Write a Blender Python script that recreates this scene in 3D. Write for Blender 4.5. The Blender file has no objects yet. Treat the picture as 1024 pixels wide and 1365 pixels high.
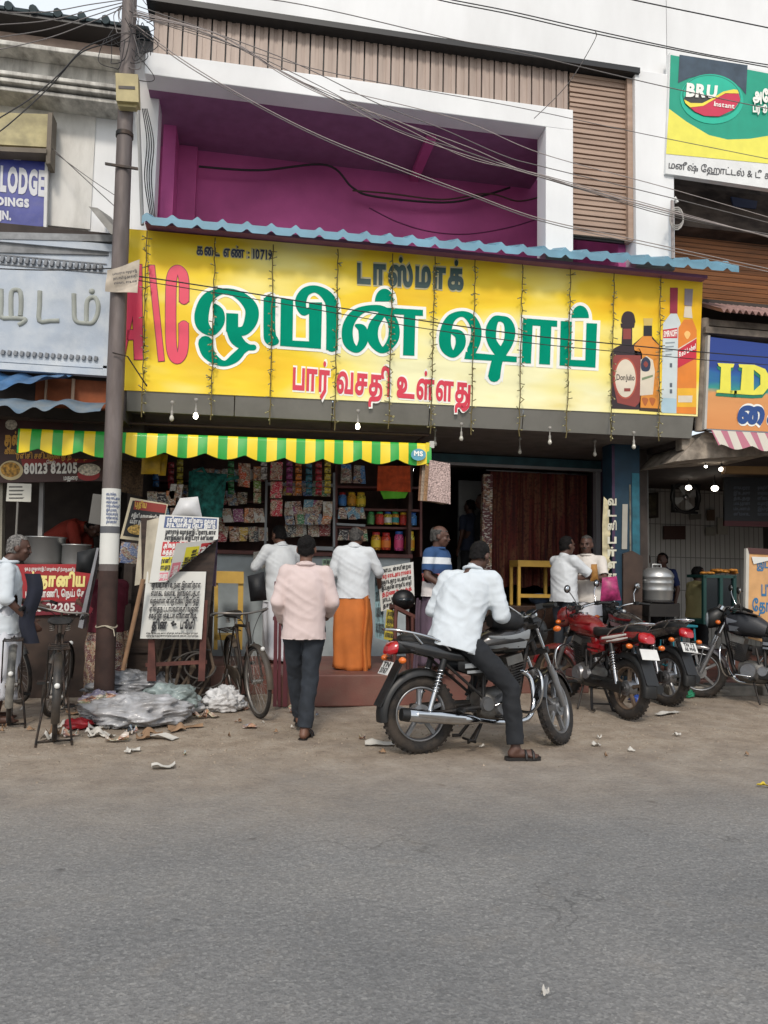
import bpy, bmesh, random
from math import *
from mathutils import Vector as V, Matrix as M, noise
from mathutils.geometry import delaunay_2d_cdt, interpolate_bezier
import numpy as np
rnd = random.Random(7)
sc = bpy.context.scene
COL = sc.collection
# ------------------------------------------------------------------ camera, sky, sun, exposure
CAMP = V((0, -8.17, 1.39))
CR = (M.Rotation(radians(-10.2), 4, 'Z') @ M.Rotation(pi/2 + atan(82.5/1000), 4, 'X') @ M.Rotation(.02, 4, 'Z'))
cd = bpy.data.cameras.new('camera'); cam = bpy.data.objects.new('camera', cd); COL.objects.link(cam)
cam.matrix_world = M.Translation(CAMP) @ CR
cd.sensor_fit = 'VERTICAL'; cd.sensor_height = 36; cd.sensor_width = 27
cd.lens = 1000/1365*36; cd.clip_end = 2000; cd.clip_start = .05
sc.camera = cam
W = bpy.data.worlds.new('World'); sc.world = W; W.use_nodes = True
nt = W.node_tree; bg = nt.nodes['Background']
sky = nt.nodes.new('ShaderNodeTexSky'); sky.sky_type = 'NISHITA'; sky.sun_disc = False
SUN_EL, SUN_AZ = radians(42), radians(192)          # azimuth clockwise from +Y
sky.sun_elevation = SUN_EL; sky.sun_rotation = SUN_AZ; sky.dust_density = 3.0; sky.air_density = 1.0
# thin bright haze and cloud over the clear sky
wtc = nt.nodes.new('ShaderNodeTexCoord'); wn = nt.nodes.new('ShaderNodeTexNoise'); wn.inputs['Scale'].default_value = 2.2; wn.inputs['Detail'].default_value = 6
wr = nt.nodes.new('ShaderNodeValToRGB'); wr.color_ramp.elements[0].position = .3; wr.color_ramp.elements[0].color = (.5, .5, .5, 1); wr.color_ramp.elements[1].position = .62; wr.color_ramp.elements[1].color = (.9, .9, .9, 1)
wm = nt.nodes.new('ShaderNodeMix'); wm.data_type = 'RGBA'; wm.inputs[7].default_value = (4.0, 4.25, 4.5, 1)
nt.links.new(wtc.outputs['Generated'], wn.inputs[0]); nt.links.new(wn.outputs[0], wr.inputs[0]); nt.links.new(wr.outputs[0], wm.inputs[0]); nt.links.new(sky.outputs[0], wm.inputs[6]); nt.links.new(wm.outputs[2], bg.inputs[0]); bg.inputs[1].default_value = .15
sd = bpy.data.lights.new('sun', 'SUN'); sun = bpy.data.objects.new('sun', sd); COL.objects.link(sun)
sd.energy = 1.15; sd.angle = radians(10); sd.color = (1, .92, .82)
sdir = V((sin(SUN_AZ)*cos(SUN_EL), cos(SUN_AZ)*cos(SUN_EL), sin(SUN_EL)))
sun.rotation_euler = sdir.to_track_quat('Z', 'Y').to_euler()
sc.view_settings.view_transform = 'Standard'; sc.view_settings.look = 'None'
sc.view_settings.gamma = 1; sc.view_settings.exposure = .7
sc.cycles.max_bounces = 6; sc.cycles.diffuse_bounces = 4

# ------------------------------------------------------------------ photo pixel -> point on a real plane
def ray(px, py):
    return (CR.to_3x3() @ V(((px-512)/1000, -(py-682.5)/1000, -1)))
def Y(px, py, y):
    d = ray(px, py); return CAMP + d*((y-CAMP.y)/d.y)
def G(px, py, z=0.):
    d = ray(px, py); return CAMP + d*((z-CAMP.z)/d.z)

# ------------------------------------------------------------------ materials
MATS = {}
def lin(c):
    if isinstance(c, str):
        c = [int(c[i:i+2], 16)/255 for i in (0, 2, 4)]
        c = [x/12.92 if x < .04045 else ((x+.055)/1.055)**2.4 for x in c]
    return (*c[:3], 1)
def nd(t, kind, **kw):
    n = t.nodes.new(kind)
    for k, v in kw.items():
        if k.startswith('i_'): n.inputs[k[2:].replace('_', ' ')].default_value = v
        else: setattr(n, k, v)
    return n
def ramp(t, fac, stops, interp='LINEAR'):
    r = t.nodes.new('ShaderNodeValToRGB'); r.color_ramp.interpolation = interp
    e = r.color_ramp.elements
    while len(e) < len(stops): e.new(.5)
    for q, (p, c) in zip(e, stops): q.position = p; q.color = lin(c) if not isinstance(c, float) else (c, c, c, 1)
    t.links.new(fac, r.inputs[0]); return r.outputs[0]
def mixc(t, fac, a, b, mode='MIX'):
    m = t.nodes.new('ShaderNodeMix'); m.data_type = 'RGBA'; m.blend_type = mode
    for s, v in ((0, fac), (6, a), (7, b)):
        if hasattr(v, 'is_linked'): t.links.new(v, m.inputs[s])
        else: m.inputs[s].default_value = v if s == 0 else lin(v)
    return m.outputs[2]
def pm(name, col, rough=.6, metal=0., var=.12, scale=6., bump=.0, bscale=60., dirt=None, damt=.5, dscale=2.5, stretch=(1, 1, 1), coat=0., spec=.5, emit=0, alpha=1, trans=0):
    """procedural surface: own colour with patchy variation, optional dirt patches and fine bump"""
    if name in MATS: return MATS[name]
    m = bpy.data.materials.new(name); m.use_nodes = True; t = m.node_tree; b = t.nodes['Principled BSDF']
    tc = nd(t, 'ShaderNodeTexCoord'); mp = nd(t, 'ShaderNodeMapping'); mp.inputs['Scale'].default_value = stretch
    t.links.new(tc.outputs['Object'], mp.inputs[0]); vec = mp.outputs[0]
    c = lin(col); out = None
    if var:
        n = nd(t, 'ShaderNodeTexNoise', i_Scale=scale, i_Detail=6.); t.links.new(vec, n.inputs[0])
        lo = [x*(1-var*1.6) for x in c[:3]]; hi = [min(1, x*(1+var)) for x in c[:3]]
        out = ramp(t, n.outputs[0], [(.3, lo), (.7, hi)])
    if dirt:
        n = nd(t, 'ShaderNodeTexNoise', i_Scale=dscale, i_Detail=8., i_Roughness=.65); t.links.new(vec, n.inputs[0])
        f = ramp(t, n.outputs[0], [(.42, 0.), (.72, float(damt))])
        out = mixc(t, f, out if out else col, dirt)
    if out: t.links.new(out, b.inputs['Base Color'])
    else: b.inputs['Base Color'].default_value = c
    b.inputs['Roughness'].default_value = rough; b.inputs['Metallic'].default_value = metal
    b.inputs['Coat Weight'].default_value = coat; b.inputs['Specular IOR Level'].default_value = spec
    if alpha < 1: b.inputs['Alpha'].default_value = alpha
    if trans: b.inputs['Transmission Weight'].default_value = trans
    if bump:
        n = nd(t, 'ShaderNodeTexNoise', i_Scale=bscale, i_Detail=5.); t.links.new(vec, n.inputs[0])
        bp = nd(t, 'ShaderNodeBump', i_Strength=bump, i_Distance=.02); t.links.new(n.outputs[0], bp.inputs['Height'])
        t.links.new(bp.outputs[0], b.inputs['Normal'])
    if emit:
        b.inputs['Emission Color'].default_value = c; b.inputs['Emission Strength'].default_value = emit
    MATS[name] = m; return m
def flat(name, col, rough=.55, **k): return pm(name, col, rough, var=k.pop('var', .05), **k)

# ------------------------------------------------------------------ mesh collector
def frame(p0, p1):
    d = (V(p1)-V(p0)); z = d.normalized() if d.length > 1e-9 else V((0, 0, 1))
    x = z.cross(V((0, 0, 1)) if abs(z.z) < .95 else V((1, 0, 0))).normalized()
    return x, z.cross(x), z
def catmull(P, n=6, closed=False):
    P = [V(p) for p in P]; out = []; L = len(P)
    rng = range(L) if closed else range(L-1)
    for i in rng:
        g = lambda k: P[k % L] if closed else P[min(max(k, 0), L-1)]
        a, b, c, d = g(i-1), g(i), g(i+1), g(i+2)
        for k in range(n):
            u = k/n
            out.append(.5*((2*b)+(c-a)*u+(2*a-5*b+4*c-d)*u*u+(3*b-a-3*c+d)*u**3))
    if not closed: out.append(P[-1])
    return out
class MB:
    def __init__(s): s.v = []; s.f = []; s.mi = []; s.sm = []; s.mats = []; s.k = 0
    def use(s, m):
        if m not in s.mats: s.mats.append(m)
        s.k = s.mats.index(m); return s
    def add(s, vs, fs, smooth=False, T=None):
        o = len(s.v)
        if T is not None: vs = [T @ V(v) for v in vs]
        s.v += [tuple(v) for v in vs]; s.f += [tuple(i+o for i in f) for f in fs]
        s.mi += [s.k]*len(fs); s.sm += [smooth]*len(fs); return s
    def box(s, c, d, R=None, T=None):
        x, y, z = [q/2 for q in d]
        vs = [V((a*x, b*y, e*z)) for a in (-1, 1) for b in (-1, 1) for e in (-1, 1)]
        if R is not None: vs = [R @ v for v in vs]
        vs = [v+V(c) for v in vs]
        return s.add(vs, [(0, 1, 3, 2), (4, 6, 7, 5), (0, 4, 5, 1), (2, 3, 7, 6), (0, 2, 6, 4), (1, 5, 7, 3)], T=T)
    def bx(s, a, b): return s.box([(p+q)/2 for p, q in zip(a, b)], [abs(q-p) for p, q in zip(a, b)])
    def rings(s, R, cap=True, smooth=True, closed=False, T=None):
        n = len(R[0]); vs = [v for r in R for v in r]; fs = []
        L = len(R)
        for i in range(L if closed else L-1):
            for j in range(n):
                a, b = i*n, ((i+1) % L)*n
                fs.append((a+j, a+(j+1) % n, b+(j+1) % n, b+j))
        s.add(vs, fs, smooth, T)
        if cap and not closed:
            s.add(R[0], [tuple(range(n))[::-1]], False, T); s.add(R[-1], [tuple(range(n))], False, T)
        return s
    def tube(s, P, r, n=8, closed=False, cap=True, T=None):
        P = [V(p) for p in P]; L = len(P); R = []
        rr = r if isinstance(r, (list, tuple)) else [r]*L
        x = None
        for i in range(L):
            if closed: d = P[(i+1) % L]-P[i-1]
            else: d = P[min(i+1, L-1)]-P[max(i-1, 0)]
            z = d.normalized() if d.length > 1e-9 else V((0, 0, 1))
            if x is None: x = frame((0, 0, 0), z)[0]
            else:
                x = x - z*x.dot(z); x = x.normalized() if x.length > 1e-6 else frame((0, 0, 0), z)[0]
            y = z.cross(x)
            R.append([P[i]+(x*cos(2*pi*k/n)+y*sin(2*pi*k/n))*rr[i] for k in range(n)])
        return s.rings(R, cap, True, closed, T)
    def cyl(s, a, b, r, r2=None, n=16, cap=True, T=None): return s.tube([a, b], [r, r if r2 is None else r2], n, False, cap, T)
    def lathe(s, prof, n=24, T=None, arc=2*pi):
        R = [[V((r*cos(arc*k/n), r*sin(arc*k/n), z)) for k in range(n)] for r, z in prof]
        return s.rings(R, True, True, False, T)
    def ell(s, c, r, n=14, m=8, T=None, R=None):
        r = (r, r, r) if isinstance(r, (int, float)) else r
        rings = []
        for i in range(m+1):
            a = -pi/2+pi*i/m; a = max(min(a, pi/2-.02), -pi/2+.02)
            q = [V((r[0]*cos(a)*cos(2*pi*k/n), r[1]*cos(a)*sin(2*pi*k/n), r[2]*sin(a))) for k in range(n)]
            if R is not None: q = [R @ v for v in q]
            rings.append([v+V(c) for v in q])
        return s.rings(rings, True, True, False, T)
    def prism(s, poly, d, T=None, smooth=False):
        """poly: 3D outline, extruded by vector d"""
        n = len(poly); a = [V(p) for p in poly]; b = [p+V(d) for p in a]
        tri = tess([[(p.x, p.y, p.z) for p in a]])
        s.add(a+b, [tuple(t) for t in tri]+[tuple(n+i for i in t[::-1]) for t in tri], False, T)
        s.add(a+b, [(i, (i+1) % n, n+(i+1) % n, n+i) for i in range(n)], smooth, T); return s
    def grid(s, fn, nu, nv, smooth=True, thick=None):
        vs = [V(fn(i/nu, j/nv)) for j in range(nv+1) for i in range(nu+1)]
        fs = [(j*(nu+1)+i, j*(nu+1)+i+1, (j+1)*(nu+1)+i+1, (j+1)*(nu+1)+i) for j in range(nv) for i in range(nu)]
        s.add(vs, fs, smooth)
        if thick:
            t = V(thick); s.add([v+t for v in vs], [f[::-1] for f in fs], smooth)
        return s
    def px(s, pts, y, th=.05): # outline given in photo pixels, standing on the plane y, th thick
        return s.prism([Y(a, b, y) for a, b in pts], (0, th, 0))
    def build(s, name, mat=None, parent=None, origin=None, bevel=0, local=False):
        me = bpy.data.meshes.new(name); o = bpy.data.objects.new(name, me)
        vs = [V(v) for v in s.v]
        if parent is not None:
            o.parent = parent
            if not local: 
                I = (M.Translation(parent.location) @ parent.rotation_euler.to_matrix().to_4x4() if parent.type == 'EMPTY' or True else None)
                p = parent
                while p.parent: p = p.parent; I = M.Translation(p.location) @ p.rotation_euler.to_matrix().to_4x4() @ I
                I = I.inverted(); vs = [I @ v for v in vs]
        else:
            if origin is None:
                a = np.array(s.v); lo, hi = a.min(0), a.max(0); origin = ((lo[0]+hi[0])/2, (lo[1]+hi[1])/2, lo[2])
            o.location = origin; O = V(origin); vs = [v-O for v in vs]
        me.from_pydata(vs, [], s.f)
        for m in (s.mats or [mat]): me.materials.append(m)
        me.polygons.foreach_set('use_smooth', s.sm)
        if s.mats: me.polygons.foreach_set('material_index', s.mi)
        me.update(); COL.objects.link(o)
        if bevel:
            b = o.modifiers.new('bevel', 'BEVEL'); b.width = bevel; b.segments = 2; b.limit_method = 'ANGLE'; b.angle_limit = radians(40)
        return o
def tess(polys):
    from mathutils.geometry import tessellate_polygon
    return tessellate_polygon([[V(p) for p in q] for q in polys])
def tag(o, label=None, cat=None, group=None, kind=None):
    for k, v in (('label', label), ('category', cat), ('group', group), ('kind', kind)):
        if v: o[k] = v
    return o
def empty(name, loc, label, cat, group=None, rz=0):
    o = bpy.data.objects.new(name, None); COL.objects.link(o); o.location = loc; o.rotation_euler = (0, 0, rz)
    o.empty_display_size = .1
    return tag(o, label, cat, group)
def copy_tree(o, parent=None):
    c = o.copy(); COL.objects.link(c)
    if parent: c.parent = parent
    for ch in o.children: copy_tree(ch, c)
    return c

# ------------------------------------------------------------------ lettering: planar union of outlines and strokes
def ccw(p):
    a = sum(p[i-1][0]*p[i][1]-p[i][0]*p[i-1][1] for i in range(len(p)))
    return p if a > 0 else p[::-1]
def fill2d(polys):
    """non-zero-winding union of 2-D polygons -> (verts, triangles)"""
    vs = []; es = []
    for p in polys:
        o = len(vs); n = len(p); vs += [V((x, y)) for x, y in p]; es += [(o+i, o+(i+1) % n) for i in range(n)]
    if not vs: return [], []
    v, e, f, *_ = delaunay_2d_cdt(vs, es, [], 0, 1e-5)
    P = np.array([[sum(v[i].x for i in t)/3, sum(v[i].y for i in t)/3] for t in f])
    w = np.zeros(len(f))
    for p in polys:
        q = np.array(p, float); lo, hi = q.min(0), q.max(0)
        idx = np.where((P[:, 0] >= lo[0]) & (P[:, 0] <= hi[0]) & (P[:, 1] >= lo[1]) & (P[:, 1] <= hi[1]))[0]
        if not len(idx): continue
        a, b = q, np.roll(q, -1, 0); X, Yy = P[idx, 0][:, None], P[idx, 1][:, None]
        cr = (b[:, 0]-a[:, 0])*(Yy-a[:, 1])-(b[:, 1]-a[:, 1])*(X-a[:, 0])
        up = (a[:, 1] <= Yy) & (b[:, 1] > Yy) & (cr > 0); dn = (a[:, 1] > Yy) & (b[:, 1] <= Yy) & (cr < 0)
        w[idx] += up.sum(1)-dn.sum(1)
    keep = [f[i] for i in range(len(f)) if w[i] != 0]
    return [(p.x, p.y) for p in v], [ccw3(t, v) for t in keep]
def ccw3(t, v):
    a, b, c = (v[i] for i in t[:3])
    return tuple(t) if (b.x-a.x)*(c.y-a.y)-(b.y-a.y)*(c.x-a.x) > 0 else tuple(t)[::-1]
def disc(x, y, r, n=10): return [(x+r*cos(2*pi*i/n), y+r*sin(2*pi*i/n)) for i in range(n)]
def thick(p, w, closed=True, rnd_=True):
    out = []; n = len(p)
    for i in range(n if closed else n-1):
        a, b = p[i], p[(i+1) % n]; dx, dy = b[0]-a[0], b[1]-a[1]; l = hypot(dx, dy)
        if l < 1e-6: continue
        nx, ny = -dy/l*w, dx/l*w
        out.append(ccw([(a[0]+nx, a[1]+ny), (a[0]-nx, a[1]-ny), (b[0]-nx, b[1]-ny), (b[0]+nx, b[1]+ny)]))
    if rnd_: out += [disc(x, y, w*.99, 8) for x, y in p]
    return out
def stroke(pts, n=6, outline=0.):
    """variable-width stroke (x,y,width); returns polygons"""
    P = catmull([(a, b, c) for a, b, c in pts], n); L = len(P); side = []
    for i in range(L):
        d = P[min(i+1, L-1)]-P[max(i-1, 0)]; l = hypot(d.x, d.y) or 1; h = P[i].z/2
        side.append(((P[i].x-d.y/l*h, P[i].y+d.x/l*h), (P[i].x+d.y/l*h, P[i].y-d.x/l*h)))
    out = []
    for i in range(L-1):
        q = ccw([side[i][0], side[i][1], side[i+1][1], side[i+1][0]]); out.append(q)
    for p in P[1:-1]: out.append(disc(p.x, p.y, p.z/2*.985, 12))
    if outline: out += [r for q in out[:L-1] for r in thick(q, outline)] 
    return out
def loops_of(v, t):
    """boundary loops of a triangulated area"""
    nxt = {}; es = {(f[i], f[(i+1) % 3]) for f in t for i in range(3)}
    for a, b in es:
        if (b, a) not in es: nxt.setdefault(a, []).append(b)
    out = []
    while nxt:
        a = next(iter(nxt)); q = [a]
        while True:
            l = nxt.get(q[-1])
            if not l: break
            b = l.pop(); 
            if not l: del nxt[q[-1]]
            if b == a: break
            q.append(b)
        if len(q) > 2: out.append([v[i] for i in q])
    return out
def grow(loop, w):
    p = [loop[i] for i in range(len(loop)) if hypot(loop[i][0]-loop[i-1][0], loop[i][1]-loop[i-1][1]) > w*.12]
    n = len(p); out = []
    if n < 3: return []
    for i in range(n):
        a, b, c = p[i-1], p[i], p[(i+1) % n]
        d1 = V((b[0]-a[0], b[1]-a[1])).normalized(); d2 = V((c[0]-b[0], c[1]-b[1])).normalized()
        n1 = V((d1.y, -d1.x)); n2 = V((d2.y, -d2.x)); m = n1+n2
        if m.length < .35: out += [(b[0]+n1.x*w, b[1]+n1.y*w), (b[0]+n2.x*w, b[1]+n2.y*w)]; continue
        m = m.normalized(); k = min(1.5, 1/max(.3, m.dot(n1))); out.append((b[0]+m.x*w*k, b[1]+m.y*w*k))
    return out
def compact(v, t):
    used = sorted({i for f in t for i in f}); mp = {u: i for i, u in enumerate(used)}
    return [v[i] for i in used], [tuple(mp[i] for i in f) for f in t]
GL = {}
def glyph(ch, w):
    key = (ch, w)
    if key in GL: return GL[key]
    c = bpy.data.curves.new('glyph', 'FONT'); c.body = ch; c.size = 1; c.resolution_u = 3
    o = bpy.data.objects.new('glyph', c); COL.objects.link(o)
    dg = bpy.context.evaluated_depsgraph_get(); cu = o.evaluated_get(dg).to_curve(dg)
    polys = []
    for s in cu.splines:
        bp = s.bezier_points; n = len(bp); q = []
        for i in range(n):
            a, b = bp[i], bp[(i+1) % n]
            straight = (a.handle_right-a.co).cross(b.co-a.co).length < 1e-6 and (b.handle_left-b.co).cross(b.co-a.co).length < 1e-6
            q += [(p.x, p.y) for p in (interpolate_bezier(a.co, a.handle_right, b.handle_left, b.co, 2 if straight else 4))[:-1]]
        if n == 0 and len(s.points): q = [(p.co.x, p.co.y) for p in s.points]
        if len(q) > 2: polys.append(q)
    bpy.data.objects.remove(o); bpy.data.curves.remove(c)
    if not polys: GL[key] = ([], [], 0, 0); return GL[key]
    area = lambda p: sum(p[i-1][0]*p[i][1]-p[i][0]*p[i-1][1] for i in range(len(p)))
    if area(max(polys, key=lambda p: abs(area(p)))) < 0: polys = [p[::-1] for p in polys]
    v, t = compact(*fill2d(polys))
    if w:
        v, t = compact(*fill2d([g for g in (grow(l, w) for l in loops_of(v, t)) if g]))
    xs = [p[0] for p in v] or [0]
    GL[key] = (v, t, min(xs), max(xs)); return GL[key]
PRE = '\u0bc6\u0bc7\u0bc8'
def layout(s, w=.02, gap=.07):
    """letters (with Tamil vowel signs put in reading order) -> verts, tris, width"""
    s = s.replace('\u0bca', '\u0bc6\u0bbe').replace('\u0bcb', '\u0bc7\u0bbe'); out = []
    for ch in s:
        if ch in PRE and out:
            out.insert(len(out)-1, ch)
        else: out.append(ch)
    X = 0; vs = []; ts = []; last = (0, 0)
    for ch in out:
        if ch == ' ': X += .3; continue
        if ch == '்':
            p = disc((last[0]+last[1])/2, .74 + w*.5, .055+w*.8, 10); o = len(vs)
            vs += p+[((last[0]+last[1])/2, .74+w*.5)]; ts += [(o+i, o+(i+1) % 10, o+10) for i in range(10)]; continue
        if ch == 'ு':
            xm = (last[0]+last[1])/2; o = len(vs); h = .045+w
            v, t = fill2d(stroke([(xm, -.16, h*1.6), (xm+.16, -.25, h*1.6), (last[1]+.02, -.12, h*1.7), (last[1]+.05, .1, h*2), (last[1]+.05, .53, h*2)], 4))
            vs += v; ts += [tuple(i+o for i in f) for f in t]; X = last[1]+.1+gap+w; continue
        v, t, a, b = glyph(ch, w)
        if not v: X += .25; continue
        if ch in '\u0bbf\u0bc0': X -= gap+(.11 if ch == '\u0bbf' else .3)
        o = len(vs); vs += [(x-a+X, y) for x, y in v]; ts += [tuple(i+o for i in f) for f in t]
        last = (X, X+b-a); X += b-a+gap
    return vs, ts, max(X-gap, .01)
def text_px(mb, s, quad, y, w=.03, gap=.07, lo=0., hi=.7):
    """lay a word into a photo-pixel quad (TL,TR,BR,BL) on the plane y; lo/hi are the baseline and top"""
    c = [Y(a, b, y) for a, b in quad]; text_q(mb, s, c, w, gap, lo, hi)
def text_q(mb, s, c, w=.03, gap=.07, lo=0., hi=.7):
    vs, ts, Wd = layout(s, w, gap); c = [V(p) for p in c]; out = []
    for x, yy in vs:
        u, q = x/Wd, (yy-lo)/(hi-lo)
        out.append((c[3]*(1-u)+c[2]*u)*(1-q)+(c[0]*(1-u)+c[1]*u)*q)
    mb.add(out, ts)
TAM = list('கசடதபறயரலவழளஙஞணநமனஒஉஎஅஇ')
def words(r, n):
    s = ''
    for _ in range(n):
        for k in range(r.randint(3, 6)):
            s += r.choice(TAM)+r.choice(['', '', '்', 'ா', 'ி', ''])
        s += ' '
    return s.strip()
# ================================================================== GROUND AND ROAD
def ground_mat(name):
    m = bpy.data.materials.new(name); m.use_nodes = True; t = m.node_tree; b = t.nodes['Principled BSDF']
    ge = nd(t, 'ShaderNodeNewGeometry'); sp = nd(t, 'ShaderNodeSeparateXYZ'); t.links.new(ge.outputs['Position'], sp.inputs[0])
    P = ge.outputs['Position']
    def nz(s, d=6., rough=.6):
        n = nd(t, 'ShaderNodeTexNoise', i_Scale=s, i_Detail=d, i_Roughness=rough); t.links.new(P, n.inputs[0]); return n.outputs[0]
    # asphalt: fine aggregate
    v = nd(t, 'ShaderNodeTexVoronoi', i_Scale=95.); t.links.new(P, v.inputs[0])
    hs = nd(t, 'ShaderNodeSeparateColor'); t.links.new(v.outputs['Color'], hs.inputs[0])
    agg = ramp(t, hs.outputs[0], [(0, (.155, .152, .149)), (.55, (.187, .184, .180)), (.85, (.212, .208, .203)), (1, (.255, .25, .24))])
    big = ramp(t, nz(.9), [(.3, (.82, .83, .84)), (.7, (1.13, 1.12, 1.10))])
    asp = mixc(t, 1., agg, big, 'MULTIPLY')
    mpw = nd(t, 'ShaderNodeMapping'); mpw.inputs['Scale'].default_value = (.16, 1.1, 1); t.links.new(P, mpw.inputs[0]); nw = nd(t, 'ShaderNodeTexNoise', i_Scale=1.3, i_Detail=5.); t.links.new(mpw.outputs[0], nw.inputs[0])
    asp = mixc(t, 1., asp, ramp(t, nw.outputs[0], [(.3, (.91, .915, .925)), (.52, (1., 1., 1.)), (.72, (1.07, 1.06, 1.04))]), 'MULTIPLY')
    asp = mixc(t, ramp(t, nz(5, 8), [(.55, 0.), (.75, .35)]), asp, (.22, .195, .165))
    vc = nd(t, 'ShaderNodeTexVoronoi', i_Scale=.55, feature='DISTANCE_TO_EDGE'); wv = nd(t, 'ShaderNodeVectorMath', operation='ADD'); nv = nd(t, 'ShaderNodeTexNoise', i_Scale=2.2, i_Detail=6.); t.links.new(P, nv.inputs[0]); t.links.new(P, wv.inputs[0]); t.links.new(nv.outputs['Color'], wv.inputs[1]); t.links.new(wv.outputs[0], vc.inputs[0])
    ck = ramp(t, vc.outputs['Distance'], [(.0, .55), (.006, 0.)]); ckm = nd(t, 'ShaderNodeMath', operation='MULTIPLY'); t.links.new(ck, ckm.inputs[0]); t.links.new(ramp(t, nz(.5, 2), [(.5, 0.), (.6, 1.)]), ckm.inputs[1]); asp = mixc(t, ckm.outputs[0], asp, (.06, .058, .056))
    spot = ramp(t, nz(3.3, 2), [(.70, 0.), (.74, .75)])
    asp = mixc(t, spot, asp, (.045, .043, .045))
    # dust and soil
    soil = ramp(t, nz(4, 10, .7), [(.25, (.17, .13, .098)), (.48, (.29, .235, .18)), (.75, (.40, .345, .28))])
    soil = mixc(t, ramp(t, nz(38, 6), [(.58, 0.), (.66, .6)]), soil, (.115, .092, .072))
    soil = mixc(t, ramp(t, nz(1.3, 5), [(.5, 0.), (.7, .5)]), soil, (.18, .15, .125))
    # dust drifts over the asphalt towards the kerb
    ad = nd(t, 'ShaderNodeMath', operation='MULTIPLY_ADD'); t.links.new(nz(1.1, 7), ad.inputs[0]); ad.inputs[1].default_value = 1.3; t.links.new(sp.outputs[1], ad.inputs[2])
    ad2 = nd(t, 'ShaderNodeMath', operation='MULTIPLY_ADD'); t.links.new(nz(22, 5), ad2.inputs[0]); ad2.inputs[1].default_value = .35; t.links.new(ad.outputs[0], ad2.inputs[2])
    mr = nd(t, 'ShaderNodeMapRange', interpolation_type='SMOOTHSTEP'); t.links.new(ad2.outputs[0], mr.inputs[0])
    mr.inputs[1].default_value = -3.9; mr.inputs[2].default_value = -1.0
    t.links.new(mixc(t, mr.outputs[0], asp, soil), b.inputs['Base Color'])
    b.inputs['Roughness'].default_value = .88; b.inputs['Specular IOR Level'].default_value = .3
    bp = nd(t, 'ShaderNodeBump', i_Strength=.35, i_Distance=.005); t.links.new(v.outputs['Distance'], bp.inputs['Height'])
    bp2 = nd(t, 'ShaderNodeBump', i_Strength=.55, i_Distance=.03); t.links.new(nz(26, 8), bp2.inputs['Height']); t.links.new(bp.outputs[0], bp2.inputs['Normal'])
    t.links.new(bp2.outputs[0], b.inputs['Normal']); return m
GM = ground_mat('dusty_ground')
def gz(x, y): # gentle unevenness of the verge
    k = min(1, max(0, (y+2.6)/1.0)); return k*.018*(noise.noise((x*1.7, y*1.7, 0))+.5*noise.noise((x*5, y*5, 3)))
mb = MB()
xs = [-400, -60, -12]+[-8+.16*i for i in range(126)]+[16, 60, 400]; ys = [-2.62+.13*i for i in range(30)]+[3, 20, 400]
mb.add([(x, y, gz(x, y) if abs(x) < 13 and y < 1.3 else 0) for y in ys for x in xs], [(j*len(xs)+i, j*len(xs)+i+1, (j+1)*len(xs)+i+1, (j+1)*len(xs)+i) for j in range(len(ys)-1) for i in range(len(xs)-1)], True)
tag(mb.build('ground', GM, origin=(0, 0, 0)), kind='structure')
mb = MB(); mb.add([(-400, -60, 0), (400, -60, 0), (400, -2.6, 0), (-400, -2.6, 0)], [(0, 1, 2, 3)]); mb.add([(-400, -400, -.01), (400, -400, -.01), (400, -60, -.01), (-400, -60, -.01)], [(0, 1, 2, 3)])
tag(mb.build('road', GM, origin=(0, 0, 0)), kind='structure')

redfloor = pm('red_oxide_floor', '70463d', .6, var=.2, scale=3, dirt='6b5a4e', damt=.6, bump=.12)
conc = pm('old_concrete', '8b857c', .85, var=.2, scale=4, dirt='3f3a35', damt=.7, bump=.3, bscale=30)
PT = .33
mb = MB(); mb.bx((.36, -.26, 0), (2.6, 2.2, PT)); mb.bx((-1.25, .55, 0), (.36, 2.2, PT)); mb.bx((2.6, .46, 0), (4.12, 1.35, PT-.03))
tag(mb.build('pavement', redfloor, bevel=.015), kind='structure')
granite = pm('polished_granite', '3b2a22', .35, var=.35, scale=45, dirt='54453a', damt=.35, bump=.05)
mb = MB(); mb.bx((2.25, 1.35, 0), (5.06, 1.75, .66)); mb.bx((2.25, 1.75, 0), (5.06, 6, .99))
o = mb.build('steps', granite, bevel=.012); tag(o, 'brown granite steps and raised floor in front of the curtained bar doorway', 'steps')
mb = MB(); mb.bx((5.21, .5, 0), (9, 5.4, .15)); tag(mb.build('floor', redfloor, bevel=.02), kind='structure')
mb = MB()
for i in range(7):
    x = 5.0+i*.62; mb.box((x+.28, .28+.05*rnd.random(), .055), (.55, .3, .13), M.Rotation(rnd.uniform(-.05, .05), 3, 'Z'))
tag(mb.build('kerb', conc, bevel=.02), kind='structure')

# ================================================================== WINE SHOP BUILDING
white = pm('white_paint', 'e6e7e7', .7, var=.04, scale=1.2, dirt='a9a7a2', damt=.25, dscale=.9, stretch=(1, 1, .35))
purple = pm('magenta_paint', 'c25a96', .75, var=.14, scale=1.5, dirt='974078', damt=.4, dscale=1.2)
mauve = pm('mauve_ceiling', '8d5f83', .8, var=.08)
tan = pm('tan_cladding', 'a8968a', .5, var=.1, scale=2, stretch=(6, 1, .5), dirt='7e6a60', damt=.4)
tan2 = pm('tan_louvre', 'aa917f', .5, var=.1, scale=2, stretch=(.5, 1, 6), dirt='84695a', damt=.4)
blk = flat('black_metal', '17181a', .5)
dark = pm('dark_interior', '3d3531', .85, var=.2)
shop = empty('wine_shop', (2, .3, 0), 'two storey shop building with a magenta balcony recess and tan cladding above the yellow sign', 'building')
S = lambda mb, n, m=None, **k: mb.build(n, m, shop, **k)
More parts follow.
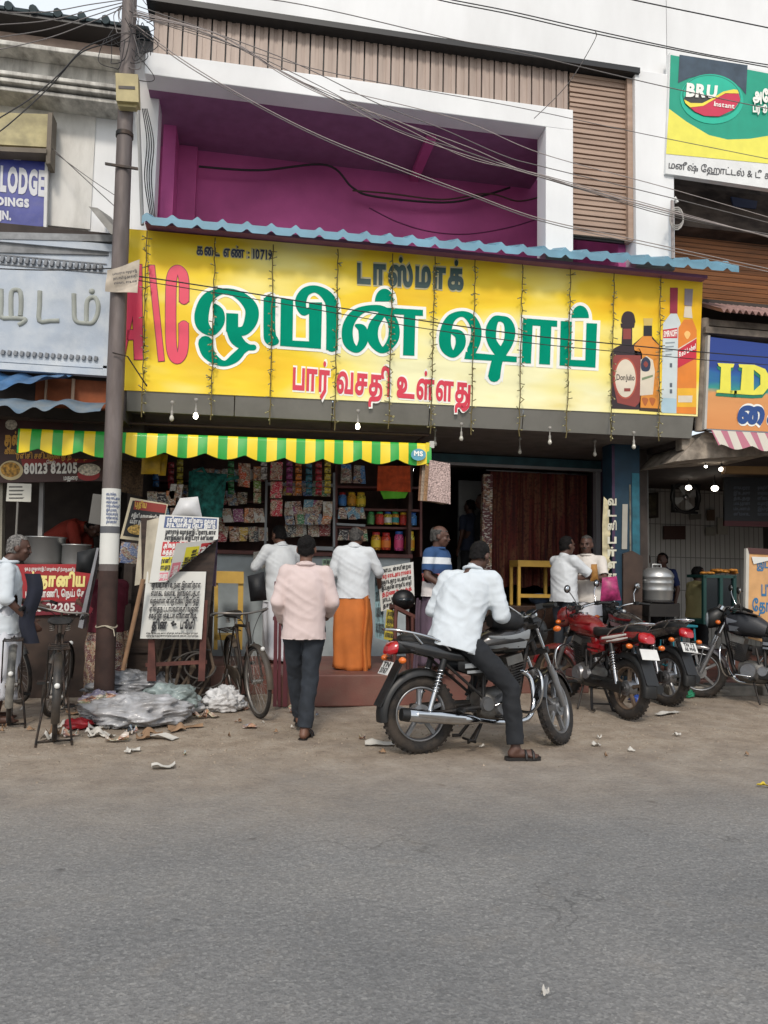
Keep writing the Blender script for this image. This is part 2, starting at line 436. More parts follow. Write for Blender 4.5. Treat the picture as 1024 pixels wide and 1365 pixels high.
mb = MB(); mb.bx((-1.3, .18, 7.74), (5.07, .5, 9.6)); S(mb, 'parapet', white)
mb = MB(); mb.bx((4.55, .04, 5.2), (5.07, .5, 7.74)); S(mb, 'pillar', white, bevel=.01)
mb = MB(); mb.bx((-1.32, .0, 7.67), (4.6, .3, 7.74)); S(mb, 'drip_edge', blk)
mb = MB()                                                             # upright cladding strips
n = 31
for i in range(n):
    x0 = -1.25+(3.72+1.25)*i/n; x1 = -1.25+(3.72+1.25)*(i+1)/n; w = x1-x0
    for a, b, d in ((.06, .36, 0), (.36, .64, .012), (.64, .94, 0)):
        mb.bx((x0+a*w, .16+d, 7.08), (x0+b*w, .2, 7.68))
mb.use(mb.mats[0] if mb.mats else tan); mb.use(blk); mb.bx((-1.25, .2, 7.05), (3.72, .24, 7.7)); S(mb, 'cladding')
mb = MB(); mb.use(tan2); n = 16
for i in range(n):
    z0 = 5.57+2.1*i/n; z1 = z0+2.1/n; h = z1-z0
    for a, b, d in ((.1, .38, 0), (.38, .64, .014), (.64, .92, 0)): mb.bx((3.74, .16+d, z0+a*h), (4.48, .2, z0+b*h))
mb.bx((4.48, .1, 5.55), (4.548, .24, 7.66))
mb.use(blk); mb.bx((3.73, .2, 5.55), (4.5, .24, 7.68)); S(mb, 'louvre_panel')
mb = MB(); mb.bx((-1.3, .02, 6.82), (3.72, .3, 7.08)); mb.bx((3.37, .02, 5.0), (3.72, .3, 6.82)); S(mb, 'portal_frame', white, bevel=.008)
mb = MB(); mb.use(purple)
mb.bx((-1.3, 1.5, 5.0), (4.55, 1.6, 7.0)); mb.bx((-1.2, 1.0, 5.0), (-1.05, 1.5, 6.86)); mb.bx((4.45, .3, 5.0), (4.55, 1.5, 7.0))
mb.bx((-1.05, 1.4, 5.0), (-.82, 1.5, 6.84)); mb.bx((2.0, .5, 6.76), (2.12, 1.5, 6.84))
mb.use(mauve); mb.bx((-1.3, .3, 6.85), (3.74, 1.6, 7.0)); mb.use(conc); mb.bx((-1.3, .1, 4.9), (4.55, 1.6, 5.0)); S(mb, 'balcony')
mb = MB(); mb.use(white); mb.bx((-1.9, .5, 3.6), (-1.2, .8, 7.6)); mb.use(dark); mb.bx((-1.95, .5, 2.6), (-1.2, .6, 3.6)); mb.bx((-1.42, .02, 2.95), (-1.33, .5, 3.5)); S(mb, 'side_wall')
# ground floor shell
mb = MB(); mb.use(pm('soffit_grey', '6e6863', .8, var=.15)); mb.bx((-1.35, .1, 3.12), (5.3, 3.4, 3.3)); S(mb, 'soffit')
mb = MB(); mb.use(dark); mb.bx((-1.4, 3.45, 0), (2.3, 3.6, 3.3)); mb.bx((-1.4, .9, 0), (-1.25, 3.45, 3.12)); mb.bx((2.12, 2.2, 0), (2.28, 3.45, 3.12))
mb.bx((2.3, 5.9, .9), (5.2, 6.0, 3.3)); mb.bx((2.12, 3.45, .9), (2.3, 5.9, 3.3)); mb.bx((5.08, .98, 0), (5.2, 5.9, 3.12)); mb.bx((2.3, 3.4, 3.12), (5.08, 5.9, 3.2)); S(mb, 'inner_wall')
teal = pm('teal_paint', '2b5058', .6, var=.2)
mb = MB(); mb.use(teal); mb.bx((2.28, 2.0, 2.98), (5.06, 2.2, 3.1)); mb.use(flat('grey_frame', '8d8c8e', .5)); mb.bx((4.98, 2.02, .99), (5.05, 2.12, 2.98)); mb.bx((2.28, 1.98, 2.94), (5.05, 2.05, 2.98)); S(mb, 'door_frame')
mb = MB(); mb.use(pm('maroon_post', '3a2038', .7)); mb.bx((5.052, 1.5, .99), (5.078, 2.3, 3.12)); S(mb, 'door_jamb')
mb = MB(); mb.use(pm('grey_partition', '8f9293', .6, var=.1)); a = Y(612, 640, 3.6); b = Y(643, 780, 3.6); mb.bx((a.x, 3.6, .99), (b.x, 3.66, a.z)); S(mb, 'partition')
# corrugated eave sheet
mb = MB(); eave = pm('blue_sheet', '6d9bb0', .5, var=.12, scale=3, dirt='51606a', damt=.35)
def eave_fn(u, v):
    x = -1.2+6.87*u; ph = (x*3.9) % 1.0; h = .045*max(0, 1-abs(ph-.5)*5)
    return (x, -.34+.5*v, 5.02+.13*u+.2*v+h)
mb.use(eave); mb.grid(eave_fn, 420, 2, True, (0, .0, .012)); 
mb.add([V(eave_fn(i/420, 0))+V((0, 0, d)) for d in (-.075, .012) for i in range(421)], [(i, i+1, 422+i, 421+i) for i in range(420)])
mb.use(mauve); mb.bx((-1.2, -.12, 5.06), (5.4, .1, 5.1)); S(mb, 'eave')
# grey fascia strip that returns under the sign
mb = MB(); fas = pm('fascia_metal', '7d7b74', .4, metal=.2, var=.08, scale=1, dirt='57554f', damt=.4); mb.use(fas)
xs_ = [-1.33, -.2, .87, 1.98, 3.1, 4.22, 5.28]
for a, b in zip(xs_, xs_[1:]):
    mb.prism([(a+.006, .0, 3.335+.016*a), (b-.006, .0, 3.335+.016*b), (b-.006, .07, 3.075+.007*b), (a+.006, .07, 3.075+.007*a)], (0, .03, .0))
S(mb, 'fascia')
mb = MB(); mb.use(pm('tube_glow', 'ffffff', emit=6., var=0)); mb.cyl((2.35, 2.6, 2.93), (2.62, 2.6, 2.95), .018); S(mb, 'tube_light')

# ================================================================== THE YELLOW SIGN
def sign_mat():
    m = bpy.data.materials.new('printed_yellow'); m.use_nodes = True; t = m.node_tree; b = t.nodes['Principled BSDF']
    tc = nd(t, 'ShaderNodeTexCoord'); sp = nd(t, 'ShaderNodeSeparateXYZ'); t.links.new(tc.outputs['Object'], sp.inputs[0])
    mp = nd(t, 'ShaderNodeMapping'); mp.inputs['Scale'].default_value = (.55, 1, 1.5); t.links.new(tc.outputs['Object'], mp.inputs[0])
    n = nd(t, 'ShaderNodeTexNoise', i_Scale=.8, i_Detail=3.); t.links.new(mp.outputs[0], n.inputs[0])
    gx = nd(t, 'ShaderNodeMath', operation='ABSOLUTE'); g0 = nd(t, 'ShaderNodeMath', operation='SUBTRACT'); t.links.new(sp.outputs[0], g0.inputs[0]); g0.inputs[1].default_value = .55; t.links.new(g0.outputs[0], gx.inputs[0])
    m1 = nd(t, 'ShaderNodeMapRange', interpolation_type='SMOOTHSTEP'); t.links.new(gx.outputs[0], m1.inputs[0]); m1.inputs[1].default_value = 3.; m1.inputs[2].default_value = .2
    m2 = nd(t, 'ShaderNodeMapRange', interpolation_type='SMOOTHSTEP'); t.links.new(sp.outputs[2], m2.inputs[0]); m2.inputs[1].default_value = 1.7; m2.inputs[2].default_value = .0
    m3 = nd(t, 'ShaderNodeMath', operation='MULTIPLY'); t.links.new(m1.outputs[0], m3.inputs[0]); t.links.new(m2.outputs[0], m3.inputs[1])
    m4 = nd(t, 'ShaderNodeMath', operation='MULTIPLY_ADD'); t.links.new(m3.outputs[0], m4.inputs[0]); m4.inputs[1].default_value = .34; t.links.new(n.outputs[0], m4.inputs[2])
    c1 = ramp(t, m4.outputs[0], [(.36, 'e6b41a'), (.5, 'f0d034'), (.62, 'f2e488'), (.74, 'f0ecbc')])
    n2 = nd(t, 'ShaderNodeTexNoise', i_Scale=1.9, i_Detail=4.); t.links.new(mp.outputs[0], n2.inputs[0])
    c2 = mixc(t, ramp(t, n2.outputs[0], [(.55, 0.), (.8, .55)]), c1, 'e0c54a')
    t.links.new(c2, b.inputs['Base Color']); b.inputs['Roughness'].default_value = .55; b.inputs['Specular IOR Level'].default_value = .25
    n3 = nd(t, 'ShaderNodeTexNoise', i_Scale=2.5, i_Detail=2.); t.links.new(mp.outputs[0], n3.inputs[0]); bq = nd(t, 'ShaderNodeBump', i_Strength=.35, i_Distance=.05); t.links.new(n3.outputs[0], bq.inputs['Height']); t.links.new(bq.outputs[0], b.inputs['Normal']); return m
sign = empty('yellow_signboard', (2, 0, 3.3), 'long yellow shop signboard with big green Tamil letters and four printed bottles', 'signboard')
SG = lambda mb, n, m=None, **k: mb.build(n, m, sign, **k)
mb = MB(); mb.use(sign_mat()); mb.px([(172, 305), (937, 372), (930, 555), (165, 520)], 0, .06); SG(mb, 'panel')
mb = MB(); mb.use(flat('yellow_return', 'c9b23a')); 
green = flat('sign_green', '008b6e', .7, var=.03, spec=.05); halo = flat('sign_white', 'eeeee6', .4, var=.02); pink = flat('sign_pink', 'dd3a58', .4, var=.03); maroon = flat('sign_maroon', '7a1f33', .4); navy = flat('sign_navy', '263048', .4)
def Z(ox, oy, s): return lambda pts: [(ox+p[0]*s, oy+p[1]*s)+((p[2]*s,) if len(p) > 2 else ()) for p in pts]
z1, z2, z3, z4, zA = Z(250, 360, .14648), Z(390, 360, .17578), Z(570, 390, .11719), Z(680, 390, .12695), Z(0, 280, .29297)
def half(cx, cy, r, k=1.0): return [(cx+r*cos(pi*i/14), cy-r*k*sin(pi*i/14)) for i in range(15)]
big = []; letters = []    # polygons in photo pixels, one union per letter
def done():
    letters.append(compact(*fill2d(big))); big.clear()
sk = lambda z, p: big.extend(stroke(z(p), 7)); pg = lambda z, p: big.append(ccw([q[:2] for q in z(p)]))
sk(z1, [(245, 315, 30), (285, 385, 92), (288, 480, 92), (225, 568, 60), (140, 500, 118), (132, 385, 128), (190, 250, 100), (340, 190, 50), (480, 235, 82), (578, 340, 118), (580, 450, 122), (525, 545, 90), (440, 560, 80)])
pg(z1, [(353, 390), (462, 397), (462, 540), (350, 560)])
sk(z1, [(405, 520, 112), (440, 620, 115), (500, 680, 85), (560, 702, 56), (605, 704, 54)])
sk(z1, [(560, 700, 52), (500, 730, 70), (430, 800, 84), (340, 850, 52), (250, 815, 82), (185, 745, 120), (162, 655, 135)])
done(); big.extend(stroke([(359.5, 397, 16), (359.3, 440, 16), (361.5, 452, 17), (368, 455, 9)], 7)); big.append(ccw([(374.5, 398.5), (391, 399.5), (390, 462), (373.5, 461)]))
big.append(ccw([(373.5, 453), (412, 455), (412, 403), (429.5, 403), (428, 465), (373.5, 461)])); big.append(disc(364, 453, 7, 14))
done(); sk(z2, [(135, 300, 40), (85, 315, 60), (62, 240, 85), (100, 165, 70), (180, 145, 55), (265, 200, 82), (300, 300, 92), (299, 607, 88)])
pg(z2, [(0, 225), (4, 225), (4, 300), (0, 300)])
done(); sk(z2, [(480, 418, 22), (530, 450, 68), (535, 540, 70), (487, 603, 50), (425, 545, 82), (420, 430, 82), (475, 335, 70), (575, 290, 46), (690, 305, 60), (762, 400, 78), (764, 520, 82), (685, 607, 50), (612, 530, 84), (618, 420, 78), (690, 320, 50)])
pg(z2, [(640, 280), (990, 302), (990, 348), (700, 330)]); pg(z2, [(845, 325), (933, 325), (925, 650), (838, 646)]); pg(z2, half(697, 238, 72, 1.35))
done(); sk(z3, [(285, 442, 60), (365, 490, 112), (372, 600, 112), (295, 702, 78), (208, 615, 130), (206, 450, 132), (265, 300, 100), (385, 242, 66), (490, 290, 100), (552, 410, 118), (545, 550, 118), (500, 665, 110)])
pg(z3, [(435, 672), (560, 690), (1015, 728), (1015, 793), (418, 755)])
sk(z3, [(850, 720, 120), (740, 570, 108), (722, 430, 122), (765, 315, 92), (830, 296, 66), (905, 330, 96), (938, 430, 122), (920, 560, 112), (845, 690, 110), (790, 790, 124), (756, 966, 140)])
done(); pg(z4, [(140, 268), (497, 295), (495, 360), (435, 355), (420, 757), (305, 750), (318, 350), (238, 345), (220, 745), (122, 740), (135, 300)])
done(); pg(z4, [(533, 298), (650, 305), (640, 705), (790, 712), (803, 320), (915, 325), (897, 788), (520, 765)]); pg(z4, half(737, 266, 92, 1.42))
def lay(groups, y, name, mat, out=0.):
    mb = MB(); mb.use(mat)
    for k, (v, t) in enumerate(groups):
        if out: v, t = compact(*fill2d([g for g in (grow(l, out) for l in loops_of(v, t)) if g]))
        mb.add([Y(a, b, y-(k % 2)*.001) for a, b in v], t)
    return SG(mb, name)
ac = []
for p in ([(535, 680), (565, 680), (640, 300), (645, 248), (600, 248)], [(650, 680), (612, 680), (598, 300), (600, 248), (645, 248)], [(575, 590), (630, 590), (625, 545), (580, 545)], [(676, 250), (703, 252), (748, 686), (722, 688)]): ac.append(ccw([q[:2] for q in zA(p)]))
ac += stroke(zA([(838, 416, 43), (838, 335, 43), (830, 290, 42), (808, 268, 34), (786, 292, 44), (778, 370, 46), (778, 580, 46), (788, 658, 44), (808, 682, 34), (828, 656, 42), (836, 600, 43), (836, 516, 43)]), 6)
done(); ac = [compact(*fill2d([p])) for p in ac[:4]]+[compact(*fill2d(ac[4:]))]
lay(letters, -.004, 'halo', halo, 4.2); lay(letters, -.008, 'lettering', green)
lay(ac, -.004, 'outline', maroon, .9); lay(ac, -.008, 'ac_lettering', pink)
mb = MB(); mb.use(halo); q = [(391, 491), (630, 511), (627, 540), (390, 522)]; text_px(mb, 'பார் வசதி உள்ளது', [(391, 484), (628, 506), (627, 536), (390, 518)], -.004, .085, .1); mb.use(flat('sign_red', 'cf2f45', .4)); text_px(mb, 'பார் வசதி உள்ளது', [(391, 484), (628, 506), (627, 536), (390, 518)], -.008, .035, .1)
SG(mb, 'bar_line')
mb = MB(); mb.use(flat('sign_pale', 'b8b088', .4)); text_px(mb, 'டாஸ்மாக்', [(476, 346), (619, 354), (618, 385), (476, 376)], -.004, .1, .12); mb.use(flat('sign_dark_green', '24423f', .4)); text_px(mb, 'டாஸ்மாக்', [(476, 346), (619, 354), (618, 385), (476, 376)], -.008, .05, .12); SG(mb, 'heading')
mb = MB(); mb.use(flat('sign_pale', 'b8b088')); text_px(mb, 'கடை எண் : 10719', [(262, 326), (363, 334), (363, 346), (262, 339)], -.004, .09, .12); mb.use(navy); text_px(mb, 'கடை எண் : 10719', [(262, 326), (363, 334), (363, 346), (262, 339)], -.008, .035, .12); SG(mb, 'shop_number')
# printed bottles
zb = Z(805, 370, .13917)
def bp(mb, m, pts, y): mb.use(m); v, t = fill2d([ccw([q[:2] for q in zb(pts)])]); mb.add([Y(a, b, y) for a, b in v], t)
def sm(pts, n=5): return [(p.x, p.y) for p in catmull([(a, b, 0) for a, b in pts], n, True)]
mb = MB()
brown = flat('bottle_brown', '2a1418', .35); amber = flat('bottle_amber', 'd98a2c', .35); label = flat('bottle_label', 'd9cdb8', .4); rust = flat('bottle_rust', '8a3a30', .35)
bp(mb, flat('bottle_edge', '3d2a1c'), [(375, 560), (460, 560), (530, 640), (545, 1290), (340, 1275), (280, 640)], -.003)
bp(mb, amber, [(385, 550), (455, 550), (465, 590), (535, 655), (540, 1255), (340, 1245), (290, 650)], -.0045)
bp(mb, flat('bottle_straw', 'c9b060'), [(378, 390), (468, 390), (462, 460), (385, 460)], -.0045); bp(mb, blk, [(382, 460), (462, 460), (462, 560), (380, 560)], -.006)
bp(mb, label, [(365, 1130), (470, 1120), (490, 900), (470, 790), (410, 750), (350, 790), (345, 1130)], -.006); bp(mb, navy, sm([(360, 800), (400, 760), (445, 800), (440, 880), (400, 900), (360, 880)]), -.0075); bp(mb, rust, sm([(380, 830), (400, 800), (425, 830), (405, 860)]), -.009)
bp(mb, flat('sign_grey_green', '7a8a6a'), [(365, 960), (470, 930), (470, 950), (365, 985)], -.0075)
for dx in (0, 70): bp(mb, flat('bottle_gold', 'b0602a'), sm([(365+dx, 1160), (395+dx, 1150), (425+dx, 1170), (395+dx, 1230)]), -.006)
bp(mb, brown, sm([(170, 385), (195, 335), (235, 322), (280, 340), (300, 400), (290, 440), (180, 440)]), -.0045); bp(mb, brown, [(160, 440), (298, 440), (290, 480), (165, 480)], -.0055)
bp(mb, brown, [(178, 480), (272, 480), (272, 640), (340, 680), (368, 730), (350, 1265), (75, 1255), (62, 740), (95, 680), (170, 640)], -.0045)
bp(mb, rust, [(85, 740), (355, 745), (345, 1190), (300, 1240), (130, 1200), (85, 1000)], -.006); bp(mb, rust, [(185, 490), (262, 490), (262, 590), (185, 590)], -.006)
bp(mb, flat('bottle_rim', 'b0503c'), [(207+112*cos(a), 965+198*sin(a)) for a in [2*pi*i/36 for i in range(36)]], -.0075)
bp(mb, label, [(207+98*cos(a), 965+182*sin(a)) for a in [2*pi*i/36 for i in range(36)]], -.009)
bp(mb, rust, [(195, 1060), (255, 1060), (255, 1090), (195, 1090)], -.0105)
bp(mb, flat('bottle_glass', 'c9d2d2', .35), [(640, 345), (700, 345), (735, 430), (700, 1300), (550, 1295), (568, 440)], -.003); bp(mb, flat('bottle_cap', '93213a'), [(635, 95), (710, 97), (705, 345), (632, 342)], -.0045)
bp(mb, flat('bottle_band', 'c0283a'), [(568, 500), (705, 480), (705, 580), (570, 580)], -.0045); bp(mb, flat('bottle_ice', 'a9c4cf'), [(552, 1150), (702, 1160), (700, 1300), (550, 1295)], -.0045)
for k in range(4): bp(mb, flat('print_grey', '8b959a'), [(590, 620+38*k), (680-10*k, 615+38*k), (680-10*k, 628+38*k), (590, 634+38*k)], -.0045)
for k in (820, 1010, 1070): bp(mb, flat('print_dark', '5a626a'), [(632, k), (655, k), (655, k+40), (632, k+40)], -.0045)
bp(mb, flat('bottle_orange', 'dd7f22', .35), [(770, 400), (850, 400), (890, 500), (885, 1310), (695, 1300), (715, 480)], -.005); bp(mb, label, [(775, 275), (838, 275), (850, 390), (765, 380)], -.0055)
bp(mb, flat('bottle_silver', '8a7f86'), [(775, 105), (855, 110), (845, 275), (772, 265)], -.006); bp(mb, flat('bottle_yellow', 'e8b02a'), [(705, 1060), (885, 1060), (885, 1240), (700, 1240)], -.0058)
bp(mb, flat('label_red', 'c2243a'), [(712, 685), (888, 580), (888, 770), (708, 868)], -.0075); bp(mb, label, [(712, 680), (888, 575), (888, 583), (712, 692)], -.009); bp(mb, label, [(712, 1130), (850, 1130), (845, 1195), (712, 1195)], -.0075)
bp(mb, flat('bottle_glow', 'f2c070'), sm([(770, 540), (800, 510), (830, 540), (800, 590)]), -.0065)
mb.use(halo); text_px(mb, 'Red Label', [zb([p])[0] for p in ((720, 715), (880, 630), (880, 680), (720, 765))], -.009, .02); text_px(mb, 'SMIRNOFF', [zb([p])[0] for p in ((575, 515), (700, 500), (700, 560), (575, 567))], -.006, .03, lo=0, hi=.68)
mb.use(brown); text_px(mb, 'DonJulio', [zb([p])[0] for p in ((122, 925), (295, 930), (295, 985), (122, 980))], -.0105, .015)
SG(mb, 'bottle_print')
# ================================================================== LODGE BUILDING (west) AND ITS SIGNS
weather = pm('weathered_wall', 'dcdad4', .85, var=.08, scale=2.5, dirt='8f8b82', damt=.5, dscale=2.2, stretch=(1.6, 1, .5), bump=.15, bscale=20)
grimy = pm('grimy_wall', 'cfccc4', .9, var=.2, scale=3, dirt='57534d', damt=.9, dscale=3.2, stretch=(1.8, 1, .45), bump=.2, bscale=20)
pinkw = pm('faded_pink_wall', 'd3bcae', .85, var=.12, dirt='8a7a70', damt=.6)
lodge = empty('lodge_building', (-3.2, .5, 0), 'weathered old lodge building with stained cornice and pink top band', 'building')
L = lambda mb, n, m=None, **k: mb.build(n, m, lodge, **k)
mb = MB(); mb.bx((-9, .48, 5.2), (-1.88, .8, 6.55)); L(mb, 'wall', weather)
mb = MB(); mb.bx((-9, .3, 6.55), (-1.5, .8, 6.98))
for i, (z, d) in enumerate(((6.53, .12), (6.6, .17), (6.66, .2), (6.98, .22), (7.03, .16))): mb.bx((-9, .3-d, z), (-1.48, .5, z+.045))
L(mb, 'cornice', grimy, bevel=.008)
mb = MB(); mb.bx((-9, .42, 7.08), (-1.5, .8, 7.36)); L(mb, 'band', pinkw)
mb = MB(); tile = pm('teal_roof_tile', '37474c', .7, var=.25, scale=8)
mb.use(blk); mb.bx((-9, .12, 7.36), (-1.5, .6, 7.4)); mb.use(tile)
for i in range(31):
    x = -9+i*.25; mb.tube([(x, .08, 7.43), (x, 2.4, 8.25)], .045, 8); mb.box((x+.125, 1.25, 7.82), (.16, 2.45, .03), M.Rotation(atan2(.82, 2.32), 3, 'X'))
L(mb, 'roof')
mb = MB(); mb.use(pm('dim_yellow_wall', 'b9ae84', .8, var=.2, dirt='6f6a5c', damt=.7)); mb.px([(-120, 146), (64, 152), (63, 196), (-120, 186)], .28, .2); mb.use(blk); mb.px([(-120, 198), (62, 206), (62, 220), (-120, 210)], .44, .05)
mb.use(pm('brown_beam', '6f665a', .8)); mb.px([(64, 150), (70, 150), (67, 218), (61, 218)], .22, .2); mb.px([(-120, 190), (62, 198), (62, 204), (-120, 196)], .2, .25)
mb.use(flat('fixture_white', 'c8c4ba')); mb.px([(-60, 202), (28, 207), (28, 213), (-60, 208)], .36, .06); L(mb, 'balcony')
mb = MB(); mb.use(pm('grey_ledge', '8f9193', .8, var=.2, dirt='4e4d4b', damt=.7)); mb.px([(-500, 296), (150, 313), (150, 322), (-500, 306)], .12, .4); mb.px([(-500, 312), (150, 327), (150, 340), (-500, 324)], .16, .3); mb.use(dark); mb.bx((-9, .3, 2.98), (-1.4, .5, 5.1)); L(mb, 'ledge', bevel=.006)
mb = MB(); mb.use(pm('orange_plaster', '8a4a2a', .85, var=.25)); mb.bx((-2.3, .28, 3.1), (-1.4, .3, 3.42)); mb.use(flat('pale_batten', 'b89a80')); mb.bx((-1.93, .25, 3.1), (-1.9, .28, 3.42)); mb.bx((-2.2, .25, 3.1), (-2.18, .28, 3.42)); L(mb, 'lintel')
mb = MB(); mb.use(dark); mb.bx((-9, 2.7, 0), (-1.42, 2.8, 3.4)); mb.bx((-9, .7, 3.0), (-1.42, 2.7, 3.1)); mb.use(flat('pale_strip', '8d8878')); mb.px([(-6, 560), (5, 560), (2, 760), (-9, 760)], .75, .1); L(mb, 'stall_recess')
lg = empty('lodge_sign', Y(30, 300, .36), 'blue lodge signboard with white English lettering on weathered wall', 'sign')
mb = MB(); mb.use(pm('lodge_blue', '27348c', .45, var=.25, scale=3, dirt='6a6a86', damt=.5)); mb.px([(-110, 203), (62, 216), (60, 302), (-110, 296)], .37, .06); mb.use(flat('worn_white', 'c9c9c6')); mb.px([(60, 216), (64, 217), (62, 303), (58, 302)], .36, .05); mb.build('panel', None, lg)
mb = MB(); mb.use(flat('sign_lettering', 'c7c8cc')); text_px(mb, 'LODGE', [(1, 222), (60, 229), (59, 260), (0, 253)], .364, .055, .08); text_px(mb, 'BUILDINGS', [(-36, 260), (39, 266), (39, 276), (-36, 270)], .364, .07); text_px(mb, 'JN.', [(-2, 281), (15, 282), (15, 293), (-2, 291)], .364, .06); mb.build('lettering', None, lg)
# relief board
rb = empty('relief_board', (-2.6, .2, 3.45), 'pale blue grey plaster nameboard with raised Tamil letters and toothed border', 'signboard')
plaster = pm('blue_grey_plaster', 'a9b3bf', .8, var=.1, scale=2, dirt='d3d6d6', damt=.6, dscale=3, bump=.1)
mb = MB(); mb.bx((-6, .18, 3.46), (-1.56, .28, 4.86))
for z, d, h in ((3.44, .07, .07), (3.53, .03, .03), (4.82, .05, .08)): mb.bx((-6, .18-d, z), (-1.55, .2, z+h))
mb.bx((-1.6, .15, 3.5), (-1.56, .2, 4.86)); mb.build('panel', plaster, rb)
mb = MB()
for i in range(64):
    x = -1.68-i*.062; mb.box((x, .165, 4.64), (.034, .05, .06), M.Rotation(.2, 3, 'Y')); mb.box((x, .165, 3.635), (.034, .03, .05), M.Rotation(.2, 3, 'Y'))
for z in (4.69, 4.59): mb.bx((-6, .17, z-.008), (-1.62, .2, z+.008))
mb.build('border', pm('grimy_plaster', '83868a', .85), rb, bevel=.004)
zr = Z(0, 340, .16602)
mb = MB(); lt = pm('letter_plaster', '9b9f98', .85, var=.15)
for p in ([(595, 312), (597, 430), (600, 505), (625, 540), (690, 548), (745, 545), (782, 480), (790, 400), (765, 345), (725, 345), (700, 380), (695, 470), (695, 545)], [(322, 290), (320, 400), (318, 530), (400, 530), (478, 528)],
          [(12, 275), (12, 400), (14, 500), (90, 507), (185, 512), (205, 525), (185, 545), (150, 562)], [(92, 505), (90, 400), (95, 300), (130, 280), (165, 300), (172, 400), (165, 490)]):
    mb.tube([Y(q.x, q.y, .185) for q in catmull([(a, b, 0) for a, b in zr(p)], 3)], .027, 8)
mb.ell(Y(*zr([(738, 292)])[0], .18), (.032, .03, .032)); mb.build('lettering', lt, rb)
# awning bracket sheet beside the pole
mb = MB(); mb.use(pm('cement_sheet', '84827d', .85, var=.2)); mb.prism([Y(118, 275, .0), Y(130, 277, .0), Y(160, 312, -.3), Y(148, 312, -.3)], (0.06, .4, .1)); o = mb.build('sunshade'); tag(o, 'small tilted cement sunshade sheet beside the electric pole', 'sunshade')
# tarpaulins
tarp = pm('blue_tarp', '50687c', .6, var=.3, scale=5, dirt='7d7f7c', damt=.8, dscale=3)
def tarp_fn(u, v):
    x = -3.6+2.1*u; s = .035*sin(u*38+2*sin(u*9))+.03*sin(u*17)
    return (x, .25-.65*v+s*.6, 3.16-.07*v-.14*v**3+s*v-.03*(1-u))
mb = MB(); mb.grid(tarp_fn, 80, 14); tag(mb.build('tarpaulin', tarp), 'dusty blue grey tarpaulin stretched as a sunshade over the food stall', 'tarpaulin')
mb = MB(); mb.grid(lambda u, v: (-2.75+.85*u, .2-.35*v, 3.42-.05*v-.3*v*(1-u)*.9+.02*sin(u*20+v*5)), 30, 10); tag(mb.build('tarpaulin', pm('bright_blue_tarp', '35618c', .55, var=.3, dirt='6b7680', damt=.6)), 'torn bright blue tarpaulin scrap bunched under the plaster nameboard', 'tarpaulin')
# food stall
fs = empty('food_stall_sign', (-2.2, .6, 2.35), 'brown food stall board with phone number and two pictured dishes', 'sign')
mb = MB(); mb.use(pm('stall_brown', '3d1c16', .5, var=.2)); mb.px([(-90, 556), (142, 562), (140, 641), (-90, 645)], .6, .04); mb.build('panel', None, fs)
mb = MB(); mb.use(flat('stall_red', '8a1f1c')); mb.px([(28, 612), (140, 609), (122, 616), (30, 621)], .596, .003)
mb.use(flat('stall_white', 'e6e3dc')); text_px(mb, '80123 82205', [(32, 618), (103, 617), (103, 630), (32, 631)], .594, .05); mb.use(flat('stall_gold', 'cf9a3c')); text_px(mb, words(rnd, 3), [(22, 604), (120, 603), (120, 611), (22, 611)], .594, .03); text_px(mb, 'சுல்', [(6, 578), (26, 578), (26, 592), (6, 594)], .594, .06); text_px(mb, 'கடை', [(6, 598), (24, 598), (24, 605), (6, 605)], .594, .04)
mb.use(flat('stall_white', 'e6e3dc')); text_px(mb, 'செல்', [(62, 614), (74, 614), (74, 618), (62, 618)], .594, .03); text_px(mb, 'மதுரை', [(85, 634), (104, 634), (104, 639), (85, 640)], .594, .02); mb.build('lettering', None, fs)
mb = MB(); dish = pm('dish_print', 'b98a35', .6, var=.6, scale=30)
def disc_px(mb, cx, cy, rx, ry, y, m, n=28): mb.use(m); mb.add([Y(cx+rx*cos(2*pi*i/n), cy-ry*sin(2*pi*i/n), y) for i in range(n)], [tuple(range(n))])
disc_px(mb, 15, 627, 16, 13, .594, flat('plate_print', 'c8b68a')); disc_px(mb, 14, 626, 13, 10, .592, dish); mb.build('dish_picture', None, fs); mb = MB(); disc_px(mb, 118, 633, 15, 8, .594, flat('bowl_print', '9a2a2a')); disc_px(mb, 119, 626, 15, 8, .592, pm('rice_print', 'd8d0bd', .6, var=.4, scale=40)); mb.build('dish_picture', None, fs); mb = MB(); disc_px(mb, 15, 566, 8, 7, .594, pm('rice_print2', 'b8b0a0', .6, var=.4, scale=40)); mb.build('dish_picture', None, fs)
steel = pm('steel', '9c9fa2', .3, metal=.85, var=.12, scale=4, dirt='6f6d68', damt=.3)
alu = pm('aluminium', 'b3b4b3', .38, metal=.75, var=.1, scale=5, dirt='7c7a74', damt=.3)
mb = MB(); mb.use(flat('post_grey', '8e8c8a', .5)); mb.px([(53, 640), (58, 640), (56, 724), (50, 724)], .8, .06); tag(mb.build('post'), 'pale grey steel post standing in the food stall opening', 'post')
wb = empty('price_board', Y(22, 780, .5), 'small white handwritten price board on a thin stick by the stall', 'sign')
mb = MB(); mb.use(flat('board_white', 'c9c7bc')); mb.px([(10, 644), (42, 645), (41, 669), (8, 668)], .5, .02); mb.use(flat('ink', '55534f'))
for k in range(4): mb.px([(12, 648+5*k), (30+3*(k % 2), 648+5*k), (30, 650+5*k), (12, 650+5*k)], .498, .001)
mb.build('board', None, wb); mb = MB(); mb.use(flat('stick_grey', '77746f')); mb.tube([Y(24, 668, .52), Y(19, 760, .52), Y(12, 860, .5)], .012, 6); mb.build('stick', None, wb)
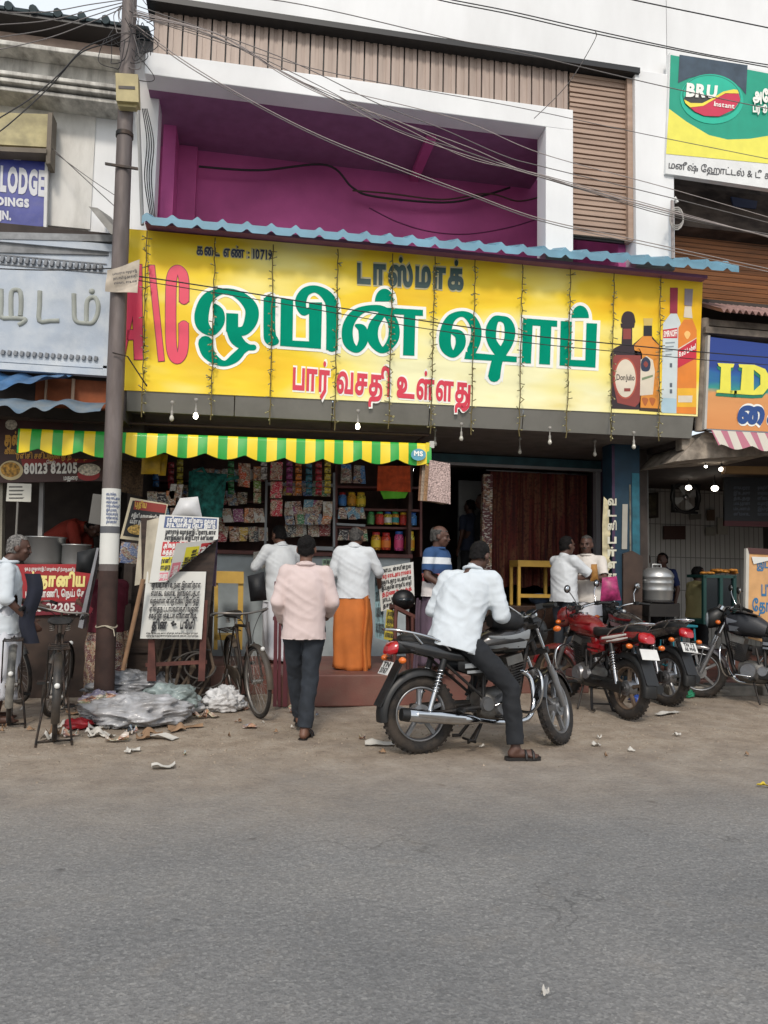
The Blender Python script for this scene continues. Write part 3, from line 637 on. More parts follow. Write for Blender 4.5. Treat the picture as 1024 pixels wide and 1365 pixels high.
def vat(cx, top, w, bot, y, lab):
    c = Y(cx, bot, y); a = Y(cx-w/2, bot, y); r = (c-a).length; h = (Y(cx, top, y)-c).length
    mb = MB(); mb.lathe([(r*.94, 0), (r, .03), (r, h), (r*1.06, h+.006), (r*1.06, h+.02), (r*.97, h+.015), (r*.96, .03), (.01, .02)], 36, M.Translation(c)); o = mb.build('cooking_vat', alu); return tag(o, lab, 'vat', 'cooking vats on the stall counter')
vat(59, 718, 54, 752, 1.0, 'large wide aluminium cooking vat in front of the red shirted cook'); vat(101, 728, 38, 754, .9, 'smaller aluminium vat nearer the electric pole')
mb = MB(); zc = Y(80, 753, .9).z
mb.use(pm('counter_wood', '3a2c24', .7, var=.3)); mb.bx((-4, .45, zc-.05), (-1.55, 1.7, zc-.01)); mb.bx((-4, .48, 0), (-1.6, .55, zc-.05)); mb.bx((-1.62, .5, 0), (-1.56, 1.7, zc-.05)); tag(mb.build('counter'), 'dark wooden stall counter that carries the vats', 'counter')
bn = empty('stall_banner', Y(80, 822, .42), 'red stall banner hung below the vats with yellow Tamil letters', 'banner')
mb = MB(); mb.use(pm('banner_red', '9c1f26', .5, var=.12)); mb.px([(-40, 752), (128, 752), (124, 818), (-40, 823)], .44, .01); mb.use(flat('banner_maroon', '6d1626')); mb.px([(-40, 803), (125, 801), (124, 818), (-40, 822)], .437, .002); mb.build('panel', None, bn)
mb = MB(); mb.use(flat('banner_yellow', 'e8d98c')); text_px(mb, 'ல்தானிய', [(37, 765), (114, 766), (113, 781), (36, 781)], .434, .06); mb.use(flat('banner_white', 'd8d4cf')); text_px(mb, words(rnd, 4), [(33, 756), (100, 757), (100, 761), (33, 760)], .434, .03); text_px(mb, 'பிரியாணி, நெய் சே', [(34, 787), (113, 787), (113, 795), (34, 796)], .434, .04); text_px(mb, '80123 82205', [(22, 805), (100, 804), (100, 814), (22, 815)], .434, .045); text_px(mb, words(rnd, 1), [(86, 815), (104, 815), (104, 818), (86, 818)], .434, .03); mb.build('lettering', None, bn)

# ================================================================== HOTEL BUILDING (east)
hot = empty('hotel_building', (7, 1, 0), 'small hotel building with brown slatted upper front and open tiled dining room', 'building')
H = lambda mb, n, m=None, **k: mb.build(n, m, hot, **k)
slat = pm('brown_slat', '8c5a34', .6, var=.25, scale=3, stretch=(.4, 1, 8), dirt='54402f', damt=.5)
mb = MB(); mb.use(slat)
for i in range(22):
    z = 4.95+i*.062; mb.box((7.3, .84, z), (3.8, .035, .05), M.Rotation(.35, 3, 'X'))
mb.use(dark); mb.bx((5.1, .9, 4.7), (9.5, 1.0, 6.4)); H(mb, 'shutter')
mb = MB(); mb.use(pm('dusty_dark', '3f342e', .9, var=.4, scale=2.5, dirt='6e655b', damt=.5, stretch=(1, 1, 2))); mb.bx((5.08, .55, 6.05), (9.5, .9, 6.6)); mb.bx((5.08, .9, 6.4), (9.5, 1.0, 8.0)); mb.use(white); mb.bx((5.09, .2, 7.95), (9.5, .5, 9.6)); mb.use(dark); mb.use(flat('blue_rag', '2a3350')); mb.px([(975, 262), (1010, 268), (1008, 278), (978, 275)], .53, .02); H(mb, 'dusty_beam')
mb = MB(); cor = pm('pink_sheet', 'a5837c', .7, var=.2, dirt='70605a', damt=.5); mb.use(cor)
mb.grid(lambda u, v: (5.48+4*u, -.25+.7*v, 4.62+.36*v+.022*cos(u*4/.085*2*pi)), 500, 1, True, (0, 0, .008)); H(mb, 'eave')
mb = MB(); mb.use(pm('weathered_beam', '857a6e', .9, var=.3, dirt='4c443d', damt=.7)); mb.bx((5.43, -.02, 4.42), (9.5, .3, 4.5)); mb.bx((5.43, .05, 4.54), (9.5, .3, 4.62)); mb.tube([Y(939, 425, .06), Y(940, 470, .08), Y(934, 520, .06), Y(932, 575, .08)], .055, 8); H(mb, 'beam')
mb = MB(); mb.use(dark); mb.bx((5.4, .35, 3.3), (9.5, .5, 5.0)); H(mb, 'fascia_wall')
mb = MB(); mb.use(pm('stained_concrete', 'a3988a', .9, var=.3, dirt='463f38', damt=.8, dscale=5, bump=.4, bscale=15)); mb.prism([Y(900, 615, .1), Y(940, 575, .1), Y(1030, 590, .1), Y(1030, 606, .1), Y(940, 611, .1)], (0, .9, 0)); mb.bx((5.2, .15, 2.98), (9.5, .3, 3.14)); H(mb, 'bracket', bevel=.01)
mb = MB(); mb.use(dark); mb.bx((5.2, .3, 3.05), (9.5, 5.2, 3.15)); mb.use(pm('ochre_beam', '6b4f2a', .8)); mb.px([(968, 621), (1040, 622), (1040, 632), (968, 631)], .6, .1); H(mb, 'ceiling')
tilew = bpy.data.materials.new('tiled_wall'); tilew.use_nodes = True
t = tilew.node_tree; tc = nd(t, 'ShaderNodeTexCoord'); mp = nd(t, 'ShaderNodeMapping'); mp.inputs['Rotation'].default_value = (pi/2, 0, 0); t.links.new(tc.outputs['Object'], mp.inputs[0])
br = nd(t, 'ShaderNodeTexBrick', i_Scale=1., i_Color1=(.42, .42, .4, 1), i_Color2=(.36, .36, .34, 1), i_Mortar=(.16, .16, .15, 1)); br.offset = 0; br.inputs['Brick Width'].default_value = .1; br.inputs['Row Height'].default_value = .6; br.inputs['Mortar Size'].default_value = .008; t.links.new(mp.outputs[0], br.inputs[0]); t.links.new(br.outputs[0], t.nodes['Principled BSDF'].inputs[0]); t.nodes['Principled BSDF'].inputs['Roughness'].default_value = .3
mb = MB(); mb.bx((5.2, 4.4, .15), (9.5, 4.5, 3.05)); H(mb, 'tiled_wall', tilew)
mb = MB(); mb.use(pm('hotel_side', '4b4946', .7, var=.2)); mb.bx((9.5, .3, 0), (9.6, 5, 3.1)); mb.bx((5.2, .98, .15), (5.22, 4.4, 3.05)); mb.use(flat('pipe_silver', '7f8080', .4, metal=.5)); 
for k in range(3): mb.tube([Y(840, 640+5*k, 4.2), Y(925, 632+5*k, 4.3)], .025, 6)
H(mb, 'side_wall')
# striped blue column between the shops
col = empty('blue_column', (4.78, .8, 0), 'peeling blue painted column with pale Tamil letters down its front', 'column')
mb = MB(); mb.use(pm('column_blue', '0f3042', .7, var=.2, dirt='c4bfa8', damt=.0)); mb.bx((4.56, .72, 0), (4.95, .97, 3.12)); mb.build('shaft', None, col)
mb = MB(); mb.use(pm('teal_band', '1f6070', .7, var=.3)); mb.bx((4.84, .714, 1.2), (4.94, .72, 2.75)); mb.use(pm('stained_band', '6a665a', .8, var=.5, scale=8)); mb.bx((4.80, .712, 1.6), (4.82, .72, 2.6)); mb.use(pm('plum_band', '3a2440', .7, var=.3)); mb.bx((4.562, .714, .4), (4.60, .72, 3.1)); mb.build('painted_band', None, col)
mb = MB(); peel = pm('peeled_plaster', 'c0b694', .9, var=.3, scale=9)
pz = [(805, 662), (811, 668), (812, 700), (814, 712), (810, 722), (815, 735), (812, 745), (817, 752), (809, 765), (803, 768), (803, 700)]
v, tt = fill2d([ccw(pz)]); mb.use(peel); mb.add([Y(a, b, .717) for a, b in v], tt); mb.use(flat('paper_strip', '9d998f')); mb.px([(830, 672), (837, 672), (836, 732), (829, 732)], .71, .006); mb.build('peeling_patch', None, col)
mb = MB(); mb.use(flat('column_letter', 'c9c6b4', .7))
for ch, yy in zip(['வ', 'ட', 'ஸி', 'ப', 'ா்', 'எ', 'தா'], (668, 683, 701, 719, 736, 752, 768)): text_px(mb, ch, [(810, yy-5), (822, yy-5), (822, yy+5), (810, yy+5)], .712, .045)
mb.build('lettering', None, col)
mb = MB(); mb.use(pm('brown_board', '3f2f26', .7, var=.2)); mb.prism([Y(831, 738, .68), Y(843, 734, .68), Y(857, 742, .68), Y(856, 826, .68), Y(831, 826, .68)], (0, .03, 0)); tag(mb.build('board'), 'plain dark brown board leaning beside the blue column', 'board')
# coffee billboard
bb = empty('coffee_billboard', Y(960, 245, 0), 'large green and yellow coffee billboard on the hotel front', 'billboard')
bt, byl, gr2 = flat('bru_teal', '12997c', .5), flat('bru_yellow', 'e8e05a', .5), flat('bru_dark', '3a4a58', .5, var=.2)
def pfill(mb, m, pts, y): mb.use(m); v, t = fill2d([ccw(pts)]); mb.add([Y(a, b, y) for a, b in v], t)
zB = Z(880, 70, .140625)
mb = MB(); mb.use(flat('billboard_white', 'dfe0de')); mb.px([(893, 70), (1100, 110), (1098, 262), (887, 231)], .0, .08); mb.build('panel', None, bb)
mb = MB(); pfill(mb, bt, [(894, 73), (1098, 112), (1097, 200), (1050, 180), (1024, 181), (1000, 185), (970, 186), (945, 180), (915, 162), (892, 145)], -.004)
pfill(mb, byl, [(892, 145), (915, 162), (945, 180), (970, 186), (1000, 185), (1024, 181), (1050, 180), (1097, 200), (1097, 240), (1024, 218), (888, 205)], -.004)
pfill(mb, gr2, zB([(185, 20), (830, 120), (815, 400), (760, 330), (600, 240), (430, 210), (280, 240), (170, 290)]), -.007)
ep = lambda rx, ry, cx=490, cy=420, a=.12: [(cx+rx*cos(q)*cos(a)-ry*sin(q)*sin(a), cy+rx*cos(q)*sin(a)+ry*sin(q)*cos(a)) for q in [2*pi*i/40 for i in range(40)]]
pfill(mb, flat('bru_mint', '1cb596', .5), zB(ep(300, 235, 490, 440)), -.0095); pfill(mb, flat('bru_green', '0c7a66', .5), zB(ep(277, 200, 488, 415)), -.012); pfill(mb, flat('bru_mint', '1cb596'), zB(ep(268, 190, 488, 412)), -.0145)
pfill(mb, flat('bru_choc', '3b3a38', .5), zB([(232, 420), (225, 450), (300, 480), (400, 490), (500, 440), (560, 420), (420, 400), (300, 385)]), -.017)
pfill(mb, flat('bru_pink', 'c9304f', .5), zB([(285, 520), (400, 500), (520, 430), (620, 390), (745, 385), (760, 450), (700, 540), (560, 605), (420, 600), (330, 560)]), -.0195)
pfill(mb, flat('bru_gold', 'f0dc4a', .5), zB([(228, 445), (290, 478), (400, 480), (500, 430), (600, 370), (700, 348), (735, 355), (748, 388), (620, 385), (520, 440), (410, 505), (285, 520), (240, 480)]), -.022); mb.build('artwork', None, bb)
mb = MB(); mb.use(flat('bru_white', 'efeee6')); zq = lambda *p: [zB([q])[0] for q in p]
text_px(mb, 'BRU', zq((255, 292), (548, 318), (535, 425), (245, 412)), -.0265, .05, .05); text_px(mb, 'Instant', zq((515, 462), (705, 485), (705, 532), (510, 505)), -.0265, .02, .05); text_px(mb, 'அரோமா', zq((880, 350), (1250, 400), (1250, 500), (880, 450)), -.0265, .05); text_px(mb, 'ப்ரூ சுவை', zq((880, 490), (1200, 520), (1200, 590), (880, 560)), -.0265, .05)
mb.use(flat('bru_ink', '4a4a4c')); text_px(mb, 'மனீஷ் ஹோட்டல் & டீ காபி', zq((85, 1035), (1180, 1150), (1180, 1215), (80, 1095)), -.0045, .012, .05); mb.build('lettering', None, bb)
# ID sign
ids = empty('shop_sign', Y(985, 572, -.02), 'blue and orange shop sign with yellow letters and a striped awning under it', 'sign')
m = bpy.data.materials.new('printed_wave'); m.use_nodes = True; t = m.node_tree; tc = nd(t, 'ShaderNodeTexCoord'); sp = nd(t, 'ShaderNodeSeparateXYZ'); t.links.new(tc.outputs['Object'], sp.inputs[0])
nz_ = nd(t, 'ShaderNodeTexNoise', i_Scale=1.6, i_Detail=3.); mp = nd(t, 'ShaderNodeMapping'); mp.inputs['Scale'].default_value = (.6, 1, 2.5); t.links.new(tc.outputs['Object'], mp.inputs[0]); t.links.new(mp.outputs[0], nz_.inputs[0])
ma = nd(t, 'ShaderNodeMath', operation='MULTIPLY_ADD'); t.links.new(nz_.outputs[0], ma.inputs[0]); ma.inputs[1].default_value = .5; t.links.new(sp.outputs[2], ma.inputs[2])
t.links.new(ramp(t, ma.outputs[0], [(.3, 'cf8a4e'), (.66, 'd9975a'), (.74, '2f8f82'), (.9, '1c5a9a'), (1., '1d3a86')]), t.nodes['Principled BSDF'].inputs[0]); t.nodes['Principled BSDF'].inputs['Roughness'].default_value = .5
mb = MB(); mb.use(m); mb.px([(946, 449), (1120, 470), (1118, 590), (940, 571)], -.02, .06); mb.use(flat('frame_pale', 'b3aea6')); mb.px([(944, 447), (947, 447), (942, 572), (939, 572)], -.03, .06); mb.build('panel', None, ids)
zi = Z(930, 400, .16119)
mb = MB(); idy, idg = flat('id_yellow', 'e3dc4e', .5), flat('id_green', '16785a', .5)
I1 = [(165, 520), (305, 527), (295, 555), (275, 560), (275, 745), (290, 750), (290, 775), (155, 765), (158, 745), (185, 740), (195, 555), (175, 545)]
I1b = [(272, 748), (325, 750), (325, 778), (272, 774)]
D1 = [(340, 530), (470, 535), (560, 570), (600, 640), (590, 720), (540, 780), (460, 785), (300, 775), (305, 750), (355, 745), (370, 560), (345, 555)]
for dx, dy, mm, yy in ((-6, 28, idg, -.024), (0, 0, idy, -.03)):
    for P_, hole in ((I1, None), (I1b, None), (D1, [(465, 575), (520, 620), (520, 700), (465, 750)])):
        q = [ccw(zi([(a+dx, b+dy) for a, b in P_]))]
        if hole: q.append(ccw(zi([(a+dx, b+dy) for a, b in hole]))[::-1])
        mb.use(mm); v, tt = fill2d(q); mb.add([Y(a, b, yy) for a, b in v], tt)
mb.use(halo); text_px(mb, 'கை', [(985, 542), (1050, 547), (1048, 566), (982, 562)], -.024, .13, .12, hi=.55); mb.use(flat('id_navy', '1f4583')); text_px(mb, 'கை', [(985, 542), (1050, 547), (1048, 566), (982, 562)], -.03, .06, .12, hi=.55); mb.build('lettering', None, ids)
# ================================================================== NEWS KIOSK UNDER THE SIGN
KY = 1.5
kio = empty('news_kiosk', (.6, 2.3, PT), 'open fronted news and sweets kiosk with dark red shelves and grey counter', 'kiosk')
K = lambda mb, n, m=None, **k: mb.build(n, m, kio, **k)
redwood = pm('red_brown_wood', '5c302a', .6, var=.25, scale=5)
cgrey = pm('counter_grey', 'a3adb0', .6, var=.1, scale=2, dirt='6e7375', damt=.5)
mb = MB(); mb.bx((-1.2, KY, PT), (2.1, KY+.05, 1.62)); K(mb, 'counter_front', cgrey)
mb = MB(); mb.bx((-1.2, KY-.08, 1.6), (2.12, KY+.7, 1.65)); K(mb, 'counter_top', redwood, bevel=.006)
mb = MB(); mb.use(pm('kiosk_back', '4a332c', .8, var=.3)); mb.bx((-1.25, KY+.8, 1.65), (2.11, KY+.85, 3.1)); mb.bx((1.35+.72, KY, 1.65), (2.11, KY+.8, 3.1)); K(mb, 'back_panel')
mb = MB(); mb.use(redwood)
for py in (648, 678, 702): mb = MB(); mb.use(redwood); mb.px([(447, py-1), (562, py+1), (562, py+4), (447, py+2)], KY+.1, .35); K(mb, 'shelf')
for px_ in (447, 560): mb = MB(); mb.use(redwood); mb.px([(px_, 620), (px_+3, 620), (px_+3, 742), (px_, 742)], KY+.08, .4); K(mb, 'upright')
for py in (640, 668, 690, 715): mb = MB(); mb.use(redwood); mb.px([(208, py), (352, py), (352, py+2), (208, py+2)], KY+.25, .3); K(mb, 'shelf')
mb = MB(); mb.use(flat('rail_grey', '85888a', .5))
for p in ([(357, 643), (446, 645), (446, 649), (357, 647)], [(357, 726), (447, 729), (447, 734), (357, 731)], [(354, 640), (357, 640), (355, 735), (352, 735)], [(444, 630), (447, 630), (447, 735), (444, 735)], [(449, 697), (487, 699), (487, 702), (449, 700)]): mb.px(p, KY+.02, .05)
K(mb, 'rack_frame')
# the striped awning
aw = empty('striped_awning', (-.2, .0, 2.85), 'yellow and green striped scalloped awning over the news kiosk', 'awning')
m = bpy.data.materials.new('awning_stripe'); m.use_nodes = True; t = m.node_tree; tc = nd(t, 'ShaderNodeTexCoord'); sp = nd(t, 'ShaderNodeSeparateXYZ'); t.links.new(tc.outputs['Object'], sp.inputs[0])
mm = nd(t, 'ShaderNodeMath', operation='MULTIPLY_ADD', i_Value_001=1/.2275, i_Value_002=40.) if False else nd(t, 'ShaderNodeMath', operation='MULTIPLY_ADD')
t.links.new(sp.outputs[0], mm.inputs[0]); mm.inputs[1].default_value = 1/.2085; mm.inputs[2].default_value = 40.27
fr = nd(t, 'ShaderNodeMath', operation='FRACT'); t.links.new(mm.outputs[0], fr.inputs[0])
t.links.new(ramp(t, fr.outputs[0], [(0, 'e6c915'), (.51, 'e6c915'), (.52, '1f9a35'), (1, '1f9a35')], 'CONSTANT'), t.nodes['Principled BSDF'].inputs[0]); t.nodes['Principled BSDF'].inputs['Roughness'].default_value = .45; t.nodes['Principled BSDF'].inputs['Coat Weight'].default_value = .1
ax0, ax1 = -2.36, 1.99
def aw_fn(u, v):
    x = ax0+(ax1-ax0)*u; ph = (x-ax0)/.417; sc_ = abs(cos(pi*ph))
    zt = 2.80+.065*u; 
    if v <= .5: k = v*2; return (x, .32-.34*k, zt+.025*(1-k))
    k = (v-.5)*2; return (x, -.02-.02*sin(k*2)+.016*sin(x*15)*k, zt-k*(.205+.055*sc_)-.012*k*sin(x*3))
mb = MB(); mb.grid(aw_fn, 210, 14, True, (0, .006, -.003)); mb.build('canopy', m, aw)
mb = MB(); mb.use(pm('pipe_brown', '4b3a36', .6, metal=.2)); mb.tube([(ax0, .34, 2.97), (2.05, .34, 3.03)], .018, 8); mb.tube([(2.02, .34, 3.03), (2.03, 1.2, 3.05)], .015, 8); mb.tube([(-.9, .34, 3.0), (-.9, .36, 3.12)], .012, 6); mb.tube([(.9, .34, 3.02), (.9, .36, 3.12)], .012, 6); mb.build('frame', None, aw)
mb = MB(); mb.use(flat('awning_trim', 'd9c42a')); mb.prism([Y(568, 590, -.04), Y(573, 590, -.04), Y(571, 621, -.04), Y(567, 619, -.04)], (0, .01, 0)); mb.use(flat('badge_blue', '5a9ab0')); v, tt = fill2d([[(558+10*cos(2*pi*i/20), 606+8*sin(-2*pi*i/20)) for i in range(20)][::-1]]); mb.add([Y(a, b, -.075) for a, b in v], tt); mb.use(halo); text_px(mb, 'MS', [(552, 601), (564, 602), (564, 608), (552, 607)], -.08, .05, .06); mb.build('badge', None, aw)
mb = MB(); mb.use(flat('hook_white', 'b5b4ae', .5)); mb.px([(573, 588), (579, 588), (579, 597), (573, 597)], -.03, .05); o = mb.build('bracket_box', bevel=.004); tag(o, 'small pale junction box at the free end of the striped awning', 'box')
# jars and packets on the right hand shelves
def jar(px_, py_, wpx, hpx, body, cap, lab, y=KY+.12, grp='sweet jars on the kiosk shelves'):
    c = Y(px_, py_, y); r = (Y(px_+wpx/2, py_, y)-c).length; h = (Y(px_, py_-hpx, y)-c).length
    t_ = empty('sweet_jar', c+V((0, r, 0)), lab, 'jar', grp)
    mb = MB(); mb.use(body); mb.lathe([(r*.9, 0), (r, .01), (r, h*.72), (r*.75, h*.82), (r*.7, h*.84)], 14, M.Translation(c+V((0, r, 0)))); mb.build('jar_body', None, t_)
    mb = MB(); mb.lathe([(r*.78, h*.84), (r*.78, h*.98), (r*.7, h)], 14, M.Translation(c+V((0, r, 0)))); mb.build('lid', cap, t_)
    mb = MB(); mb.lathe([(r*1.01, h*.15), (r*1.01, h*.55)], 14, M.Translation(c+V((0, r, 0)))); mb.build('paper_label', flat('jar_label_'+lab.split()[0], {'yellow': 'e0c030', 'orange': 'd9772a', 'pink': 'd84a7a', 'golden': 'c98a1e', 'green': '4c8a4a', 'blue': '3a78b8', 'red': 'b83030', 'white': 'c8c8c0', 'teal': '2f8a8a', 'violet': '6a4a90'}[lab.split()[0]]), t_)
cc = [pm('sweets_%d' % i, c, .3, var=.9, scale=60, coat=.4) for i, c in enumerate(('c98a30', 'b8402c', 'c05080', 'd0b040', '5a8a50', '4878a8'))]
cap_ = [flat('cap_'+n, c, .4) for n, c in (('red', 'a82828'), ('yellow', 'd8b030'), ('green', '2f8a4a'), ('blue', '2c58a0'), ('pink', 'd04870'))]
for a in ((502, 733, 13, 24, cc[0], cap_[0], 'yellow labelled sweet jar with red lid, first in the lowest row'), (515.5, 733, 13, 23, cc[1], cap_[0], 'orange labelled sweet jar standing second in the lowest row'), (533, 734, 13, 26, cc[2], cap_[3], 'pink labelled sweet jar in the lowest row between orange and golden'), (547.5, 734, 13, 26, cc[3], cap_[1], 'golden labelled sweet jar at the end of the lowest row'),
          (495, 699, 10, 17, cc[4], cap_[2], 'green labelled small jar starting the middle row'), (507, 699, 11, 17, cc[1], cap_[2], 'red labelled small jar beside the green one in the middle row'), (518, 699, 11, 17, cc[3], cap_[3], 'white labelled small jar with blue lid in the middle row'), (528, 699, 10, 17, cc[0], cap_[2], 'teal labelled small jar with green lid in the middle row'), (539, 700, 11, 17, cc[1], cap_[1], 'red labelled small jar with yellow lid in the middle row'), (551, 700, 12, 17, cc[5], cap_[3], 'blue labelled jar ending the middle row'),
          (457, 674, 11, 18, cc[5], cap_[0], 'blue labelled jar with red lid on the second shelf'), (469.5, 674, 12, 18, cc[0], cap_[1], 'golden labelled jar on the second shelf next to the blue one'), (482, 675, 13, 19, cc[3], cap_[1], 'yellow labelled jar on the second shelf')): jar(*a)
rp = random.Random(5)
def packet(name, pts, y, mat_, lab, cat, grp=None, th=.04, ph=8):
    """puffy sachet or soft pack: outline in photo pixels, bulged in the middle"""
    a, b, c, d = [Y(*p, y) for p in pts]
    def fn(u, v, s=1): 
        p = (a*(1-u)+b*u)*(1-v)+(d*(1-u)+c*u)*v
        return p+V((0, -s*th*(sin(pi*u)*sin(pi*v))**.6-.006*noise.noise((u*5+ph, v*6, y)), 0))
    mb = MB(); mb.grid(lambda u, v: fn(u, v), 8, 8); mb.grid(lambda u, v: fn(1-u, v, -1), 8, 8); o = mb.build(name, mat_)
    return tag(o, lab, cat, grp)
def print_mat(name, cols, scale=18, ink='e0dcd0', amt=.75):
    """printed paper: one ground colour per object, a picture block and fine line work"""
    if name in MATS: return MATS[name]
    m = bpy.data.materials.new(name); m.use_nodes = True; t = m.node_tree; tc = nd(t, 'ShaderNodeTexCoord'); oi = nd(t, 'ShaderNodeObjectInfo')
    cv = nd(t, 'ShaderNodeCombineXYZ'); ad = nd(t, 'ShaderNodeVectorMath', operation='ADD'); sc_ = nd(t, 'ShaderNodeVectorMath', operation='SCALE')
    for k in range(3): t.links.new(oi.outputs['Random'], cv.inputs[k])
    t.links.new(cv.outputs[0], sc_.inputs[0]); sc_.inputs['Scale'].default_value = 31.; t.links.new(tc.outputs['Object'], ad.inputs[0]); t.links.new(sc_.outputs[0], ad.inputs[1])
    n = len(cols); base = ramp(t, oi.outputs['Random'], [(i/n, c) for i, c in enumerate(cols)], 'CONSTANT')
    def nz(s, d, st=(1, 1, 1)):
        mp = nd(t, 'ShaderNodeMapping'); mp.inputs['Scale'].default_value = st; t.links.new(ad.outputs[0], mp.inputs[0]); q = nd(t, 'ShaderNodeTexNoise', i_Scale=float(s), i_Detail=float(d)); t.links.new(mp.outputs[0], q.inputs[0]); return q.outputs[0]
    pic = ramp(t, nz(scale*1.4, 3), [(.3, '1c1612'), (.42, '7a4a34'), (.5, 'b88a6a'), (.58, '5a6a4a'), (.66, 'c8b8a0')])
    c = mixc(t, ramp(t, nz(scale*.45, 1), [(.47, 0.), (.5, .9)]), base, pic)
    c = mixc(t, ramp(t, nz(scale*4, 2, (.6, 1, 2.2)), [(.56, 0.), (.6, float(amt))]), c, ink)
    t.links.new(c, t.nodes['Principled BSDF'].inputs[0]); t.nodes['Principled BSDF'].inputs['Roughness'].default_value = .5
    MATS[name] = m; return m
pinkp = print_mat('pink_sachet', ['c9203f', 'd8305a', 'c01a38', 'e8c0c8', 'b81a30'], 22)
for i, (y0, y1, pos) in enumerate(((616, 640, 'topmost'), (642, 664, 'middle'), (666, 688, 'lowest'))): packet('sachet', [(361, y0), (377, y0), (376, y1), (360, y1)], KY-.3, pinkp, 'glossy pink red sachet, %s of the strip hanging in the kiosk front' % pos, 'sachet', 'pink sachets in a hanging strip', .02)
packet('snack_packet', [(318, 617), (334, 618), (333, 650), (317, 648)], KY-.2, print_mat('orange_red', ['c03a1c', 'b02a18', 'd0501c']), 'large orange red snack packet hanging beside the green bag', 'packet', None, .03)
for i, (y0, y1) in enumerate(((622, 640), (641, 656), (657, 671))): packet('snack_packet', [(338, y0), (348, y0), (348, y1), (338, y1)], KY-.15, print_mat('orange_green', ['c85a1c', '6a8a2c', 'd0781c', '4a7a2c']), 'small orange and green snack packet in a strip, %s from its top' % ('first', 'second', 'third')[i], 'packet', 'snack strip packets', .012)
bagm = print_mat('blue_pouch', ['4a80b8', '5a90c8', '3a68a0', '80a8c8'], 14)
packet('snack_pouch', [(455, 619), (468, 619), (470, 644), (454, 644)], KY, bagm, 'pale blue snack pouch on the top shelf beside the grey rail', 'pouch', None, .04); packet('snack_pouch', [(472, 620), (486, 621), (488, 645), (471, 644)], KY, bagm, 'pale blue snack pouch on the top shelf nearer the orange towel', 'pouch', None, .04)
def cloth(name, pts, y, m, lab, cat, grp=None, th=.008, wav=.015, k=9):
    a, b, c, d = [Y(*p, y) for p in pts]
    mb = MB(); mb.grid(lambda u, v: (a*(1-u)+b*u)*(1-v)+(d*(1-u)+c*u)*v+V((0, wav*sin(u*k+v*2)*(.3+v), 0)), 20, 14, True, (0, th, 0)); return tag(mb.build(name, m), lab, cat, grp)
cloth('towel', [(504, 621), (547, 621), (547, 656), (503, 654)], KY-.35, pm('orange_towel', 'b8481c', .9, var=.25, scale=14, dirt='8a3010', damt=.4, dscale=12), 'orange towel hanging folded in front of the kiosk shelves', 'towel')
cloth('towel', [(505, 650), (546, 652), (540, 664), (512, 665)], KY-.33, flat('green_towel', '5fae2c', .9), 'bright green towel edge showing under the orange towel', 'towel')
yb = pm('yellow_bag', 'c9a21c', .45, var=.3, scale=10, dirt='9a7010', damt=.4)
packet('plastic_bag', [(190, 604), (215, 604), (213, 632), (188, 632)], .45, yb, 'yellow plastic bag hanging under the awning nearest the pole', 'bag', None, .05); packet('plastic_bag', [(212, 605), (224, 606), (221, 634), (211, 634)], .5, yb, 'yellow plastic bag half hidden behind the first yellow bag', 'bag', None, .05)
cloth('sack', [(163, 608), (192, 608), (190, 662), (161, 655)], .6, pm('jute', '4a3826', .95, var=.45, scale=50, bump=.4), 'dark brown jute sack hanging beside the electric pole', 'sack', None, .03)
packet('shoulder_bag', [(252, 628), (303, 632), (296, 690), (250, 688)], KY-.4, pm('teal_cloth', '1f6a62', .85, var=.5, scale=14), 'bunched teal green cloth bag hanging among the magazines', 'bag', None, .12, 3)
mb = MB(); mb.tube([Y(255, 650, KY-.45), Y(258, 628, KY-.42), Y(270, 624, KY-.4), Y(284, 645, KY-.5)], .02, 6); mb.tube([Y(286, 660, KY-.5), Y(300, 640, KY-.45), Y(318, 636, KY-.4)], .025, 6); mb.build('strap', MATS['teal_cloth'], bpy.data.objects['shoulder_bag'])
# strips of small sachets hung in a row under the awning
rk = random.Random(17)
for i, (cx, c, word) in enumerate(((208, '2a5a8a', 'blue'), (228, '8a2a30', 'dull red'), (240, 'b0a03a', 'mustard'), (308, '3a7a4a', 'leaf green'), (352, 'b8b0a8', 'silvery'), (386, '8a3a6a', 'violet'), (398, 'c0702a', 'amber'), (412, '2f6a7a', 'teal'), (425, 'a83038', 'crimson'), (437, 'c8b040', 'lemon'))):
    e = empty('sachet_strip', Y(cx, 650, KY-.25), word+' strip of small sachets hanging under the striped awning', 'sachets', 'sachet strips under the awning'); m_ = pm('sachet_'+word.replace(' ', '_'), c, .3, var=.7, scale=32, coat=.4); y0 = 612+rk.uniform(0, 4)
    for k in range(rk.choice((3, 4, 5))):
        mb = MB(); a, b = Y(cx-4, y0, KY-.25), Y(cx+4, y0+8, KY-.25); mb.grid(lambda u, v: (a.x+(b.x-a.x)*u, a.y-.02*(sin(pi*u)*sin(pi*v))**.5+.01*sin(k*2), a.z+(b.z-a.z)*v), 6, 6, True, (0, .008, 0)); mb.build('sachet', m_, e); y0 += 9
# mats hanging at the awning end
matm = pm('woven_mat', 'b09a94', .85, var=.5, scale=70, bump=.3); 
for i, (dx, lab) in enumerate(((0, 'pale patterned door mat hanging outermost at the awning end'), (-5, 'second hanging door mat, tucked behind the outermost one'), (-9, 'third hanging door mat behind the patterned ones'), (-12, 'innermost hanging door mat beside the kiosk side wall'))):
    q = [(573+dx, 613-i), (600+dx*.9, 618), (601+dx, 672), (570+dx, 667)]
    cloth('door_mat', q, -.1+.06*i, matm if i == 0 else pm('mat_%d' % i, ('', '9a7a5a', 'a09080', '80604a')[i], .9, var=.3, scale=40), lab, 'mat', 'door mats hanging by the awning', .012, .012, 5)
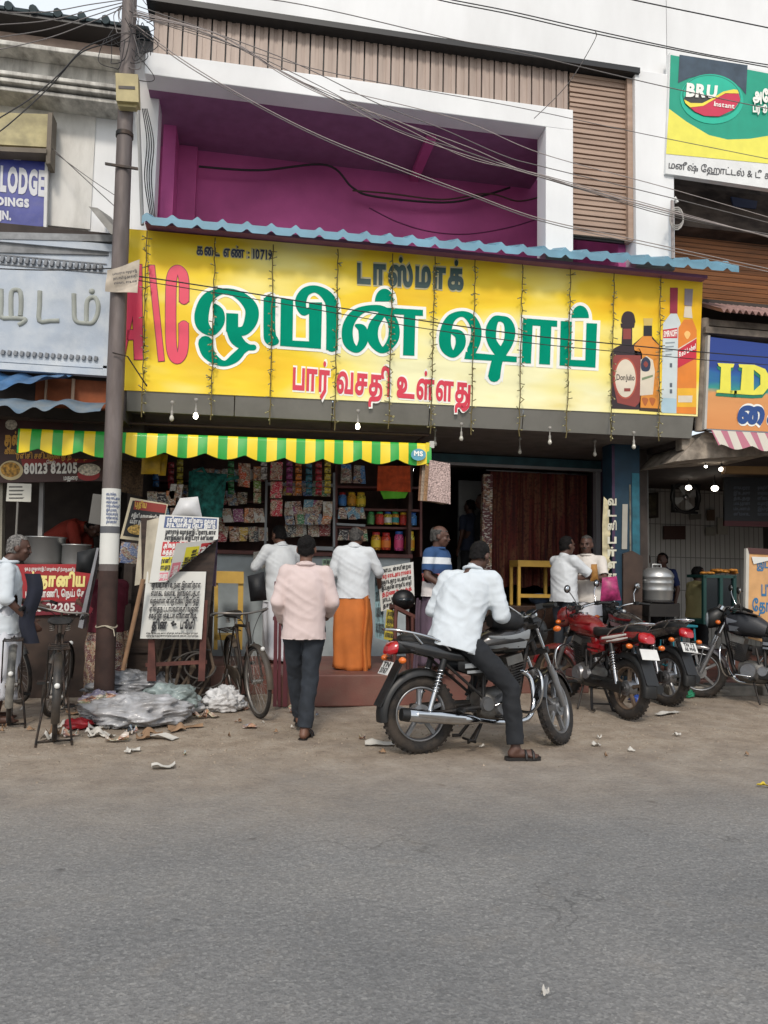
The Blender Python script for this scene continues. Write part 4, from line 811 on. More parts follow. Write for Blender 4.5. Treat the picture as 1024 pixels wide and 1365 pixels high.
# magazines
mags = print_mat('magazine_cover', ['a82c34', '2e5490', 'cfa83a', '3f7a4a', 'c8c2b8', '2a2228', '8a3e6a', 'c87434', '5a8aa0', '8a2a26'], 16)
mags2 = print_mat('newsprint_cover', ['b0aca4', '8a8880', '303030', 'a03028', 'c0bcb4', '5a6a80'], 20)
rm = random.Random(11); k = 0
adj = ['red', 'blue', 'ochre', 'pale', 'dark', 'green', 'faded', 'bright']
colw = ['beside the teal bag', 'under the yellow bags', 'above the kiosk counter', 'next to the pink sachet strip', 'near the grey rack']
rows = [(655, 226, 250, 3, 20), (664, 196, 330, 10, 18), (687, 200, 352, 11, 20), (712, 292, 356, 5, 20), (651, 378, 440, 5, 20), (678, 378, 442, 5, 22), (705, 380, 440, 4, 22), (713, 450, 490, 3, 16), (684, 450, 486, 3, 16), (634, 258, 352, 7, 17), (700, 206, 300, 7, 19), (692, 380, 442, 5, 15)]
ordn = ['first', 'second', 'third', 'fourth', 'fifth', 'sixth', 'seventh', 'eighth', 'ninth', 'tenth', 'eleventh']
rowname = ['short top row under the yellow bags', 'row just above the newspaper stand', 'row level with the teal bag', 'row lying over the counter', 'top rack behind the sachet strip', 'middle rack beside the pink sachets', 'lowest rack behind the reading men', 'bottom shelf beside the sweet jars', 'shelf behind the small jars', 'hanging row under the awning edge', 'row behind the white plastic bag', 'narrow rack behind the pink shirted man']
for ri, (cy, x0, x1, n, hh) in enumerate(rows):
    for i in range(n):
        cx = x0+(x1-x0)*(i+.5)/n+rm.uniform(-1.5, 1.5); w = (x1-x0)/n*.98; h = hh*rm.uniform(.85, 1.1); tl = rm.uniform(-2.5, 2.5); yy = KY+.2-.1*(ri % 3)+rm.uniform(-.05, .05)
        if ri in (0, 1, 2) and cx < 240: yy = KY-.6
        mb = MB(); mb.px([(cx-w/2+tl, cy-h/2), (cx+w/2+tl, cy-h/2), (cx+w/2-tl, cy+h/2), (cx-w/2-tl, cy+h/2)], yy, .008)
        tag(mb.build('magazine', rm.choice([mags, mags, mags2])), 'magazine cover, %s along the %s' % (ordn[i], rowname[ri]), 'magazine', 'magazines displayed in the kiosk')
# biryani poster board and stacked papers beside the pole
pb = empty('poster_board', Y(195, 760, .3), 'black poster board of a yellow rice dish framed in cream beside the pole', 'poster')
mb = MB(); mb.use(flat('cream_frame', 'c8bca0')); mb.px([(174, 663), (224, 672), (212, 724), (160, 718)], .35, .02); mb.use(blk); mb.px([(177, 667), (222, 675), (211, 720), (164, 714)], .345, .002); mb.build('panel', None, pb)
mb = MB(); mb.use(flat('poster_red', '8a2a22')); mb.px([(180, 667), (222, 673), (220, 684), (178, 679)], .342, .001); mb.use(flat('poster_white', 'c5c2ba')); text_px(mb, words(rnd, 2), [(176, 684), (214, 688), (213, 693), (175, 689)], .34, .05); text_px(mb, words(rnd, 2), [(174, 692), (210, 695), (209, 700), (173, 697)], .34, .05); mb.use(flat('poster_yellow', 'c9a040')); text_px(mb, 'புதிய', [(180, 668), (196, 670), (195, 677), (180, 675)], .339, .06); mb.build('lettering', None, pb)
mb = MB(); disc_px(mb, 186, 706, 16, 7, .341, pm('rice_yellow', 'c9a458', .7, var=.6, scale=45)); mb.build('dish_picture', None, pb)
mb = MB(); mb.px([(162, 722), (212, 728), (208, 754), (158, 750)], .36, .05); tag(mb.build('newspaper_stack', print_mat('paper_stack', ['b8b4ac', '90a0c0', 'c0b060', 'a8a8b0', '6878a0'], 26)), 'tilted stack of folded newspapers under the rice dish poster', 'newspapers')
mb = MB(); mb.px([(124, 658), (140, 660), (136, 700), (118, 697)], -.28, .02); mb.use(flat('ink', '55534f')); o = tag(mb.build('paper_sheet', pm('paper_pale', 'b5b2a8', .8, var=.1)), 'curling pale paper sheets pinned beside the pole at the food stall', 'paper')
# dark cabinet behind the news stand
cab = empty('wooden_cabinet', (-.8, .4, 0), 'dark brown old wooden cabinet standing behind the news poster stand', 'cabinet')
oldw = pm('old_dark_wood', '33261f', .75, var=.35, scale=5, stretch=(1, 1, 4), dirt='4a3c32', damt=.4)
mb = MB(); mb.bx((-1.22, .3, .0), (-.36, .54, 1.42)); mb.build('cabinet_body', oldw, cab, bevel=.01)
mb = MB(); mb.bx((-1.24, .27, 1.02), (-.35, .3, 1.06)); mb.bx((-1.24, .27, .5), (-.35, .3, .54)); mb.bx((-.84, .28, .54), (-.8, .3, 1.02)); mb.build('rail', oldw, cab)
# news poster stand
ns = empty('news_stand', (-.7, -.3, 0), 'red brown wooden A-frame stand that holds two newspaper bills', 'stand')
rw = pm('worn_red_wood', '5e3730', .8, var=.3, scale=6)
for a in ([(198, 852), (206, 853), (208, 908), (196, 908)], [(269, 800), (277, 800), (273, 908), (264, 908)]):
    mb = MB(); mb.px(a, -.28, .05); mb.build('leg', rw, ns)
mb = MB(); mb.px([(188, 690), (292, 692), (276, 850), (190, 850)], -.27, .02); mb.build('board', oldw, ns)
mb = MB(); mb.px([(194, 884), (276, 880), (276, 885), (194, 889)], -.25, .03); mb.build('crossbar', rw, ns)
paper = pm('news_white', 'cfcfc9', .8, var=.05, scale=3)
# lower bill
b1 = empty('news_bill', Y(230, 850, -.3), 'white newspaper bill with black Tamil headlines on the stand front', 'newspaper bill')
mb = MB(); A_, B_, C_, D_ = [Y(*p, -.31) for p in ((196, 762), (275, 762), (269, 852), (187, 851))]
mb.grid(lambda u, v: (A_*(1-u)+B_*u)*(1-v)+(D_*(1-u)+C_*u)*v+V((0, -.012*sin(u*5+1)*v-.01*v, 0)), 12, 12, True, (0, .003, 0)); mb.build('sheet', paper, b1)
mb = MB(); mb.use(flat('newsink', '26262a'))
rn = random.Random(3)
for i, y0 in enumerate((776, 787, 797, 808, 817)): text_px(mb, words(rn, 3), [(203-i, y0), (268-i, y0), (267-i, y0+7), (202-i, y0+7)], -.345, .035)
text_px(mb, 'தின', [(203, 827), (223, 827), (222, 838), (202, 838)], -.35, .06); text_px(mb, 'பூமி', [(241, 827), (260, 827), (259, 838), (240, 838)], -.35, .06)
for i in range(7): q = disc(231+rn.uniform(-3, 3), 832+rn.uniform(-3, 3), 1.8, 7); mb.add([Y(a, b, -.35-.0005*i) for a, b in q][::-1], [tuple(range(7))])
for y0 in (843, 846.5): text_px(mb, words(rn, 7), [(195, y0), (264, y0), (264, y0+2), (195, y0+2)], -.352, .04)
mb.build('lettering', None, b1)
# upper bill, curling at its lower corner
b2 = empty('news_bill', Y(240, 775, -.36), 'curling newspaper bill with blue, red and yellow headline bands over the stand', 'newspaper bill')
def bill(u, v, d=0.):
    a, b, c, e = (213, 686), (292, 690), (288, 770), (199, 777)
    x = (a[0]*(1-u)+b[0]*u)*(1-v)+(e[0]*(1-u)+c[0]*u)*v; yy = (a[1]*(1-u)+b[1]*u)*(1-v)+(e[1]*(1-u)+c[1]*u)*v
    cl = max(0, (u+v*1.15-1.42))  # curl of the free corner
    p = Y(x-cl*70, yy-cl*62, -.36); return p+V((0, -.22*cl-.02*sin(u*4)*v-d, 0))
mb = MB(); mb.grid(lambda u, v: bill(u, v), 28, 28, True, (0, .003, 0)); mb.build('sheet', paper, b2)
mb = MB(); mb.grid(lambda u, v: Y(213-28*u-8*v*u, 690+5*u+(84+2*u)*v, -.36)+V((0, .12*u-.015*sin(u*6), 0)), 10, 14, True, (0, .003, 0)); mb.build('side_sheet', pm('aged_paper', 'b9b19f', .85, var=.15), b2)
def bband(mb, v0, v1, m, u0=.1, u1=.97, d=.003): mb.use(m); mb.grid(lambda u, v: bill(u0+(u1-u0)*u, v0+(v1-v0)*v, d), 20, 4)
def btext(mb, s, v0, v1, m, u0=.12, u1=.95, d=.006, w=.045):
    mb.use(m); vs, ts, Wd = layout(s, w); mb.add([bill(u0+(u1-u0)*x/Wd, v1-(v1-v0)*y/.7, d) for x, y in vs], ts)
inkb, inkr, inky = flat('band_blue', '4a5a80'), flat('band_red', 'b8383c'), flat('band_yellow', 'd2c83a')
mb = MB(); bband(mb, .02, .19, inkb, .1, .97); bband(mb, .40, .61, inkr, .12, .95); bband(mb, .63, .83, inky, .14, .9); bband(mb, .86, .98, flat('band_pink', 'cf7a88'), .14, .62); mb.build('colour_band', None, b2)
mb = MB(); wh = flat('band_white', 'dadad6'); ik = flat('newsink', '26262a')
for v0, m_, u1 in ((.035, wh, .95), (.11, wh, .95), (.215, ik, .96), (.305, ik, .93), (.42, wh, .9), (.52, wh, .88), (.65, ik, .84), (.745, ik, .7), (.875, wh, .56)): btext(mb, words(rn, 3), v0, v0+.065, m_, .14, u1)
mb.build('lettering', None, b2)
packet('plastic_bag', [(240, 664), (264, 662), (270, 692), (226, 692)], -.3, pm('white_plastic', 'c9c9c9', .4, var=.08), 'crumpled white plastic bag on top of the news poster stand', 'bag', None, .1, 1)
mb = MB(); mb.tube([Y(191, 772, -.5), Y(164, 893, -.45)], .022, 8); tag(mb.build('stick', pm('stick_wood', '8a6b50', .8, var=.2)), 'bare wooden stick leaning against the news poster stand', 'stick')
cloth('hanging_cloth', [(281, 712), (291, 712), (288, 782), (280, 780)], -.2, pm('mauve_cloth', '6a5a6c', .9, var=.3), 'mauve grey cloth hanging at the side of the news stand', 'cloth', None, .02)
# sticks and cables bundled under the stand
rs = random.Random(8)
for i in range(7):
    x = 205+i*12; mb = MB(); mb.tube([Y(x+rs.uniform(-6, 6), 850, -.05), Y(x+rs.uniform(-10, 10), 890, -.12), Y(x-12+rs.uniform(-16, 16), 935, -.2)], [.016, .02, .014], 7)
    tag(mb.build('branch', pm('dry_branch', '5a4c3e', .9, var=.35)), 'dry grey branch, one of a loose bundle under the news stand', 'branch', 'dry branches under the news stand')
for i in range(5):
    cx, cy, r = 260+rs.uniform(-25, 30), 895+rs.uniform(-10, 10), rs.uniform(18, 34); mb = MB()
    mb.tube([Y(cx+r*cos(a)*1.1, cy+r*.9*sin(a), -.02-.05*i) for a in [2*pi*k/22*(.8) for k in range(23)]], .011, 6); tag(mb.build('cable_coil', flat('old_cable', '3c3834', .7)), 'old dark cable loop lying in the bundle under the news stand', 'cable', 'old cable loops under the news stand')
# yellow chair
yc = empty('yellow_chair', Y(310, 862, 1.0), 'yellow painted wooden chair standing between the cabinet and the bicycle', 'chair')
yel = pm('yellow_paint', 'c9a24a', .55, var=.12, scale=4, dirt='8a6a30', damt=.4)
mb = MB(); mb.px([(286, 761), (325, 762), (325, 778), (286, 777)], 1.0, .03); mb.build('backrest', yel, yc)
for a in ([(318, 762), (325, 762), (323, 866), (316, 866)], [(286, 762), (291, 762), (290, 866), (285, 866)]): mb = MB(); mb.px(a, 1.03, .04); mb.build('leg', yel, yc)
mb = MB(); mb.px([(286, 846), (320, 847), (320, 854), (286, 853)], 1.03, .3); mb.build('seat', yel, yc)
# maroon railing post at the pavement corner
rl = empty('railing', (.42, -.4, 0), 'short maroon painted pipe railing at the corner of the pavement', 'railing')
for i, (x0, x1) in enumerate(((366, 371), (372, 376), (379, 385))):
    mb = MB(); mb.px([(x0, 775+3*i), (x1, 775+3*i), (x1-2, 942), (x0-2, 942)], -.42+.04*i, .025); mb.build('post', pm('maroon_pipe', '55222a', .5, var=.15), rl)
mb = MB(); mb.px([(364, 822), (384, 823), (384, 828), (364, 827)], -.40, .02); mb.build('crossbar', MATS['maroon_pipe'], rl)
# headline boards leaning at the counter
def bill_board(name, pts, y, base, lab, lines, acc=None, seed=1):
    e = empty(name, Y((pts[3][0]+pts[2][0])/2, (pts[3][1]+pts[2][1])/2, y), lab, 'newspaper bill'); mb = MB(); mb.use(base); mb.px(pts, y, .01); mb.build('sheet', None, e)
    mb = MB(); r = random.Random(seed); q = [Y(*p, y-.004) for p in pts]
    at = lambda u, v: (q[0]*(1-u)+q[1]*u)*(1-v)+(q[3]*(1-u)+q[2]*u)*v
    for i in range(lines):
        v0 = .04+.94*i/lines; mb.use(acc if acc and i % 3 == 1 else ik); text_q(mb, words(r, 2+i % 2), [at(.07, v0), at(.93, v0), at(.93, v0+.62/lines), at(.07, v0+.62/lines)], .05)
    mb.build('lettering', None, e)
bill_board('news_bill', [(503, 757), (551, 749), (553, 805), (508, 815)], .4, paper, 'newspaper headline bill with bold black lines behind the motorcyclist', 7, inkr, 4)
bill_board('news_bill', [(500, 765), (506, 757), (515, 855), (500, 850)], .45, pm('pale_blue_paper', '8fb0b8', .8), 'pale blue poster edge showing beside the bold headline bill', 4, None, 5)
bill_board('news_bill', [(516, 812), (531, 815), (527, 855), (512, 852)], .1, pm('yellow_bill', 'b8a83a', .8), 'small yellow and black bill leaning below the headline bill', 4, None, 6)
bill_board('news_bill', [(430, 745), (447, 745), (446, 775), (429, 775)], KY-.3, pm('green_bill', '8aa890', .8), 'small greenish paper hanging from the kiosk counter between two men', 4, inkr, 7)
# ================================================================== DOORWAY
m = bpy.data.materials.new('curtain_print'); m.use_nodes = True; t = m.node_tree; tc = nd(t, 'ShaderNodeTexCoord'); mp = nd(t, 'ShaderNodeMapping'); mp.inputs['Scale'].default_value = (9, 1, .5); t.links.new(tc.outputs['Object'], mp.inputs[0])
n_ = nd(t, 'ShaderNodeTexNoise', i_Scale=1.4, i_Detail=3.); t.links.new(mp.outputs[0], n_.inputs[0]); n2 = nd(t, 'ShaderNodeTexNoise', i_Scale=26., i_Detail=4.); t.links.new(tc.outputs['Object'], n2.inputs[0])
t.links.new(mixc(t, ramp(t, n2.outputs[0], [(.5, 0.), (.62, .6)]), ramp(t, n_.outputs[0], [(.3, '3a1010'), (.46, '5c2018'), (.55, '6a4630'), (.62, '501816'), (.75, '2c0c0c')]), '2c0c0c'), t.nodes['Principled BSDF'].inputs[0]); t.nodes['Principled BSDF'].inputs['Roughness'].default_value = .85
cu = empty('curtain', (4.2, 2.35, 1.26), 'dark red brown striped curtain drawn across the bar doorway', 'curtain')
def curt(u, v): x = 3.46+1.52*u; return (x, 2.34+.035*sin(u*62+sin(u*11)*2)*(.5+.5*v)+.015*sin(u*23), 2.93-1.68*v+.02*sin(u*31)*v)
mb = MB(); mb.grid(curt, 220, 10, True, (0, .004, 0)); mb.build('fabric', m, cu); mb = MB(); mb.use(steel); mb.cyl((3.4, 2.33, 2.94), (5.0, 2.33, 2.94), .012, n=8); mb.build('rod', None, cu)
mb = MB(); mb.px([(645, 632), (657, 632), (655, 785), (641, 785)], 2.3, .1); tag(mb.build('papered_board', print_mat('poster_blue', ['1c2a4a', '30406a', '5a2024', '8a8a90', '20304a', '402028'], 9)), 'narrow panel papered with blue and red posters beside the curtain', 'panel')
yt = empty('yellow_table', (4.0, 2.0, .99), 'small yellow wooden table standing before the curtain', 'table')
mb = MB(); mb.bx((3.72, 1.84, 1.53), (4.3, 2.2, 1.62)); mb.build('table_top', yel, yt, bevel=.004)
for x in (3.74, 4.26):
    for y in (1.86, 2.17): mb = MB(); mb.bx((x-.02, y-.02, .99), (x+.02, y+.02, 1.53)); mb.build('leg', yel, yt)
mb = MB(); mb.bx((3.75, 1.85, 1.1), (4.26, 1.88, 1.15)); mb.build('stretcher', yel, yt)
mb = MB(); mb.ell((4.1, 2.0, 1.08), (.16, .1, .08)); tag(mb.build('bundle', pm('blue_bundle', '3a4a60', .7, var=.3)), 'small blue cloth bundle lying under the yellow table', 'bundle')
# ================================================================== HOTEL FITTINGS
wf = empty('wall_fan', Y(915, 660, 3.6), 'round wall fan in a black frame hanging in the hotel room', 'fan')
mb = MB(); mb.use(blk); c = Y(914, 663, 3.6); T = M.Translation(c) @ M.Rotation(pi/2, 4, 'X')
mb.tube([c+V((.26*cos(a), 0, .26*sin(a))) for a in [2*pi*k/28 for k in range(28)]], .03, 8, True)
for p in ([(897, 646), (900, 646), (900, 682), (897, 682)], [(930, 644), (934, 644), (932, 680), (929, 680)], [(904, 632), (907, 632), (907, 650), (904, 650)], [(926, 632), (929, 632), (929, 650), (926, 650)], [(897, 680), (931, 682), (931, 685), (897, 683)]): mb.px(p, 3.58, .06)
mb.build('frame', None, wf); mb = MB(); mb.use(flat('fan_grey', '8f9192', .4))
for k in range(4):
    a = k*pi/2+.4; mb.add([c+V((cos(a+d)*r, s, sin(a+d)*r)) for r, d, s in ((.05, -.4, .0), (.22, -.35, .03), (.23, .3, -.02), (.05, .4, .0))], [(0, 1, 2, 3)])
mb.build('blade', None, wf); mb = MB(); mb.use(steel); mb.ell(c, (.055, .05, .055)); mb.build('hub', None, wf)
glow = pm('lamp_glow', 'fff6e6', emit=7., var=0)
for px_, py_, y, r, lab in ((918, 650, 3.0, .05, 'glowing lamp hanging in front of the wall fan'), (953, 651, 2.5, .055, 'glowing compact lamp hanging right of the wall fan'), (962, 625.5, .7, .035, 'glowing bulb under the hotel ceiling edge'), (845.5, 633, 1.2, .02, 'small bright bulb glimpsed beside the blue column'), (941, 622, .6, .02, 'tiny unlit looking bulb under the stained concrete bracket')):
    c = Y(px_, py_, y); e = empty('hanging_lamp', c, lab, 'lamp', 'lamps in the hotel room'); mb = MB(); mb.ell(c, (r, r, r*.8)); mb.build('bulb', glow, e); mb = MB(); mb.use(blk); mb.cyl(c+V((0, 0, r*.6)), c+V((0, 0, r*2)), r*.4, n=8); mb.cyl(c+V((0, 0, r*2)), V((c.x, c.y, 3.06)), .006, n=5); mb.build('holder', None, e)
mb = MB(); mb.use(flat('picture_frame', '2c2418')); mb.px([(853, 658), (878, 656), (878, 690), (854, 692)], 4.3, .03); mb.use(pm('old_print', '4a4634', .6, var=.6, scale=9)); mb.px([(856, 661), (875, 659), (875, 687), (857, 689)], 4.29, .01); tag(mb.build('framed_picture'), 'dark framed old picture on the hotel back wall', 'picture')
for p, c, lab in (([(943, 680), (953, 679), (953, 694), (943, 694)], '5a4a3a', 'brown notice sheet on the wall under the compact lamp'), ([(957, 690), (972, 691), (971, 713), (957, 712)], '9a988e', 'white calendar hanging on the hotel back wall'), ([(941, 703), (954, 702), (954, 714), (941, 714)], '8a8a80', 'small pale notice beside the calendar'), ([(920, 686), (935, 685), (935, 692), (920, 693)], '6a6a64', 'small lettered sticker under the wall fan'), ([(885, 701), (914, 701), (914, 719), (885, 719)], '3a2018', 'dark red brown board on the hotel wall behind the diners')):
    mb = MB(); mb.px(p, 4.34, .02); tag(mb.build('notice', flat('notice_'+c, c)), lab, 'notice')
mn = empty('menu_board', Y(1000, 700, 2.2), 'dark menu board with faint white lines hung across the hotel room', 'menu board'); mb = MB(); mb.use(flat('menu_dark', '14161a')); mb.px([(966, 636), (1100, 638), (1100, 700), (966, 696)], 2.2, .04); mb.use(flat('menu_red', '4a1218')); mb.px([(966, 694), (1100, 697), (1100, 704), (966, 701)], 2.19, .04); mb.build('panel', None, mn)
mb = MB(); mb.use(flat('menu_chalk', '4a505a'))
for i in range(6): text_px(mb, words(rnd, 1), [(978, 648+7*i), (1000, 648+7*i), (1000, 652+7*i), (978, 652+7*i)], 2.195, .03); text_px(mb, words(rnd, 1), [(1010, 648+7*i), (1026, 648+7*i), (1026, 652+7*i), (1010, 652+7*i)], 2.195, .03)
mb.build('lettering', None, mn)
# idli steamer on its stove
st = empty('steamer', Y(876, 800, .75), 'tall aluminium idli steamer with domed lid beside the brown board', 'steamer')
c = Y(876, 800, .75); r = .2; h = (Y(876, 756, .75)-c).length; T = M.Translation(c)
mb = MB(); mb.lathe([(r*.9, 0), (r*.95, .02), (r*.98, h*.28), (r*1.02, h*.3), (r*.98, h*.34), (r, h*.5), (r*1.03, h*.52), (r*1.0, h*.55), (r*1.0, h*.66), (r*1.04, h*.68), (r*1.04, h*.71)], 32, T); mb.build('pot_body', alu, st)
mb = MB(); mb.lathe([(r*1.05, h*.71), (r*1.02, h*.78), (r*.85, h*.9), (r*.55, h*.98), (.01, h)], 32, T); mb.build('lid', alu, st)
mb = MB(); mb.tube([c+V((-.06, 0, h-.005)), c+V((-.06, 0, h+.035)), c+V((.06, 0, h+.035)), c+V((.06, 0, h-.005))], .009, 6); mb.build('lid_handle', alu, st)
for s in (-1, 1): mb = MB(); mb.tube([c+V((s*r*1.0, -.05, h*.6)), c+V((s*r*1.18, 0, h*.55)), c+V((s*r*1.0, .05, h*.6))], .008, 6); mb.build('handle', alu, st)
sv = empty('stove', (c.x, c.y, .0), 'blackened iron stove stand under the steamer', 'stove'); mb = MB(); mb.use(pm('soot_iron', '1d1a18', .7, var=.3)); mb.tube([c+V((.19*cos(a), .19*sin(a), -.015)) for a in [2*pi*k/20 for k in range(20)]], .014, 6, True); mb.box(c+V((0, 0, -.12)), (.42, .36, .16)); mb.build('burner', None, sv)
for sx in (-1, 1):
    for sy in (-1, 1): mb = MB(); mb.tube([c+V((sx*.2, sy*.16, -.03)), V((c.x+sx*.2, c.y+sy*.16, .0))], .014, 6); mb.build('leg', MATS['soot_iron'], sv)
# stool, snack table, orange board
def stool(name, x, y, z0, z1, w, m, lab):
    e = empty(name, (x, y, z0), lab, 'stool'); mb = MB(); mb.box((x, y, z1-.015), (w, w, .03)); mb.build('seat', m, e, bevel=.008)
    for sx in (-1, 1):
        for sy in (-1, 1): mb = MB(); mb.tube([(x+sx*w*.4, y+sy*w*.4, z1-.02), (x+sx*w*.47, y+sy*w*.47, z0)], .013, 6); mb.build('leg', m, e)
    mb = MB(); mb.tube([(x+sx*w*.44, y+sy*w*.44, z0+.14) for sx, sy in ((-1, -1), (1, -1), (1, 1), (-1, 1))], .009, 6, True); mb.build('stretcher', m, e)
p = Y(903, 832, .75); stool('stool', p.x, p.y, .15, p.z, .36, pm('turquoise_paint', '1f7a8a', .5, var=.15), 'turquoise steel stool on the red floor behind the parked motorcycles')
stb = empty('snack_table', Y(963, 800, 1.2), 'green painted glass sided snack cabinet heaped with fried snacks', 'cabinet'); gp = pm('green_case', '163e3a', .5, var=.15); tp = Y(960, 768, 1.2); bt_ = Y(960, 810, 1.2); mb = MB(); mb.use(gp)
for x0 in (938, 960, 978): mb.px([(x0, 768), (x0+4, 768), (x0+4, 830), (x0, 830)], 1.2, .05)
mb.px([(938, 766), (982, 767), (982, 771), (938, 770)], 1.2, .4); mb.px([(938, 826), (982, 826), (982, 832), (938, 832)], 1.2, .4); mb.build('frame', None, stb)
mb = MB(); mb.use(flat('case_glass', '141a1e', .1)); mb.px([(940, 770), (980, 771), (980, 828), (940, 828)], 1.23, .02); mb.build('glass', None, stb)
rs = random.Random(2)
for i in range(16):
    q = Y(937+rs.random()*42, 764-rs.random()*4, 1.2+rs.random()*.3); mb = MB(); mb.ell(q, (.075, .06, .025), 10, 6, R=M.Rotation(rs.random()*3, 3, 'Z')); tag(mb.build('fried_snack', pm('fried', 'b87a2c', .6, var=.5, scale=25)), 'golden fried snack in the heap on the green cabinet', 'snack', 'fried snacks on the green cabinet')
ob = empty('orange_board', Y(1015, 862, -.15), 'pale orange standing board with outlined blue Tamil letters and a torn corner', 'sign'); mb = MB(); mb.use(pm('pale_orange', 'c99a66', .6, var=.12, dirt='b58a60', damt=.4)); mb.px([(996, 733), (1075, 738), (1075, 870), (994, 850)], -.15, .03); mb.build('panel', None, ob)
mb = MB(); mb.use(flat('frame_maroon', '4a2a26')); mb.px([(997, 730), (1076, 735), (1076, 742), (999, 738)], -.16, .04); mb.use(flat('aged_white', 'b8b4aa')); mb.px([(995, 731), (999, 731), (997, 852), (993, 850)], -.155, .04); mb.use(paper); mb.prism([Y(1002, 742, -.17), Y(1030, 743, -.17), Y(1030, 746, -.17), Y(1005, 752, -.17)], (0, .004, 0)); mb.build('frame', None, ob)
mb = MB(); mb.use(flat('board_blue', '2f6a94'))
for s, q in (('இட்லி', [(1009, 748), (1040, 748), (1040, 757), (1009, 757)]), ('பூரி', [(1015, 776), (1045, 776), (1045, 794), (1015, 794)]), ('தோசை', [(1003, 800), (1050, 802), (1050, 816), (1003, 814)]), ('வடை', [(1009, 834), (1048, 836), (1048, 846), (1009, 844)])): text_px(mb, s, q, -.154, .03)
mb.build('lettering', None, ob)
pa = empty('striped_awning', Y(990, 600, -.1), 'faded pink and white striped awning below the blue and orange sign', 'awning'); m = bpy.data.materials.new('pink_stripe'); m.use_nodes = True; t = m.node_tree; tc = nd(t, 'ShaderNodeTexCoord'); sp = nd(t, 'ShaderNodeSeparateXYZ'); t.links.new(tc.outputs['Object'], sp.inputs[0]); mm = nd(t, 'ShaderNodeMath', operation='MULTIPLY_ADD'); t.links.new(sp.outputs[0], mm.inputs[0]); mm.inputs[1].default_value = 1/.2; mm.inputs[2].default_value = 40.28; fr = nd(t, 'ShaderNodeMath', operation='FRACT'); t.links.new(mm.outputs[0], fr.inputs[0]); t.links.new(ramp(t, fr.outputs[0], [(0, 'a86878'), (.44, 'a86878'), (.45, 'beb8ac'), (1, 'beb8ac')], 'CONSTANT'), t.nodes['Principled BSDF'].inputs[0]); t.nodes['Principled BSDF'].inputs['Roughness'].default_value = .8
pA = Y(955, 573, -.15); mb = MB(); mb.grid(lambda u, v: (pA.x+3.5*u, -.05-.14*v-.02*sin(u*60)*v, pA.z+.02-.2*v-.05*v*abs(sin((pA.x+3.5*u)*8))), 120, 8, True, (0, .006, 0)); mb.build('canopy', m, pa); mb = MB(); mb.use(steel); mb.tube([(pA.x-.05, -.04, pA.z+.02), (pA.x+3.5, -.04, pA.z+.05)], .014, 6); mb.build('frame', None, pa)
# ================================================================== PEOPLE
def caps(mb, a, b, r0, r1, n=14):
    """tapered limb with round ends"""
    a, b = V(a), V(b); d = b-a; x, y, z = frame(a, b); R = []
    for k in range(5):
        t = -pi/2+pi/2*k/4*.98; R.append([a+z*(r0*sin(t))+(x*cos(2*pi*i/n)+y*sin(2*pi*i/n))*max(r0*cos(t), r0*.03) for i in range(n)])
    for k in range(5):
        t = pi/2*k/4*.98; R.append([b+z*(r1*sin(t))+(x*cos(2*pi*i/n)+y*sin(2*pi*i/n))*max(r1*cos(t), r1*.03) for i in range(n)])
    mb.rings(R)
def blobmesh(mb, voxel=.01, smooth=6, sf=.6):
    me = bpy.data.meshes.new('tmp'); me.from_pydata(mb.v, [], mb.f); o = bpy.data.objects.new('tmp', me); COL.objects.link(o)
    r = o.modifiers.new('r', 'REMESH'); r.mode = 'VOXEL'; r.voxel_size = voxel
    s = o.modifiers.new('s', 'SMOOTH'); s.iterations = smooth; s.factor = sf
    dg = bpy.context.evaluated_depsgraph_get(); m2 = bpy.data.meshes.new_from_object(o.evaluated_get(dg))
    n = len(m2.vertices); co = np.empty(n*3, np.float32); m2.vertices.foreach_get('co', co); no = np.empty(n*3, np.float32); m2.vertices.foreach_get('normal', no)
    fs = [tuple(p.vertices) for p in m2.polygons]
    bpy.data.objects.remove(o); bpy.data.meshes.remove(me); bpy.data.meshes.remove(m2)
    return co.reshape(-1, 3), no.reshape(-1, 3), fs
def folds(co, no, amp, seed, axes=(6, 6, 2.2)):
    for i in range(len(co)):
        x, y, z = co[i]; q = noise.noise((x*axes[0]+seed, y*axes[1], z*axes[2])) + .5*noise.noise((x*axes[0]*2.3, y*axes[1]*2.3+seed, z*axes[2]*2.6))
        q2 = max(-.6, 1-abs(noise.noise((x*6+z*8+seed, y*6-z*5, z*7+x*4)))*3.0) + .4*max(-.4, 1-abs(noise.noise((x*12-z*8, y*12+seed, z*9+y*5)))*3.5)
        co[i] += no[i]*amp*(q*.85+.32*q2)
    return co
def cutmesh(co, fs, keep):
    ids = {i for i in range(len(co)) if keep[i]}; fs = [f for f in fs if all(i in ids for i in f)]
    used = sorted({i for f in fs for i in f}); mp = {u: k for k, u in enumerate(used)}
    return co[used], [tuple(mp[i] for i in f) for f in fs]
def snap(co, p, n, rad, tol=.019):
    """cut plane: vertices just past it are drawn back onto it; returns what stays"""
    p, n = np.array(p), np.array(n); d = (co-p)@n; near = np.linalg.norm(co-p, axis=1) < rad; m = near & (d > 0) & (d < tol); co[m] -= d[m][:, None]*n
    return ~(near & (d >= tol))
def put(name, co, fs, mat, parent):
    mb = MB(); mb.use(mat); mb.add([V(map(float, c)) for c in co], fs, True); return mb.build(name, None, parent, local=True)
